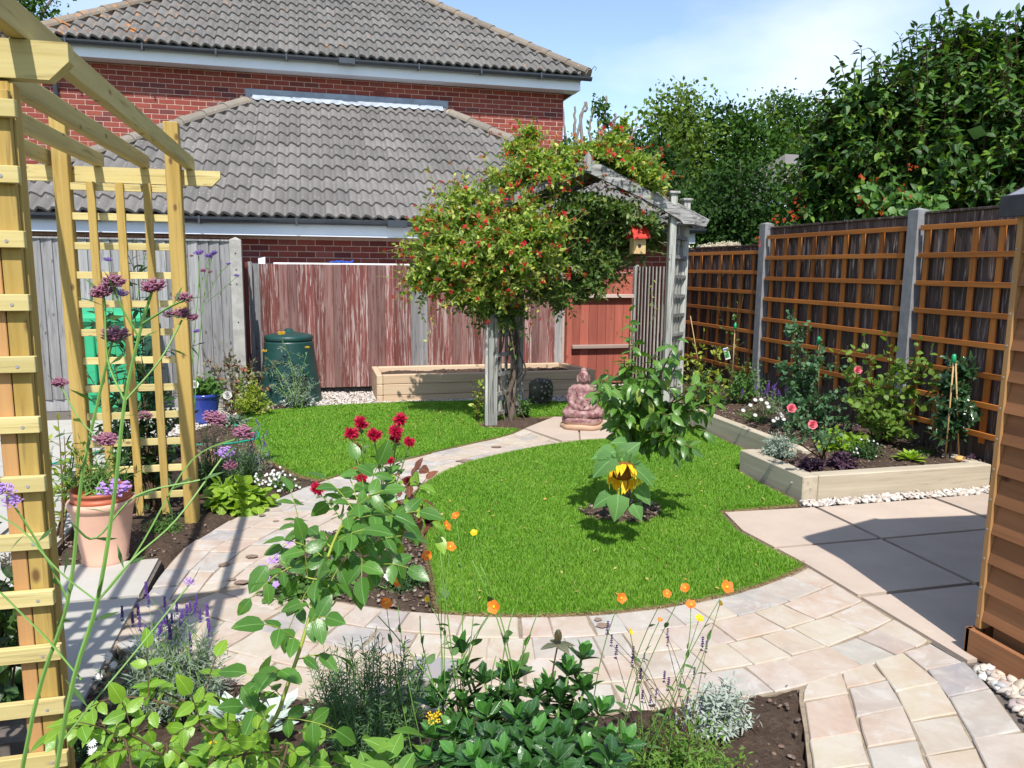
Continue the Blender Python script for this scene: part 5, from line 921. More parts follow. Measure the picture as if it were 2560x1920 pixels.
for a in ((1240, 640, 7.3, .66, .42, 210), (1120, 640, 7.2, .42, .34, 90), (1330, 620, 7.15, .42, .45, 100), (1180, 530, 7.3, .48, .26, 90), (1290, 470, 7.35, .42, .26, 80), (1350, 420, 7.35, .34, .18, 45), (1300, 380, 7.4, .16, .14, 16), (1080, 700, 7.2, .30, .20, 40), (1200, 740, 7.3, .40, .16, 50), (1400, 440, 7.3, .28, .15, 36), (1420, 390, 7.4, .16, .10, 12), (1075, 570, 7.3, .18, .14, 16)): hblob(*a)
for a in ((1500, 400, 7.5, .32, .12, 50, .3), (1570, 420, 7.5, .30, .15, 60, .3), (1620, 455, 7.5, .18, .14, 34, .3), (1530, 360, 7.5, .12, .09, 10, .2), (1555, 335, 7.5, .06, .12, 8, .1), (1480, 380, 7.5, .16, .07, 16, .3), (1330, 340, 7.4, .09, .10, 8)): hblob(*a)
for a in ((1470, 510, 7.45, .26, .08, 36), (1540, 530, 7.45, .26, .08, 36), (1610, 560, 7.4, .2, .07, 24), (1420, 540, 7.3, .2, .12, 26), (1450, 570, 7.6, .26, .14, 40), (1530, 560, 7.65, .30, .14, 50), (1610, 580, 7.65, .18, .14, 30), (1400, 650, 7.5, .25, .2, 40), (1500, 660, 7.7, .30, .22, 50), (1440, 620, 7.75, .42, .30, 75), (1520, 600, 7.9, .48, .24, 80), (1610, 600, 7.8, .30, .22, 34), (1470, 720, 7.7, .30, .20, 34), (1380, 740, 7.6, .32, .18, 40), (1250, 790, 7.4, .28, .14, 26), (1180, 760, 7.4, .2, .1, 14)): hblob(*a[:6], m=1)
for px, py, n in ((1055, 700, 14), (1075, 760, 14), (1630, 700, 8)):                   # trailing shoots
    cv = np.array([at(px+q.randn()*4, py+20*i, 7.2) for i in range(6)]); b.tube(cv, .003, 3, False); A.append(along(cv, 0, n, .05, q, 1, .3, .4))
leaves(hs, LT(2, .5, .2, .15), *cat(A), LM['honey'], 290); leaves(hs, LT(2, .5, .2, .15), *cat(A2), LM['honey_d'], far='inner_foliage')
b.build('twigs', wood('pale_vine_twig', (.16, .125, .06), (.30, .25, .14)), hs, 'stuff')
rnd.shuffle(RT)
for p, d in RT[290:900]: pass
rb_ = MB(); fm_ = FL['redtuft']; co_ = np.zeros(len(fm_.vertices)*3); fm_.vertices.foreach_get('co', co_); co_ = co_.reshape(-1, 3); T3_ = [list(f.vertices) for f in fm_.polygons if len(f.vertices) == 3]; Q4_ = [list(f.vertices) for f in fm_.polygons if len(f.vertices) == 4]
for p, d in RT[290:700]: rb_.add(co_*(.016+.012*rnd.random())+p+np.array(d)*.02, [T3_, Q4_] if Q4_ else [T3_])
rb_.build('flowers', PM['red'], hs, 'stuff')
for p, d in RT[:290]: inst(hs, 'redtuft', p+np.array(d)*.02, (d[0], d[1]-.3, d[2]+.2), .023+.014*rnd.random())
b = MB()
for i in range(11):
    s = (LF+(LB-LF)*(.38+.12*q.randn())) if i < 9 else LF; x, y = s; P = [(x+.14+q.randn()*.05, y+.06+q.randn()*.06, -.02)]
    for z in (.25, .5, .8, 1.1, 1.5, 1.8): P.append((x+.12+q.randn()*.05, y+.08+q.randn()*.07, z))
    b.tube(curve_pts(P, 5), .004+.009*q.rand(), 5)
b.tube(curve_pts([(1.80, 7.18, -.02), (1.84, 7.2, .12), (1.80, 7.22, .25), (1.87, 7.25, .5), (1.83, 7.3, .9)], 6), np.linspace(.04, .014, 25), 8); b.build('trunk', M['bark'], hs, smooth=True)
for lab, x, y, s, m_ in (('small leafy clump growing at the foot of the arch between its two left posts', 1.98, 7.3, 1, LM['mid']), ('straggly young vine growing at the left foot of the arch', 1.50, 7.2, 2, LM['honey'])):
    t = plant('small_vine', lab, 'plant', x, y); bush(t, (x, y, 0), .10, .10, .30 if s == 1 else .55, 9, 9, .055, LT3, m_, rs_(80+s), 80, .003, 'stem_d', .2, .6)
# ================================================================ APPLE TREE, SUNFLOWER
c = at(1640, 1010, 4.4); t = thing('apple_tree', 'small young tree with drooping glossy leaves growing in the round lawn', 'tree', (1.83, 4.30, 0)); q = rs_(90); A = []; b = MB(); base = np.array([1.83, 4.30, 0])
b.tube(curve_pts([base+[0, 0, -.02], base+[.02, 0, .2], base+[.0, .02, .42], base+[.02, .02, .62]], 5), np.linspace(.021, .013, 16), 8); b.build('trunk', M['bark'], t, smooth=True); b = MB()
ends = [(1490, 985), (1520, 930), (1560, 900), (1575, 780), (1585, 840), (1640, 880), (1700, 900), (1690, 850), (1740, 960), (1790, 1010), (1760, 1080), (1730, 1120), (1680, 1040), (1610, 1000), (1540, 1020), (1545, 1075), (1650, 960), (1590, 960), (1700, 1150), (1650, 1110), (1800, 950), (1500, 950), (1625, 930), (1600, 1060), (1720, 1010), (1690, 1095), (1760, 1030), (1570, 1040), (1660, 1010)]
for i, (px, py) in enumerate(ends):
    e = at(px, py, 4.35+q.randn()*.14); st = base+[0, 0, .36+.26*q.rand()]; cv = qcurve(st, e, (0, 0, -.02 if py < 950 else .10), 8); b.tube(cv, np.linspace(.009, .003, 8), 5); a = along(cv, .22, 24 if py > 860 else 22, .100, q, .9, .5, .35); a[1][:, 2] -= .45; A.append(a)
b.build('branch', M['stem_d'], t, smooth=True); leaves(t, LT(4, .50, .25, .38, serr=.03), *cat(A), LM['apple'], 300)
sn = thing('sunflower', 'drooping sunflower with curled yellow petals in front of the young tree', 'flower', (1.72, 4.16, 0)); hd = at(1558, 1178, 4.05); b = MB(); b.tube(curve_pts([(1.72, 4.16, -.02), (1.72, 4.15, .2), (1.70, 4.14, .40), tuple(hd+[0, .04, .07]), tuple(hd+[0, .01, .02])], 6), np.linspace(.012, .008, 25), 8); b.build('stem', M['stem'], sn, smooth=True)
fd = norm(np.array([-.25, -.80, -.50])); fo = Vector(fd).to_track_quat('Z', 'Y').to_matrix(); FM = np.array(fo)
b = MB(); b.lathe([(.001, .012), (.035, .016), (.062, .010), (.068, -.004), (.05, -.02), (.001, -.026)], n=20); V = np.concatenate(b.V); b.V = [V @ FM.T+hd]; b.build('seed_head', PM['eye'], sn, smooth=True)
b = MB(); q = rs_(92)
for i in range(40):
    a = 6.283*i/20+q.randn()*.1; out = FM @ np.array([math.cos(a), math.sin(a), 0]); D = out*.65+fd*(.5+.5*q.rand())+np.array([0, 0, -.35])*(out[2] > .0)+q.randn(3)*.15; V, F = joined(LT(3, .34, .4, .2+.3*q.rand()), (hd+out*.055)[None], D[None], (out+[0, 0, .3])[None], [.062+.028*q.rand()]); b.add(V, F)
b.build('petals', PM['yellow'], sn, smooth=True); b = MB()
for i in range(22): a = 6.283*i/22; out = FM @ np.array([math.cos(a), math.sin(a), -.2]); V, F = joined(LTm, (hd+out*.05-fd*.01)[None], (out-fd*.5)[None], (-fd)[None], [.06]); b.add(V, F)
b.build('sepals', LM['sunflower'], sn, smooth=True)
for (x0, y0, x1, y1, s, w) in ((1550, 1150, 1585, 1110, .17, 4.1), (1540, 1140, 1460, 1190, .20, 4.05), (1540, 1130, 1490, 1130, .16, 4.1), (1575, 1165, 1630, 1190, .20, 4.05), (1545, 1235, 1545, 1270, .17, 4.0), (1530, 1240, 1480, 1258, .14, 4.05), (1590, 1215, 1625, 1245, .15, 4.1), (1580, 1260, 1600, 1285, .12, 4.1), (1570, 1110, 1545, 1100, .12, 4.2), (1600, 1180, 1665, 1190, .12, 4.2)):
    p0, p1 = at(x0, y0, w), at(x1, y1, w-.03); D = p1-p0; leaves(sn, LTheart, p0[None]+0*D, D[None], np.array([[.3*rnd.uniform(-1, 1), -.5, .85]]), [s*.80], LM['sunflower'], 1)
b = MB(); 
soil_ring = [(1.79+.26*math.cos(a)*(1+.08*math.sin(3*a)), 4.24+.20*math.sin(a)*(1+.08*math.cos(4*a))) for a in np.linspace(0, 6.28, 24, endpoint=False)]; s2_ = sheet('tree_pit_soil', [soil_ring], 1.5, 2.1, 4.0, 4.5, .02, .026, .012, M['soil'], -.05)
scatter_pebbles(soil_ring, 260, .005, .014, .04, M['clod'], 'soil_crumbs', ('dark crumbs of soil at the foot of the young tree', 'soil crumbs'), seed=33)
# ================================================================ BEDS: right raised bed
def mound(name, label, x, y, z, rx, ry, h, nsh, nl, ls, T, m, seed, parts=0, **k):
    t = plant(name, label, k.pop('cat', 'plant'), x, y, z); tips, A = bush(t, (x, y, z), rx, ry, h, nsh, nl, ls, T, m, rs_(seed), parts, **k); return t, tips
ZS = .15
mound('silver_shrub', 'silvery grey leaved mound at the left corner of the low raised bed', 3.24, 4.82, ZS,   .15, .14, .22, 130, 13, .030, LTm, leafm('silvery_grey_leaf', (.20, .27, .21), (.36, .43, .35), .7, .15, .2, tcol=(1.1, 1.15, 1.)), 101, 120, t0=.35, stems=20, sr=.002)
t, _ = mound('purple_heuchera', 'left and smaller purple leaved clump at the front of the raised bed', 3.27, 4.46, ZS, .11, .09, .09, 46, 6, .030, LTround, LM['purple'], 102, 60, stems=10, sr=.002)
t, _ = mound('purple_heuchera', 'right and larger purple leaved clump behind the front sleeper', 3.50, 4.47, ZS, .13, .10, .12, 60, 6, .032, LTround, LM['purple'], 103, 60, stems=10, sr=.002)
def rosebush(label, base, flowers, canes, seed, m, ls=.045, nl=14, fr=.036, key='pink'):
    q = rs_(seed); t = plant('rose_bush', label, 'rose', *base); A = []; b = MB()
    for c in canes:
        e = at(*c); cv = qcurve(np.array(base)+q.randn(3)*[.02, .02, 0], e, (q.randn()*.05, q.randn()*.05, .02), 8); b.tube(cv, np.linspace(.006, .003, 8), 5); a = along(cv, .4, nl, ls, q, 1, .6, .4); A.append(a)
        for k in range(4): p = cv[4+k % 4]; e2 = p+q.randn(3)*[.07, .07, .05]+[0, 0, .03]; c2 = qcurve(p, e2); b.tube(c2, .0022, 4); A.append(along(c2, .2, 9, ls, q, 1, .6, .4))
    b.build('stem', M['stem_d'], t, smooth=True); leaves(t, LT3, *cat(A), m, 90)
    for f in flowers: inst(t, key, at(*f), (q.randn()*.3, -1, .55), fr)
    return t
rosebush('thin pink rose with two ruffled blooms rising near the front of the raised bed', (3.53, 4.72, ZS), [(1977, 1022, 4.95), (2030, 1063, 4.9)], [(1977, 1030, 4.97), (2030, 1072, 4.92), (2060, 1050, 5.1), (1960, 1075, 5.0), (2080, 1090, 5.0)], 104, LM['blue'], .040, 9)
t, _ = mound('geranium', 'lime green mound of lobed leaves in the middle of the raised bed', 3.86, 4.95, ZS, .24, .18, .17, 70, 6, .050, LTround, LM['lime'], 105, 110, stems=15, sr=.0025)
t, tp = mound('white_flowering_mound', 'dark green mound dotted with small white flowers beside the lime coloured mound', 3.83, 4.66, ZS, .17, .13, .16, 80, 9, .032, LTm, LM['dark'], 106, 60, stems=15, sr=.0022)
for p in tp[:60:6]: inst(t, 'white', p+[0, -.01, .015], TOCAM, .010)
# primrose / lettuce like rosette
t = plant('primrose', 'bright lime rosette of crinkled leaves flat on the soil near the front sleeper', 'plant', 4.12, 4.52, ZS); q = rs_(107); n = 30; a = np.arange(n)*2.4; el = np.linspace(.15, 1.2, n); D = np.stack([np.cos(a)*np.cos(el), np.sin(a)*np.cos(el), np.sin(el)], 1); P = np.array([4.12, 4.52, ZS+.01])+D*.012
leaves(t, LTsp, P, D, np.array([[0, 0, 1.]])+0*D+D*[-.5, -.5, 0], np.linspace(.125, .06, n)*(.85+.3*q.rand(n)), LM['lime'], 30)
mound('saxifrage', 'low bright green cushion right of the lime rosette', 4.37, 4.66, ZS, .13, .09, .07, 90, 7, .018, LTn, LM['mid'], 108, 0, stems=0)
# camellia on canes
t = plant('camellia', 'glossy dark evergreen trained up two canes with a green cap', 'shrub', 4.43, 4.50, ZS); q = rs_(109); A = []; b = MB(); ctr = at(2385, 1060, 5.4)
for i in range(84):
    z = ZS+.14+.56*q.rand(); a = q.rand()*6.28; r = .13*(1-.3*abs(z-.45)/.4)*(.5+.7*q.rand()); st = np.array([4.44+q.randn()*.015, 4.50, z]); e = st+[math.cos(a)*r, math.sin(a)*r*.8, .05]; cv = qcurve(st, e, (0, 0, .01)); b.tube(cv, .0025, 4); A.append(along(cv, .2, 10, .064, q, 1, .5, .4))
for px, py in ((2340, 1000), (2430, 1010), (2450, 1040), (2320, 1080), (2400, 990), (2325, 990)): e = at(px, py, 5.35); st = np.array([4.44, 4.5, e[2]-.12]); cv = qcurve(st, e, (0, 0, -.02)); b.tube(cv, .0025, 4); A.append(along(cv, .2, 12, .05, q, 1, .5, .4))
b.tube([(4.44, 4.5, .1), (4.44, 4.51, .8)], .006, 5); b.build('stem', M['stem_d'], t, smooth=True); leaves(t, LT(3, .5, .2, .2), *cat(A), LM['choisya'] if 0 else leafm('camellia_leaf', (.016, .060, .018), (.035, .10, .028), .2, .12, .7), 220)
def canes(label, pts, top, m, capm='greencap', r=.0055, seed=1, cat_='garden cane'):
    t = thing('garden_cane', label, cat_, tuple(pts[0])); b = MB()
    b.tube([pts[0], top], r, 7)
    b.build('cane', M['cane'], t, smooth=True)
    for p in pts[1:]: b = MB(); b.tube([p, top+np.array([.012, 0, 0])], r, 7); b.build('cane', M['cane'], t, smooth=True)
    if capm: b = MB(); T_ = np.array(top); b.lathe([(.004, .028), (.012, .024), (.017, -.035), (.010, -.035)], c=T_, n=10); b.build('cane_cap', M[capm], t, smooth=True)
    return t
canes('pair of bamboo canes joined by a green cap behind the glossy camellia', [np.array([4.38, 4.48, .1]), np.array([4.52, 4.49, .1])], at(2385, 895, 5.36), None)
b = MB(); b.ell((4.47, 4.44, ZS+.02), (.045, .03, .022), 10, 6); b.build('pebble', plain('orange_stone', (.62, .34, .12), .7, .3, .1, 20), thing('stone', 'rounded orange stone on the soil between the canes', 'stone', (4.47, 4.44, .15)), smooth=True)
# light green multi stemmed shrub
def cane_shrub(name, label, base, ends, seed, m, T, ls, nl, w0, parts, sm='stem_d', t0=.2, side=3, cat_='shrub', sl=.09, droop=.0):
    q = rs_(seed); t = plant(name, label, cat_, *base); A = []; b = MB()
    for e_ in ends:
        px, py = e_[:2]; e = at(px, py, w0+q.randn()*.10); cv = qcurve(np.array(base)+q.randn(3)*[.03, .03, 0], e, (q.randn()*.05, 0, .06), 9); b.tube(cv, np.linspace(.006, .002, 9), 5); a = along(cv, t0, nl, ls, q, 1.1, .55, .45); a[1][:, 2] -= droop; A.append(a)
        for k in range(side): p = cv[3+int(q.rand()*5)]; e2 = p+q.randn(3)*[sl, sl*.7, sl*.5]+[0, 0, sl*.4]; c2 = qcurve(p, e2); b.tube(c2, .0018, 4); a = along(c2, .15, max(4, nl//2), ls, q, 1.1, .55, .45); a[1][:, 2] -= droop; A.append(a)
    b.build('stem', M[sm], t, smooth=True); leaves(t, T, *cat(A), m, parts); return t
t = cane_shrub('leafy_shrub', 'airy light green shrub with rounded leaves in front of the right concrete post', (4.36, 5.1, ZS), [(2110, 880), (2160, 840), (2215, 835), (2240, 880), (2300, 850), (2320, 920), (2360, 940), (2150, 950), (2200, 960), (2260, 980), (2130, 1000), (2230, 1040), (2190, 1040), (2080, 880), (2280, 1090), (2330, 870), (2250, 930), (2120, 930), (2180, 1000)], 110, leafm('amelanchier_leaf', (.10, .20, .03), (.20, .31, .045), .45, .35, .35), LT3w, .060, 13, 5.75, 280)
inst(t, 'pink', at(2143, 925, 5.7), (-.3, -1, .3), .036)
t = cane_shrub('climbing_rose', 'tall bushy blue green rose in front of the middle trellised panel', (4.22, 5.95, ZS), [(1975, 800), (1990, 850), (2000, 900), (2050, 840), (2060, 900), (1980, 960), (2040, 960), (2090, 980), (1960, 1000), (2010, 1010), (2060, 1030), (2110, 1020), (1990, 1060), (2050, 1080), (2100, 1080), (2130, 1060), (1950, 900), (2060, 870), (2030, 930), (1985, 780), (2010, 1100), (2075, 1120)], 111, LM['blue'], LT3w, .042, 20, 6.2, 280, side=6)
mound('leafy_shrub', 'small leaved green shrub below the left concrete post', 4.2, 6.9, ZS, .30, .25, .55, 60, 16, .034, LT3, LM['mid'], 112, 120, stems=20, t0=.3)
mound('dark_shrub', 'compact dark green shrub at the far end of the raised bed', 4.05, 7.55, ZS, .26, .2, .36, 60, 14, .030, LT3, LM['dark'], 113, 80, stems=15)
mound('lavender_plant', 'hazy violet flowered plant behind the daisies in the raised bed', 4.15, 6.35, ZS, .22, .15, .27, 60, 10, .030, LTn, LM['silver2'], 114, 0, stems=20)
q = rs_(115)
for o in [bpy.data.objects['lavender_plant']]:
    for i in range(30): inst(o, 'lav', (4.15+q.randn()*.13, 6.3+q.randn()*.08, ZS+.18+.12*q.rand()), (q.randn()*.2, q.randn()*.2, 1), .05, 'flower_spike')
t, _ = mound('daisy_plant', 'low feathery plant with round white daisies along the left sleeper', 3.82, 6.05, ZS, .20, .28, .14, 70, 9, .030, LTn, LM['mid'], 116, 0, stems=10)
for px, py in ((1888, 1000), (1903, 999), (1876, 1013), (1858, 1026), (1888, 1038), (1921, 1017), (1950, 1034), (1943, 1046), (1959, 1048), (1934, 1052), (1955, 1040), (1917, 1008)): inst(t, 'daisy', at(px, py, 6.35), (-.2, -1, 1.1), .021, 'flower')
mound('grey_leaved_plant', 'small silvery tufted plant beside the white daisies', 3.88, 5.72, ZS, .13, .11, .16, 60, 9, .03, LTn, LM['silver2'], 117, 0, stems=8)
mound('cyclamen_patch', 'dark leaved patch with pale markings behind the far end of the left sleeper', 3.85, 6.95, ZS, .24, .16, .10, 50, 5, .05, LTround, LM['dark'], 118, 50, stems=8)
mound('dark_groundcover', 'dark purplish low plants in the shade under the airy shrub', 4.1, 5.35, ZS, .34, .2, .12, 80, 7, .035, LT3, LM['purple'], 119, 40, stems=8)
t = cane_shrub('yellow_leaved_shrub', 'small shrub with yellowing leaves just right of the arch', (3.72, 6.95, .02), [(1700, 880), (1730, 850), (1760, 830), (1790, 870), (1740, 900), (1800, 910), (1715, 930), (1775, 930), (1830, 940)], 120, LM['yellowgreen'], LT3, .055, 9, 7.1, 60)
t = cane_shrub('climbing_plant', 'young climber with few leaves tied to a leaning cane on the lower panel', (4.42, 7.6, ZS), [(1838, 812), (1825, 850), (1845, 760), (1870, 900), (1795, 770), (1858, 740)], 121, LM['mid'], LT3, .045, 6, 8.2, 30, side=1)
t = canes('leaning bamboo cane with a green cap and plant label at the lower panel', [np.array([4.40, 7.5, .1])], at(1838, 815, 8.1), None)
b = MB(); lc = at(1817, 884, 8.0); b.obox(lc, (.93, -.2, .32), (.2, .98, 0), (-.32, 0, .95), (.055, .003, .125), .001); tg = b.build('plant_label', M['white'], t); b = MB(); b.obox(lc-np.array([0, .0025, 0])-np.array([.0, .0, .01]), (.93, -.2, .32), (.2, .98, 0), (-.32, 0, .95), (.045, .001, .07)); b.build('label_picture', plain('leafy_label_print', (.10, .30, .08), .5, .3, .8, 60), tg); b = MB(); b.obox(lc+np.array([-.018, -.003, .045]), (.93, -.2, .32), (.2, .98, 0), (-.32, 0, .95), (.045, .001, .012)); b.build('label_band', M['blue'], tg)
canes('thin bare bamboo cane leaning beside the right side of the arch', [np.array([3.80, 6.9, .02])], at(1726, 790, 7.3), None, None, .004)
canes('short green capped cane standing among the tall bushy rose', [np.array([4.35, 5.9, .12])], at(2047, 850, 6.3), None)
b = MB(); sc_ = (4.62, 4.40, .17)
for i, (dx, dy) in enumerate(((0, 0), (.09, .03))): t = thing('dark_clump', ('left', 'right')[i]+' dark dried clump lying in the shade at the right end of the raised bed', 'plant', (4.50+dx, 4.42+dy, ZS)); bush(t, (4.50+dx, 4.42+dy, ZS), .045, .04, .05, 30, 5, .02, LT1, LM['purple'], rs_(130+i), stems=0)
# ================================================================ left bed
t, _ = mound('geranium', 'bright lime leaved clump beside the pergola post on the path side', -.50, 4.86, 0, .22, .15, .21, 46, 4, .078, LTround, LM['lime'], 140, 130, stems=40, sr=.0025, up=1.1, t0=.6)
t, tp = mound('alyssum', 'small mound covered with tiny white flowers near the left lawn corner', -.27, 5.22, 0, .16, .12, .15, 70, 9, .022, LTm, LM['mid'], 141, 40, stems=10)
q = rs_(142)
for i in range(70): p = tp[i % len(tp)]; inst(t, 'white', p+q.randn(3)*.02+[-.04, -.02, .01], TOCAM, .0095)
t, tp = mound('lavender', 'loose lavender with pale spikes between the pergola and the left lawn', -.52, 5.65, 0, .22, .18, .34, 90, 12, .036, LTn, LM['silver2'], 143, 0, stems=50, sr=.0018)
for px, py in ((650, 1072), (640, 1085), (637, 1100), (657, 1098), (660, 1118), (668, 1090), (655, 1125), (645, 1060), (665, 1112), (630, 1110), (672, 1140), (625, 1130)): inst(t, 'lav', at(px, py, 5.6), (q.randn()*.2, 0, 1), .045, 'flower_spike')
mound('euphorbia', 'tall dark feathery evergreen clump right behind the pergola post', -.70, 5.25, 0, .17, .15, .55, 90, 22, .034, LTn, LM['dark'], 144, 0, stems=60, sr=.003)
mound('dark_green_shrub', 'second dark feathery clump between the pergola post and the lavender', -.50, 5.30, 0, .15, .13, .38, 60, 18, .034, LTn, LM['dark'], 145, 0, stems=40, sr=.003)
mound('sedum', 'low rounded green cushion at the foot of the pergola trellis', -.86, 4.52, 0, .14, .10, .12, 100, 7, .022, LTm, LM['mid'], 146, 60, stems=10)
mound('lambs_ear', 'silvery woolly leaved plant at the far left lawn edge', -.78, 7.55, 0, .18, .15, .10, 36, 5, .065, LTsp, LM['silver2'], 147, 80, stems=5)
mound('lambs_ear', 'silvery rosettes at the lawn edge in front of the compost bin', -.20, 8.38, 0, .20, .12, .16, 36, 6, .085, LTsp, LM['silver'], 148, 80, stems=5)
mound('golden_shrub', 'yellow green small leaved shrub left of the compost bin', -.66, 7.92, 0, .24, .2, .52, 70, 16, .036, LT3, LM['yellowgreen'], 149, 140, stems=30)
t = cane_shrub('bronze_shrub', 'open bronze tinted shrub with red shoots before the concrete post', (-.80, 8.1, 0), [(555, 860), (575, 880), (600, 900), (530, 900), (610, 930), (570, 930), (545, 950), (640, 900), (665, 900), (620, 960), (520, 960), (510, 880)], 150, LM['bronze'], LT3, .060, 12, 8.05, 120)
inst(t, 'whiterose', at(569, 988, 7.7), (0, -1, .3), .052); inst(t, 'whiterose', at(624, 957, 7.9), (0, -1, .5), .022)
t = cane_shrub('achillea', 'feathery grey green yarrow with flat yellow heads before the compost bin', (-.22, 8.22, 0), [(705, 850), (768, 880), (663, 890), (720, 900), (740, 920), (690, 920), (760, 950), (710, 940), (745, 970), (780, 945), (680, 960), (730, 990)], 151, LM['silver2'], LTn, .05, 26, 8.0, 0, sm='stem', side=4)
for px, py, r in ((704, 833, .048), (768, 868, .028), (661, 877, .032)): inst(t, 'yarrow', at(px, py, 8.0), (0, -.3, 1), r)
canes('leaning bamboo cane with a yellow cap in front of the dark red fence return', [np.array([-.62, 8.85, .0])], at(606, 838, 8.6), None, 'yellowcap', .007)
# blue pot with geranium-like plant
def pot(name, label, x, y, h, r1, r0, m, rim=.02, z=0):
    t = thing(name, label, 'plant pot', (x, y, z)); b = MB(); b.lathe([(.001, z+.004), (r0*.97, z+.004), (r0, z+.01), (r0*1.05, z+.022), (r0*1.0, z+.03), (r1*.96, z+h-rim*2.2), (r1*.965, z+h-rim*2), (r1*1.04, z+h-rim*1.6), (r1*1.06, z+h-rim*.5), (r1*1.02, z+h), (r1*.93, z+h), (r1*.90, z+h-.03), (.001, z+h-.035)], (x, y, 0), 32)
    b.build('pot', m, t, smooth=True); return t
pot('blue_pot', 'glossy blue glazed pot standing on gravel beside the pergola post', -1.05, 7.72, .29, .14, .095, M['bluepot'])
t, tp = mound('potted_plant', 'fresh green plant growing in the blue pot', -1.03, 7.72, .25, .18, .16, .24, 46, 8, .050, LT3w, LM['mid'], 160, 100, stems=10, cat='plant')
inst(t, 'whiterose', at(487, 962, 7.2), (0, -1, .4), .045)
# big terracotta pot
pot('terracotta_pot', 'large pale terracotta pot standing at the edge of the grey slabs', -1.07, 4.12, .335, .150, .105, M['terracotta'])
t = thing('plastic_pot', 'red plastic nursery pot sitting inside the large terracotta pot', 'plant pot', (-1.07, 4.12, .30)); b = MB(); b.lathe([(.09, .24), (.132, .33), (.137, .335), (.137, .35), (.131, .352), (.133, .37), (.140, .372), (.141, .388), (.130, .388), (.125, .36), (.001, .355)], (-1.07, 4.12, 0), 28); b.build('pot', M['terracotta2'], t, smooth=True)
t = cane_shrub('potted_plant', 'wispy narrow leaved plant growing in the large terracotta pot', (-1.07, 4.12, .36), [(215, 1180), (180, 1190), (250, 1170), (290, 1180), (230, 1130), (320, 1200), (190, 1230), (270, 1215), (160, 1240), (300, 1150)], 161, LM['mid'], LTn, .060, 16, 3.95, 40, sm='stem', side=4)
# scrambling shrub in the far trellis
t = cane_shrub('trellis_shrub', 'dark narrow leaved shrub scrambling up behind the far pergola trellis', (-1.0, 4.95, 0), [(230, 760), (330, 690), (300, 740), (360, 760), (250, 850), (330, 850), (380, 880), (280, 900), (230, 950), (350, 950), (300, 1000), (400, 1000), (260, 1050), (340, 1060), (420, 960), (250, 1120), (330, 1130), (390, 1100), (300, 1180), (360, 1170), (240, 1180), (340, 620), (420, 1080)], 162, LM['dark'], LTm, .085, 17, 4.75, 220, sm='stem_d', side=4, sl=.12)
t = cane_shrub('variegated_climber', 'yellow variegated climber trailing left of the far pergola post', (-1.42, 4.5, 0), [(145, 1050), (160, 1090), (130, 1130), (180, 1120), (150, 1160), (200, 1150), (125, 1170), (190, 1080)], 163, LM['yellowgreen'], LT3, .05, 8, 4.4, 40, side=2)
for x, y, r, h, lab in ((-.98, 5.55, .10, .20, 'small terracotta pot with a black rim behind the pergola trellis'), (-.80, 5.95, .09, .17, 'smaller terracotta pot farthest behind the pergola trellis')):
    pot('small_pot', lab, x, y, h, r, r*.7, M['terracotta']); 
mound('potted_plant', 'reddish leaved plant in the small terracotta pot behind the trellis', -.98, 5.55, .17, .12, .12, .20, 24, 7, .05, LTm, LM['purple'], 164, 40, stems=10)
hz_ = [(100, 1172), (130, 1160), (181, 1146), (250, 1129), (330, 1108), (420, 1112), (500, 1112), (560, 1110), (610, 1103), (645, 1094), (640, 1078), (600, 1066), (586, 1060)]
t = thing('garden_hose', 'green garden hose trailing across the slabs and the left bed', 'hose', G(250, 1129)); b = MB(); b.tube(curve_pts([G(x, y, .03 if x < 500 else .10) for x, y in hz_], 8), .0085, 7); b.build('hose', M['hose'], t, smooth=True)
# ================================================================ bed inside the path
t = plant('bergamot', 'bergamot with shaggy crimson flower heads on upright stems in the middle bed', 'flower', .30, 4.02, 0); q = rs_(170); A = []; b = MB()
for px, py, r in ((902, 1058, .034), (878, 1085, .032), (936, 1088, .034), (1001, 1050, .034), (989, 1079, .033), (987, 1098, .027), (1023, 1105, .026), (891, 1125, .034), (953, 1139, .022), (976, 1152, .018), (887, 1182, .022), (904, 1195, .024), (795, 1222, .034)):
    e = at(px, py, 3.95+q.randn()*.06); st = np.array([.30+q.randn()*.07, 4.0+q.randn()*.05, 0]) if px > 800 else np.array([.15, 3.95, .1]); cv = qcurve(st, e-[0, 0, .02], (q.randn()*.02, 0, .02), 9); b.tube(cv, .0032, 5); A.append(along(cv, .35, 12, .055, q, 1.2, .6, .3, True)); inst(t, 'monarda', e, (q.randn()*.25, -.25, 1), r*1.25)
b.build('stem', M['stem'], t, smooth=True); leaves(t, LT3, *cat(A), LM['sunflower'] if 0 else LM['verb'], 150)
t, _ = mound('blue_geranium', 'low cranesbill with pale lilac flowers at the tip of the middle bed', -.08, 3.50, 0, .24, .14, .12, 80, 7, .030, LTround, LM['mid'], 171, 120, stems=30, sr=.0015)
for px, py in ((647, 1430), (667, 1445), (690, 1461), (676, 1403), (694, 1389), (712, 1376), (725, 1356), (730, 1378), (727, 1416), (772, 1434), (837, 1396), (884, 1430), (690, 1400), (655, 1420)): inst(t, 'lilac', at(px, py, 3.42), (-.3*q.rand(), -1, .8), .019)
t, tp = mound('impatiens', 'small dark leaved mound with white flowers by the cut lawn edge', .36, 3.44, 0, .15, .11, .13, 70, 7, .032, LTm, LM['dark'], 172, 90, stems=15)
for px, py in ((970, 1446), (996, 1437), (999, 1430), (965, 1440)): inst(t, 'white', at(px, py, 3.35), TOCAM, .013)
mound('dry_groundcover', 'dry beige groundcover at the path side of the middle bed', .06, 4.08, 0, .19, .17, .10, 90, 7, .022, LTround, LM['brown'], 173, 60, stems=10)
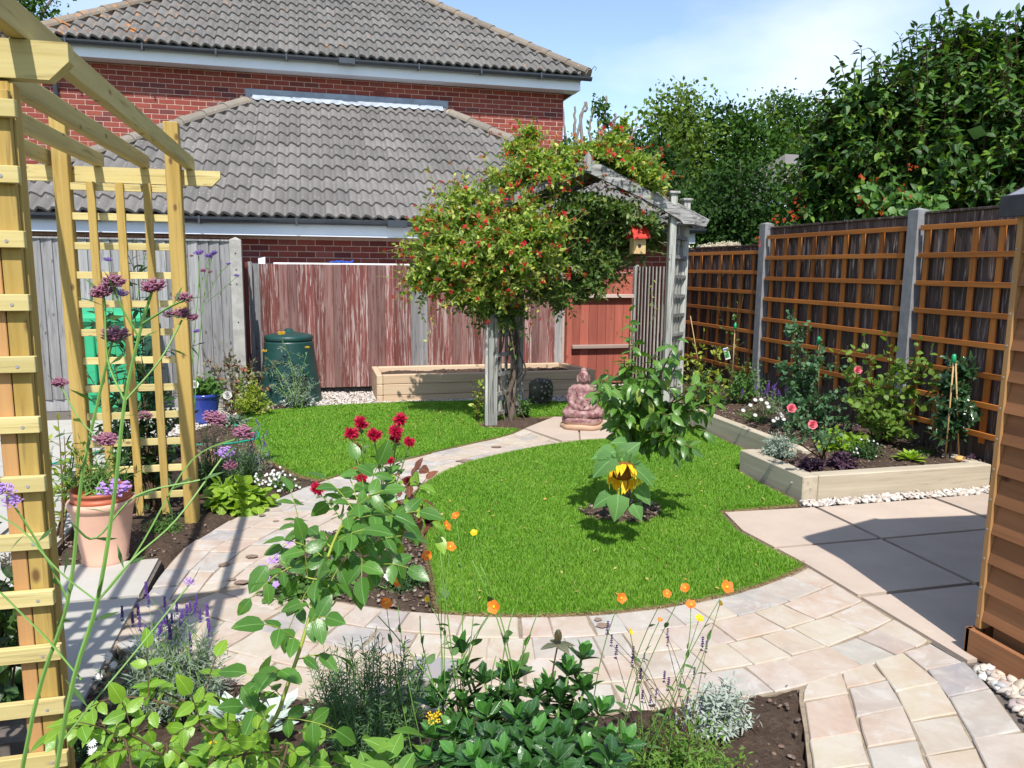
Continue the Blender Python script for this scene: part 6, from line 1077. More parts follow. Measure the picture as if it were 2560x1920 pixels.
# ================================================================ nearest bed
def stems_to(t, base, heads, m, r=.002, q=None, key=None, fr=.02, w=None, curve=.05, leafm_=None, ls=.05, nl=4, T=LTm, parts=20, face=None, spread=.04, eye=None, up=(0, 0, .1)):
    A = []; b = MB()
    for h in heads:
        e = at(h[0], h[1], h[2] if len(h) > 2 else w); st = np.array(base)+q.randn(3)*[spread, spread*.6, 0]; cv = qcurve(st, e, np.array(up)+q.randn(3)*[curve, curve, 0], 10); b.tube(cv, np.linspace(r*1.3, r*.8, 10), 5)
        if leafm_ is not None: A.append(along(cv[:8], .1, nl, ls, q, 1.2, .5, .4))
        if key:
            f = face or (q.randn()*.5, -.7, .7+.3*q.randn()); o = inst(t, h[3] if len(h) > 3 else key, e, f, fr*(.72+.45*q.rand())*(.62 if len(h) > 3 else 1))
            if eye: oe = MB(); oe.ell((0, 0, .12), (.22, .22, .12), 7, 4); ee = oe.build('flower_eye', PM['yeye'], o, smooth=True)
    b.build('stem', M[m], t, smooth=True)
    if A: leaves(t, T, *cat(A), leafm_, parts)
# lavender
t, tp = mound('lavender', 'silvery lavender with deep violet spikes in the nearest bed', -.50, 2.58, .0, .25, .17, .36, 260, 20, .040, LTn, LM['silver2'], 180, 0, stems=90, sr=.0014, t0=.2, low=.35)
q = rs_(181); H = [(306, 1545), (366, 1487), (372, 1512), (346, 1540), (350, 1570), (365, 1590), (418, 1565), (425, 1600), (442, 1530), (475, 1530), (492, 1515), (518, 1543), (522, 1583), (476, 1620), (404, 1580), (411, 1560), (452, 1570), (455, 1555), (467, 1545), (332, 1560), (400, 1600), (487, 1535), (430, 1560), (412, 1520), (500, 1550)]
stems_to(t, (-.47, 2.52, .12), H, 'stem', .0010, q, 'lav', .052, 2.55, .02, None, spread=.07, face=(.02, 0, 1), up=(0, 0, .03))
# big silver rosette
t = plant('silver_rosette', 'bold silvery white felted rosettes on the soil right of the lavender', 'plant', -.25, 2.36, 0); q = rs_(182)
for cx, cy, k in ((-.30, 2.42, 26), (-.20, 2.33, 24), (-.16, 2.40, 14)):
    a = np.arange(k)*2.4; el = np.linspace(.35, 1.25, k); D = np.stack([np.cos(a)*np.cos(el), np.sin(a)*np.cos(el), np.sin(el)], 1); P = np.array([cx, cy, .05])+D*.02; leaves(t, LTsp, P, D, np.array([[0, 0, 1.]])+0*D-D*[.6, .6, 0], np.linspace(.105, .05, k)*(.85+.3*q.rand(k)), leafm('felted_white_leaf', (.42, .50, .44), (.58, .66, .58), .8, .12, .15, tcol=(1.1, 1.15, 1.)) if cx < -.25 else bpy.data.materials['felted_white_leaf'], k)
# rosemary
t = plant('rosemary', 'upright dark green rosemary bush in the nearest bed', 'herb', .13, 2.12, 0); q = rs_(183); A = []; b = MB()
for i in range(120):
    a = q.rand()*6.28; r = .17*math.sqrt(q.rand()); top = .24+.20*q.rand()*(1-.5*r/.17)+.02; st = np.array([.13+.04*q.randn(), 2.12+.04*q.randn(), 0]); e = np.array([.12+math.cos(a)*r*1.15, 2.12+math.sin(a)*r, top]); cv = qcurve(st, e, (math.cos(a)*.04, math.sin(a)*.04, -.03), 10); b.tube(cv, np.linspace(.0022, .001, 10), 4); A.append(along(cv, .10, 70, .030, q, .85, .5, .4, True))
b.build('stem', M['stem'], t, smooth=True); leaves(t, LTn, *cat(A), LM['rosemary'], 0)
# glossy evergreen with rosettes
t = plant('evergreen_shrub', 'glossy evergreen shrub with whorled leaves at the bottom centre', 'shrub', .52, 1.72, 0); q = rs_(184); A = []; A2 = []; b = MB()
tops = [(1155, 1625, 2.2), (1165, 1690, 2.15), (1210, 1700, 2.1), (1265, 1700, 2.12), (1290, 1690, 2.1), (1275, 1750, 2.05), (1220, 1790, 2.0), (1160, 1760, 2.1), (1130, 1830, 2.0), (1085, 1840, 2.0), (1180, 1840, 1.95), (1230, 1850, 1.9), (1290, 1800, 1.95), (1330, 1800, 1.95), (1420, 1680, 2.1), (1455, 1640, 2.15), (1400, 1750, 2.05), (1460, 1720, 2.1), (1345, 1840, 1.9), (1400, 1850, 1.9), (1260, 1890, 1.85), (1340, 1890, 1.85), (1140, 1890, 1.9), (1190, 1900, 1.85), (1440, 1800, 2.0), (1500, 1780, 2.0), (1520, 1850, 1.95), (1460, 1880, 1.9), (1300, 1860, 1.88), (1090, 1760, 2.1), (1110, 1720, 2.15), (1370, 1720, 2.1), (1340, 1740, 2.08), (1530, 1900, 1.85), (1560, 1860, 1.95), (1080, 1900, 1.9), (1390, 1900, 1.82), (1240, 1750, 2.06), (1320, 1930, 1.8), (1220, 1950, 1.8), (1430, 1950, 1.8), (1120, 1960, 1.85), (1520, 1960, 1.8)]
for px, py, w in tops:
    e = at(px, py, w); st = np.array([.52+(e[0]-.52)*.35, 1.72+(e[1]-1.72)*.4, max(.0, e[2]-.30)]); cv = qcurve(st, e, (0, 0, -.02), 8); b.tube(cv, np.linspace(.006, .0035, 8), 5); T_ = norm(cv[-1]-cv[-2])
    for lev, (off, k, el, s) in enumerate(((0, 5, 1.15, .050), (.012, 6, .65, .064), (.045, 5, .25, .066), (.085, 5, .0, .062), (.13, 4, -.1, .058), (.17, 4, 0, .052))):
        a = np.arange(k)*6.283/k+q.rand()*6+q.randn(k)*.15; U = norm(np.cross(T_, [1, 0, 0.1])); W = np.cross(T_, U); D = (U*np.cos(a)[:, None]+W*np.sin(a)[:, None])*math.cos(el)+T_*math.sin(el)+q.randn(k, 3)*.12; P = np.repeat((e-T_*off)[None], k, 0); rec = (P, D, norm(T_[None]+D*-.6*math.sin(el)+q.randn(k, 3)*.15), s*(.8+.4*q.rand(k))); (A2 if lev == 0 and q.rand() < .6 else A).append(rec)
b.build('stem', M['stem'], t, smooth=True); TC = LT(4, .46, .2, .15, peak=.58); leaves(t, TC, *cat(A), LM['choisya'], 300); leaves(t, TC, *cat(A2), LM['choisya_tip'], 100)
for px, py in ((1085, 1795), (1140, 1870), (1232, 1868)): 
    for k in range(1): inst(t, 'yarrow', at(px, py, 2.0), (0, -.5, 1), .022, 'seed_head')
# salvia
t, tp = mound('salvia', 'bright green small leaved salvia with dark purple flowers right of the evergreen', .93, 1.80, 0, .26, .20, .30, 240, 13, .026, LTm, leafm('salvia_leaf', (.08, .19, .025), (.17, .31, .04), .45, .3, .35), 185, 200, stems=40, sr=.0014)
q = rs_(186); H = [(1518, 1580), (1528, 1610), (1540, 1640), (1582, 1640), (1610, 1650), (1669, 1610), (1668, 1590), (1755, 1620), (1765, 1625), (1735, 1690), (1718, 1760), (1700, 1720), (1670, 1720), (1605, 1750), (1685, 1800), (1640, 1740), (1710, 1830), (1660, 1700), (1580, 1660), (1625, 1760), (1560, 1760), (1750, 1780), (1620, 1890), (1600, 1700)]
stems_to(t, (.93, 1.8, .08), H, 'stem_d', .0010, q, 'lav2', .034, 2.2, .02, LM['salvia'] if 'salvia' in LM else LM['mid'], .016, 5, LTm, 0, spread=.08, face=(.05, 0, 1), up=(0, 0, .03))
t, tp = mound('silver_shrub', 'silver leaved bushy helichrysum at the right end of the nearest bed', 1.22, 2.06, 0, .16, .12, .22, 100, 14, .030, LTm, LM['silver'], 187, 160, stems=30, sr=.0016, t0=.3, low=.35)
# geums
def geum(label, base, heads, seed, w):
    t = plant('geum', label, 'flower', *base); q = rs_(seed); stems_to(t, base, heads, 'stem', .0013, q, 'five', .018, w, .06, LM['verb'], .036, 5, LTg, 24, spread=.05, eye=True, up=(0, 0, .06))
    k = 16; a = q.rand(k)*6.28; D = np.stack([np.cos(a), np.sin(a), .4+.3*q.rand(k)], 1); leaves(t, LT5, np.array(base)+[0, 0, .02]+0*D, D, np.array([[0, 0, 1.]])+0*D, .10*(.7+.5*q.rand(k)), LM['mid'], k)
geum('wiry geum with orange flowers floating over the left part of the round lawn', (.30, 1.95, 0), [(1140, 1290, 2.2), (1115, 1315, 2.2), (1185, 1333, 2.2, 'five_y'), (1125, 1368, 2.15), (1068, 1390, 2.15), (990, 1455, 2.1), (965, 1508, 2.1), (1068, 1498, 2.1, 'five_y'), (1235, 1517, 2.0)], 190, 2.1)
geum('wiry geum with orange flowers over the path in front of the lawn edge', (.80, 1.88, 0), [(1553, 1495, 2.0), (1667, 1485, 2.0), (1713, 1470, 2.0), (1727, 1512, 2.0), (1817, 1468, 2.05), (1650, 1550, 2.0, 'five'), (1748, 1547, 2.0, 'five_y'), (1575, 1580, 2.0, 'five_y'), (1800, 1508, 2.1, 'five_y')], 191, 2.0)
t = plant('tall_weed', 'lanky pale green stems with few jagged leaves above the evergreen', 'plant', .42, 1.85, 0); q = rs_(192)
stems_to(t, (.42, 1.85, .0), [(1100, 1380, 2.1), (1180, 1400, 2.05), (1200, 1410, 2.05), (1285, 1520, 2.05), (1345, 1530, 2.05), (1222, 1540, 2.0), (1240, 1640, 2.05), (1310, 1600, 2.05), (1050, 1540, 2.1), (945, 1540, 2.1)], 'stem', .0018, q, None, 0, 2.05, .05, LM['verb'], .045, 7, LT5, 40, spread=.07)
t = plant('seed_head_plant', 'brown stem topped by a dark pointed bud above the evergreen shrub', 'plant', .60, 1.85, 0)
stems_to(t, (.60, 1.85, .0), [(1395, 1610, 2.1)], 'stem_d', .0028, q, None, 0, 2.1, .02, None); e = at(1395, 1605, 2.1); a = np.arange(7)*.9; D = np.stack([np.cos(a)*.35, np.sin(a)*.35, np.ones(7)], 1); leaves(t, LT3, e[None]+0*D, D, D*[1, 1, 0]+[[0, 0, .1]], .036, LM['bronze'], 7, 'bud_scale')
leaves(t, LT5, e[None]-[[0, 0, .01]]+0*D[:4], np.array([[1, 0, .1], [-1, 0, .1], [0, 1, .1], [.3, -1, .2]]), np.array([[0, 0, 1.]])+0*D[:4], .05, LM['bronze'], 4)
# low leafy weeds at the very bottom
t = plant('leafy_weeds', 'jagged fresh green leaves low in the bottom edge of the nearest bed', 'plant', .02, 1.5, 0); q = rs_(193); A = []
for px, py, w, n in ((450, 1860, 1.75, 16), (560, 1880, 1.7, 18), (640, 1890, 1.65, 16), (760, 1890, 1.65, 14), (860, 1900, 1.7, 16), (980, 1900, 1.75, 12), (930, 1870, 1.85, 10), (350, 1880, 1.7, 12), (1030, 1860, 1.9, 8)):
    c = at(px, py, w); c[2] -= .05; a = q.rand(n)*6.28; D = np.stack([np.cos(a), np.sin(a), .5+.6*q.rand(n)], 1); A.append((c[None]+q.randn(n, 3)*[.03, .03, .03], D, np.array([[0, -.2, 1.]])+q.randn(n, 3)*.3, .065*(.6+.8*q.rand(n))))
leaves(t, LT5, *cat(A), LM['rose'] if 0 else leafm('weed_leaf', (.09, .22, .03), (.18, .34, .045), .5, .3, .35), 130)
# ---- foreground roses
def spray(t, stemP, q, nleaf, ls, m, A, b, r=.004, t0=.1, petiole=.055, droop=.25, side=None):
    """pinnate rose leaves along a cane"""
    cv = curve_pts(stemP, 6); b.tube(cv, np.linspace(r, r*.55, len(cv)), 6)
    for i in range(nleaf):
        t_ = t0+(1-t0)*(i+.5*q.rand())/nleaf; x = t_*(len(cv)-1); k = min(int(x), len(cv)-2); p = cv[k]+(cv[k+1]-cv[k])*(x-k); T_ = norm(cv[k+1]-cv[k]); a = i*2.4+q.rand(); U = norm(np.cross(T_, [.1, .9, .3])); W = np.cross(T_, U); out = norm(U*math.cos(a)+W*math.sin(a)+T_*.3+[0, -.15, .15]); L_ = petiole*(.8+.5*q.rand()); c2 = qcurve(p, p+out*L_*1.7-[0, 0, L_*droop], (0, 0, L_*.25), 6); b.tube(c2, .0011, 4)
        N = norm(np.array([0, -.45, .85])+q.randn(3)*.35); d = norm(c2[-1]-c2[-3]); s_ = norm(np.cross(d, N))
        for f, sg in ((5, 0), (3, 1), (3, -1), (1, 1), (1, -1)):
            pp = c2[f]; D = d if sg == 0 else norm(s_*sg*.9+d*.5); D = D-[0, 0, .25]; A.append((pp[None], D[None], (N+q.randn(3)*.2)[None], np.array([ls*(1.1 if sg == 0 else .92 if f == 3 else .75)*(.85+.3*q.rand())])))
t = plant('rose', 'long arching rose cane with big serrated leaves and bronze shoots in the foreground', 'rose', -.12, 1.35, 0); q = rs_(200); A = []; b = MB(); B0 = np.array([-.10, 1.30, 0.])
main = [B0, at(640, 1960, 1.5), at(700, 1770, 1.52), at(757, 1600, 1.55), at(800, 1450, 1.62), at(850, 1320, 1.72), at(900, 1265, 1.82), at(940, 1230, 1.9)]
spray(t, main, q, 20, .054, LM['rose'], A, b, .0045, .22)
spray(t, [at(850, 1320, 1.72), at(900, 1290, 1.8), at(960, 1300, 1.86), at(1010, 1330, 1.9)], q, 8, .052, None, A, b, .003, .1)
spray(t, [at(870, 1290, 1.75), at(930, 1240, 1.88), at(980, 1215, 1.93)], q, 7, .052, None, A, b, .003, .1)
spray(t, [at(830, 1370, 1.68), at(780, 1330, 1.72), at(740, 1330, 1.75)], q, 5, .054, None, A, b, .002, .1); spray(t, [at(860, 1330, 1.72), at(900, 1380, 1.72), at(930, 1430, 1.72)], q, 6, .056, None, A, b, .002, .1); spray(t, [at(800, 1450, 1.62), at(760, 1440, 1.62), at(700, 1400, 1.65)], q, 4, .046, None, A, b, .002, .1)
b.build('stem', plain('yellow_green_cane', (.26, .30, .05), .5, .3, .2, 15), t, smooth=True); TR = LT(5, .60, .18, .22, serr=.035); leaves(t, TR, *cat(A), LM['rose'], 200)
A = []; b = MB(); spray(t, [at(930, 1260, 1.87), at(1000, 1265, 1.95), at(1050, 1275, 1.98), at(1075, 1300, 2.0)], q, 5, .040, None, A, b, .0035, .1); spray(t, [at(950, 1250, 1.9), at(1010, 1220, 1.96), at(1030, 1190, 1.98)], q, 4, .038, None, A, b, .003, .2)
b.build('stem', M['stem_d'], t, smooth=True); k = cat(A); leaves(t, TR, *[v[::2] for v in k], LM['rose_red'], 60); leaves(t, TR, *[v[1::2] for v in k], LM['rose_lime'], 60)
inst(t, 'deepred', at(1072, 1300, 1.98), (.3, -1, .2), .020); inst(t, 'deepred', at(1020, 1205, 1.98), (.1, -1, .5), .017)
t = plant('rose', 'lower rose with lighter yellow green leaves at the bottom left', 'rose', -.35, 1.25, 0); q = rs_(201); A = []; b = MB(); B1 = np.array([-.30, 1.3, 0])
for P in ([B1, at(560, 1920, 1.45), at(520, 1828, 1.45), at(440, 1768, 1.5), at(330, 1743, 1.5), at(250, 1753, 1.5)], [B1, at(600, 1930, 1.45), at(620, 1868, 1.5), at(560, 1808, 1.55), at(470, 1758, 1.6), at(400, 1728, 1.6)], [B1, at(330, 1930, 1.4), at(290, 1858, 1.45), at(250, 1798, 1.5)], [B1, at(700, 1930, 1.45), at(690, 1888, 1.5), at(640, 1828, 1.55), at(600, 1798, 1.6)], [B1, at(420, 1930, 1.4), at(400, 1888, 1.42), at(330, 1838, 1.45), at(220, 1828, 1.45)], [B1, at(520, 1950, 1.4), at(560, 1918, 1.4), at(600, 1888, 1.4), at(700, 1878, 1.42)]): spray(t, P, q, 7, .040, None, A, b, .003, .35)
b.build('stem', M['stem_d'], t, smooth=True); leaves(t, TR, *cat(A), LM['rose_lime'], 230)
inst(t, 'five_y', at(532, 1865, 1.45), (0, -1, .5), .011)
for px, py in ((570, 1758), (555, 1800), (530, 1858), (545, 1877), (265, 1700), (250, 1662), (285, 1662), (285, 1640)): pass
t = plant('daisy_plant', 'small white daisies low among leaves right of the near pergola post', 'flower', -.70, 2.25, 0); q = rs_(202); bush(t, (-.72, 2.42, 0), .16, .14, .16, 60, 8, .025, LTm, LM['dark'], q, 30, stems=15)
for px, py in ((270, 1643), (284, 1662), (243, 1666), (250, 1690), (230, 1855), (233, 1877), (270, 1640), (345, 1758), (388, 1803)): inst(t, 'daisy', at(px, py, 2.55 if py < 1700 else 2.1), (0, -1, 1), .016)
# tall verbena
def verbena(label, base, mains, sides, heads, seed, r=.0035):
    t = plant('tall_verbena', label, 'flower', *base); q = rs_(seed); b = MB(); A = []
    for P in mains:
        p0 = at(*P[0]); p1_ = at(*P[1]); dd_ = (p1_-p0)/(p1_[2]-p0[2]); cv = curve_pts([[p0[0]-dd_[0]*p0[2]*.4, p0[1]-dd_[1]*p0[2]*.4, 0], [p0[0]-dd_[0]*p0[2]*.3, p0[1]-dd_[1]*p0[2]*.3, p0[2]*.5]]+[at(*p) for p in P], 6); b.tube(cv, np.linspace(r, r*.6, len(cv)), 4)
        for k in range(2, len(P)+1): j = k*6; j = min(j, len(cv)-2); A.append(along(cv[j-1:j+1], 0, 2, .034 if seed == 210 else .05, q, 1.4, .6, .3, True))
    for P in sides: cv = curve_pts([at(*p) for p in P], 5); b.tube(cv, r*.45, 4); A.append(along(cv, .3, 3, .03, q, 1., .4, .5))
    b.build('stem', M['stem'], t, smooth=False); leaves(t, LTn if seed == 210 else LTg, *cat(A), LM['verb'], 60)
    for h in heads: inst(t, h[4], at(h[0], h[1], h[2]), (q.randn()*.2, -.35, 1), h[3])
verbena('nearest tall verbena crossing the picture left with faded mauve flower clusters', (-.28, .62, 0), [[(143, 1912, .72), (243, 1504, .74), (285, 1243, .76), (312, 1003, .78), (350, 830, .8), (380, 728, .8)], [(60, 1900, .78), (169, 1504, .8), (204, 1200, .82), (250, 980, .84), (281, 850, .84)]],
  [[(312, 1003, .78), (400, 900, .8), (455, 800, .82)], [(312, 1003, .78), (270, 900, .8), (262, 760, .8), (256, 738, .8)], [(345, 840, .8), (300, 760, .8), (283, 712, .8)], [(355, 810, .8), (420, 770, .8), (457, 752, .8)], [(243, 1504, .74), (330, 1400, .76), (440, 1300, .8), (555, 1145, .84)], [(243, 1504, .74), (150, 1430, .76), (60, 1330, .78), (0, 1290, .78)], [(204, 1700, .73), (120, 1600, .76), (40, 1520, .78), (0, 1480, .78)], [(243, 1504, .74), (300, 1440, .77), (360, 1350, .8), (480, 1150, .84), (607, 1090, .86)], [(169, 1504, .8), (150, 1460, .8), (90, 1350, .8), (20, 1240, .8)], [(250, 1100, .82), (200, 1050, .82), (160, 980, .82), (150, 965, .82)], [(150, 1860, .75), (230, 1760, .77), (330, 1640, .8), (473, 1462, .84)], [(180, 1310, .76), (240, 1345, .78), (340, 1240, .8), (500, 1200, .82)]],
  [(380, 720, .8, 0.0151, 'verb_m'), (256, 732, .8, 0.0146, 'verb_m'), (283, 706, .8, 0.0134, 'verb_m'), (300, 735, .81, 0.0090, 'verb_l'), (457, 748, .82, 0.0112, 'verb_m'), (455, 786, .83, 0.0112, 'verb_m'), (424, 788, .82, 0.0073, 'verb_m'), (484, 796, .83, 0.0073, 'verb_m'), (285, 842, .84, 0.0168, 'verb_m'), (262, 1104, .8, 0.0134, 'verb_m'), (148, 960, .82, 0.0095, 'verb_m'), (532, 1050, .86, 0.0146, 'verb_m'), (607, 1084, .86, 0.0134, 'verb_m'), (563, 1133, .86, 0.0112, 'verb_l'), (575, 1165, .86, 0.0090, 'verb_m'), (286, 1226, .8, 0.0168, 'verb_l'), (13, 1226, .8, 0.0112, 'verb_l'), (32, 1256, .8, 0.0101, 'verb_l'), (364, 1040, .8, 0.0078, 'verb_m'), (473, 1456, .84, 0.0067, 'verb_l')], 210, .0024)
verbena('slim verbena with violet heads in front of the grey fence behind the pergola post', (-1.0, 6.3, 0), [[(480, 1100, 6.2), (495, 900, 6.2), (510, 740, 6.2), (530, 640, 6.2)], [(470, 1050, 6.2), (484, 860, 6.2), (496, 720, 6.2), (497, 640, 6.2)]], [[(512, 760, 6.2), (560, 720, 6.2), (592, 692, 6.2)], [(512, 750, 6.2), (545, 690, 6.2), (571, 662, 6.2)], [(500, 720, 6.2), (522, 645, 6.2)]],
  [(497, 633, 6.2, .045, 'verb_p'), (522, 641, 6.2, .035, 'verb_p'), (534, 634, 6.2, .04, 'verb_p'), (571, 660, 6.2, .022, 'verb_p'), (592, 689, 6.2, .024, 'verb_p'), (509, 677, 6.2, .03, 'verb_m'), (525, 680, 6.2, .022, 'verb_m'), (492, 828, 6.0, .03, 'verb_p'), (478, 640, 6.2, .02, 'verb_m')], 211, .0055)
verbena('thin verbena with small dark violet heads seen through the far trellis', (-1.25, 5.4, 0), [[(300, 1000, 5.2), (330, 850, 5.2), (350, 700, 5.2), (364, 632, 5.2)], [(290, 900, 5.2), (282, 760, 5.2), (272, 655, 5.2)]], [[(350, 720, 5.2), (370, 660, 5.2)]], [(364, 626, 5.2, .03, 'verb_p'), (371, 646, 5.2, .015, 'verb_p'), (270, 650, 5.2, .03, 'verb_p'), (355, 695, 5.2, .02, 'verb_p')], 212, .004)
# plants around the foot of the near pergola frame
g1, g2, g3 = G(30, 1780), at(50, 1450, 2.25), at(90, 1880, 1.25)
t, _ = mound('dark_leafy_shrub', 'dark glossy shrub in shade behind the near pergola trellis at bottom left', g1[0]-.12, g1[1]+.05, 0, .26, .2, .62, 60, 12, .085, LT3, LM['dark'], 220, 120, stems=20)
t, _ = mound('honeysuckle', 'honeysuckle with cream and bronze flowers scrambling on the near trellis', g2[0]-.05, NY+.06, .35, .20, .05, .62, 34, 9, .045, LT3, LM['honey_d'], 221, 60, stems=20, sm='stem_d', cat='climbing plant')
for px, py in ((20, 1400), (45, 1385), (35, 1420), (60, 1530), (75, 1550), (45, 1545), (30, 1560), (90, 1540)): inst(t, 'cream', at(px, py, 2.12), (q.randn()*.3, -1, .3), .022)
t, _ = mound('wispy_plant', 'wispy blue green thin leaved plant at the bottom left corner', g3[0]-.03, g3[1], 0, .22, .18, g3[2]+.05, 60, 12, .05, LTn, LM['silver2'], 222, 0, stems=60, sr=.0018)
# ================================================================ OBJECTS
# compost bin
cb = thing('compost_bin', 'dark green conical plastic compost bin before the red fence', 'compost bin', (-.30, 8.82, 0)); cx, cy = -.30, 8.82
b = MB(); b.lathe([(.345, 0), (.342, .02), (.300, .35), (.262, .66), (.262, .675), (.25, .68), (.24, .70)], (cx, cy, 0), 36); b.build('body', M['bin'], cb, smooth=True)
b = MB(); b.lathe([(.258, .690), (.262, .695), (.262, .728), (.252, .740), (.19, .757), (.08, .776), (.05, .785), (.04, .808), (.02, .815), (.001, .816)], (cx, cy, 0), 36); b.build('lid', M['bin'], cb, smooth=True)
def onbody(a, z, e=.006): r = np.interp(z, [0, .35, .66], [.345, .30, .262])+e; return (cx+r*math.sin(a), cy-r*math.cos(a), z)
b = MB(); A = np.linspace(.05, .62, 8); V = [onbody(a, z, .004) for a in A for z in (.02, .15, .30)]; b.add(V, [[[3*i, 3*i+3, 3*i+4, 3*i+1] for i in range(7)]+[[3*i+1, 3*i+4, 3*i+5, 3*i+2] for i in range(7)]]); b.build('hatch_opening', M['black'], cb, smooth=True)
b = MB(); b.tube([onbody(.02, z, .008) for z in np.linspace(0, .31, 6)]+[onbody(a, .325, .008) for a in np.linspace(.05, .60, 8)]+[onbody(.65, z, .008) for z in np.linspace(.31, 0, 6)], .011, 6); b.build('hatch_frame', M['bin'], cb, smooth=True)
b = MB(); b.tube([onbody(a, .46+.09*math.sin((a+.55)/.75*math.pi), .004) for a in np.linspace(-.2, .25, 10)], .009, 6); b.tube([onbody(a, .46, .0) for a in np.linspace(-.2, .25, 8)], .008, 6); b.build('moulded_handle', M['bin'], cb, smooth=True)
b = MB(); b.tube([onbody(a, .32+.16*math.cos((a+.1)*2.1), .006) for a in np.linspace(-.8, .75, 20)], .006, 5); b.build('moulded_rib', M['bin'], cb, smooth=True)
# wheelie bin
wb = thing('wheelie_bin', 'bright green wheeled rubbish bin against the grey fence behind the pergola', 'rubbish bin', (-1.90, 8.3, 0)); X0, X1, Y0, Y1 = -2.24, -1.60, 8.0, 8.55
b = MB(); k = [(X0+.06, Y0+.08, .04), (X1-.06, Y0+.08, .04), (X1-.06, Y1-.1, .04), (X0+.06, Y1-.1, .04), (X0, Y0, .97), (X1, Y0, .97), (X1, Y1, .97), (X0, Y1, .97)]; b.add(k, [[[0, 1, 5, 4], [1, 2, 6, 5], [2, 3, 7, 6], [3, 0, 4, 7], [0, 3, 2, 1]]]); b.box(X0-.015, X1+.015, Y0-.018, Y1, .93, .985, .008); b.build('body', M['wheelie'], wb)
b = MB(); b.box(X0+.12, X0+.20, Y0-.012, Y0+.05, .25, .92, .01); b.box(X1-.20, X1-.12, Y0-.012, Y0+.05, .25, .92, .01); b.build('moulded_rib', M['wheelie'], wb)
b = MB(); n = 14; V = []
for i in range(n+1): t_ = i/n; V += [(X0-.02, Y0-.04+.62*t_, .99+.085*math.sin(min(1, t_*1.25)*math.pi)**.6 if 0 < t_ < .8 else .99), (X1+.02, Y0-.04+.62*t_, .99+.085*math.sin(min(1, t_*1.25)*math.pi)**.6 if 0 < t_ < .8 else .99)]
b.add(V, [[[2*i, 2*i+1, 2*i+3, 2*i+2] for i in range(n)]]); b.box(X0-.02, X1+.02, Y0-.045, Y0-.02, .955, 1.0, .006); b.build('lid', M['wheelie'], wb, smooth=False)
for x in (X0+.02, X1-.02): b = MB(); b.tube([(x-.02, Y1-.02, .10), (x+.02, Y1-.02, .10)], .10, 16); b.build('wheel', M['black'], wb)
# items seen over the red fence
wt = thing('white_table_top', 'white plastic board lying level behind the red fence against the garage', 'board', (.7, 9.75, 0)); b = MB(); b.box(-.47, 2.3, 9.50, 9.80, 1.505, 1.533, .004); b.build('board', M['white'], wt); b = MB()
for x in (-.4, 2.2): b.box(x-.03, x+.03, 9.6, 9.66, 0, 1.503)
b.build('leg', M['white'], wt) if 0 else None
for x in (-.4, 2.2): b = MB(); b.box(x-.03, x+.03, 9.6, 9.66, 0, 1.503); b.build('leg', M['white'], wt)
bl = thing('folded_bag', 'crumpled blue bag lying on the white board above the red fence', 'bag', (.45, 9.6, 1.545)); b = MB(); q = rs_(300)
for i in range(6): b.ell((.20+.045*i, 9.58+q.randn()*.01, 1.545+q.rand()*.006), (.04, .04, .008+.006*q.rand()), 8, 6, np.array(Matrix.Rotation(q.randn()*.4, 3, 'Y')))
b.build('bag', M['blue'], bl, smooth=True)
sb = thing('white_block', 'small white block at the left end above the dark red fence return', 'block', (-.62, 9.9, 1.5)); b = MB(); b.add([(-.66, 9.85, 1.2), (-.58, 9.85, 1.2), (-.58, 9.85, 1.60), (-.66, 9.85, 1.58), (-.66, 9.95, 1.2), (-.58, 9.95, 1.2), (-.58, 9.95, 1.60), (-.66, 9.95, 1.58)], [[[0, 1, 2, 3], [5, 4, 7, 6], [1, 5, 6, 2], [4, 0, 3, 7], [3, 2, 6, 7]]]); b.build('block', M['upvc'], sb)
# mossy stone beside the arch
ms = thing('mossy_stone', 'upright dark lichened stone standing on gravel right of the arch post', 'stone', (2.40, 8.02, 0)); 
b = MB(); b.ell((0, 0, .145), (.12, .095, .165), 18, 14); V = np.concatenate(b.V); V[:, 0] = np.sign(V[:, 0])*np.minimum(np.abs(V[:, 0])*1.25, .125-.012*smoothn(V[:, 1], V[:, 2], 25, 5, 2)); V[:, 2] = np.clip(V[:, 2]*1.12, -.02, .285+.012*smoothn(V[:, 0], V[:, 1], 30, 5, 3)); V += smoothn(V[:, 0]+V[:, 2], V[:, 1]-V[:, 2], 40, 6, 5)[:, None]*.006; b.V = [V+np.array([2.37, 8.02, 0])]; b.build('stone', M['rock'], ms, smooth=True)
# ---------------------------------------------------------------- seated statue: grown as one surface with a voxel remesh
def grow(b, vox, name, m, root, smooth_it=2, disp=None):
    me = b.mesh('tmp', True); o = bpy.data.objects.new('tmp', me); COL.objects.link(o); r = o.modifiers.new('r', 'REMESH'); r.mode = 'VOXEL'; r.voxel_size = vox
    if smooth_it: s = o.modifiers.new('s', 'SMOOTH'); s.iterations = smooth_it; s.factor = .5
    dg = bpy.context.evaluated_depsgraph_get(); e = bpy.data.meshes.new_from_object(o.evaluated_get(dg)); bpy.data.objects.remove(o); e.name = name
    n = len(e.vertices); co = np.zeros(n*3, np.float32); e.vertices.foreach_get('co', co); no = np.zeros(n*3, np.float32); e.vertices.foreach_get('normal', no); co = co.reshape(-1, 3); no = no.reshape(-1, 3)
    if disp is not None: co = co+no*disp(co)[:, None]; e.vertices.foreach_set('co', co.ravel())
    e.polygons.foreach_set('use_smooth', np.ones(len(e.polygons), bool)); e.materials.clear(); return e
BX, BY = 2.40, 6.72; yaw = math.radians(-12)
st = thing('buddha_statue', 'weathered reddish seated Buddha statue on the slab landing', 'statue', (BX, BY, 0))
b = MB()
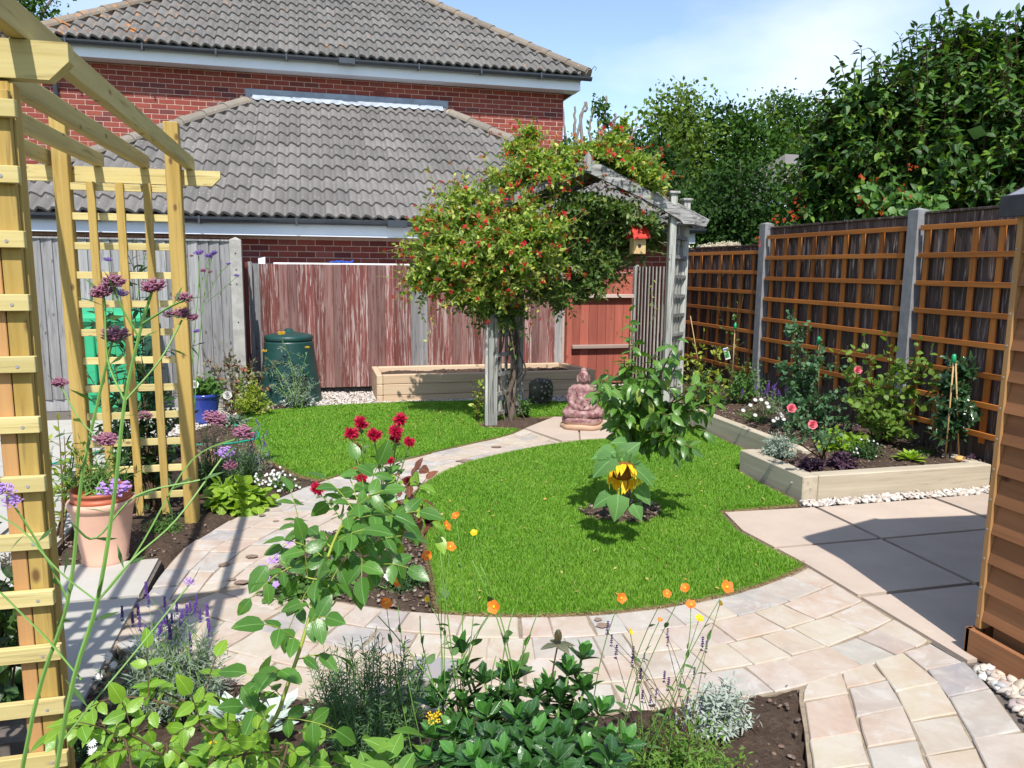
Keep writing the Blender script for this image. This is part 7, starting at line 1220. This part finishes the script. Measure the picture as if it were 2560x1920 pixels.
b.ell((0, 0, .215), (.125, .105, .13), 18, 14)                                   # belly and chest
b.ell((0, 0, .30), (.118, .075, .085), 18, 14); b.ell((-.088, 0, .335), (.045, .045, .04), 12, 8); b.ell((.088, 0, .335), (.045, .045, .04), 12, 8)
for s in (-1, 1):
    b.tube([(s*.105, .0, .335), (s*.135, .005, .25), (s*.115, -.03, .19)], [.040, .038, .033], 12); b.ell((s*.115, -.03, .19), (.034, .034, .034), 10, 8); b.tube([(s*.118, -.03, .19), (s*.07, -.09, .165), (s*.015, -.118, .160)], [.033, .027, .020], 12); b.ell((s*.02, -.115, .158), (.032, .022, .014), 10, 8)
    b.tube([(s*.05, .01, .13), (s*.13, -.02, .125), (s*.168, -.05, .115)], [.065, .060, .045], 14); b.ell((s*.165, -.045, .115), (.047, .05, .042), 12, 8); b.tube([(s*.165, -.055, .11), (s*.08, -.115, .105), (-s*.04, -.125, .11)], [.042, .036, .026], 12)
b.ell((0, -.06, .115), (.12, .085, .045), 14, 10); b.tube([(0, 0, .34), (0, -.005, .40)], [.042, .034], 12)
b.ell((0, -.008, .440), (.052, .056, .062), 18, 14); b.ell((0, -.036, .420), (.034, .026, .034), 12, 8); b.ell((0, .002, .505), (.028, .028, .024), 12, 8); b.ell((0, -.064, .437), (.009, .014, .016), 8, 6); b.ell((0, -.058, .412), (.017, .009, .006), 8, 6); b.tube([(-.03, -.054, .458), (-.015, -.062, .462), (0, -.060, .455), (.015, -.062, .462), (.03, -.054, .458)], .004, 6)
for s in (-1, 1): b.tube([(s*.055, -.002, .46), (s*.060, -.004, .43), (s*.056, -.006, .395)], [.011, .009, .011], 8); b.ell((s*.021, -.054, .447), (.013, .008, .0055), 8, 6)
# carved robe folds as raised cords
for k in range(6): a = .075+.012*k; b.tube([(-.085+.006*k, -.045-.0*k, .350-.002*k), (-.06+.004*k, -.088, .27-.014*k), (.0, -.108-.002*k, .235-.017*k), (.055, -.098, .25-.014*k), (.09, -.055, .30-.012*k)], .0042, 6)
for s in (-1, 1):
    for k in range(5): b.tube([(s*(.075+.016*k), -.025-.002*k, .362-.006*k), (s*(.098+.014*k), -.035, .28), (s*(.085+.012*k), -.06, .20)], .0038, 6)
for k in range(6): b.tube([(s_*(.17-.012*k), -.075-.006*k, .145-.010*k) if i_ == 0 else ((.0, -.158+.004*k, .118-.011*k) if i_ == 1 else (-s_*(.15-.012*k), -.088-.005*k, .140-.010*k)) for s_ in (1,) for i_ in (0, 1, 2)], .0045, 6)
def hairbumps(co):
    z = co[:, 2]; r = np.hypot(co[:, 0], co[:, 1]+.003); hair = ((z > .462) | ((z > .43) & (co[:, 1] > .0))) & (z > .42); a = np.arctan2(co[:, 1], co[:, 0]); return np.where(hair, .0035+.0042*np.sin(a*13+np.floor((z-.42)/.0125)*1.57)*np.abs(np.sin((z-.42)/.0125*math.pi)), 0)+.0015*smoothn(co[:, 0], co[:, 2], 90, 6, 3)
e = grow(b, .0048, 'figure', M['buddha'], st, 1, hairbumps); c_, s_ = math.cos(yaw), math.sin(yaw); Rz = Matrix.Rotation(yaw, 4, 'Z'); e.transform(Matrix.Translation((BX, BY, .055)) @ Rz @ Matrix.Diagonal((.94, .95, 1.0, 1))); link('figure', e, M['buddha'], st)
for z0, z1, rx, ry, nm in ((.016, .066, .205, .165, 'lower_plinth'), (.062, .125, .190, .152, 'upper_plinth')):
    b = MB(); n = 48; h = z1-z0; prof = [(0, z0), (.93, z0), (.99, z0+h*.25), (1.0, z0+h*.55), (.985, z0+h*.8), (.93, z1), (.0, z1)]; V = []
    for pr, z in prof:
        for i in range(n): a = 6.2832*i/n; w = 1+.035*math.sin(a*5+.6)+.02*math.sin(a*9); V.append((pr*rx*math.cos(a)*w, pr*ry*math.sin(a)*w, z+.006*math.sin(a*3+1)*(1 if z > z0 else 0)))
    b.add(V, [[[k*n+i, k*n+(i+1) % n, (k+1)*n+(i+1) % n, (k+1)*n+i] for k in range(6) for i in range(n)]]); me = b.mesh(nm, True); me.transform(Matrix.Translation((BX, BY, 0)) @ Rz); link(nm, me, M['buddha'], st)
# shadow-side clutter: rock at right end of raised bed
rk = thing('round_stone', 'round brown stone tucked at the right end of the raised bed', 'stone', (4.62, 4.2, 0)); b = MB(); b.ell((4.66, 4.2, .07), (.07, .07, .085), 14, 10); b.build('stone', plain('brown_stone', (.20, .14, .10), .7, .3, .2, 20, .3), rk, smooth=True)
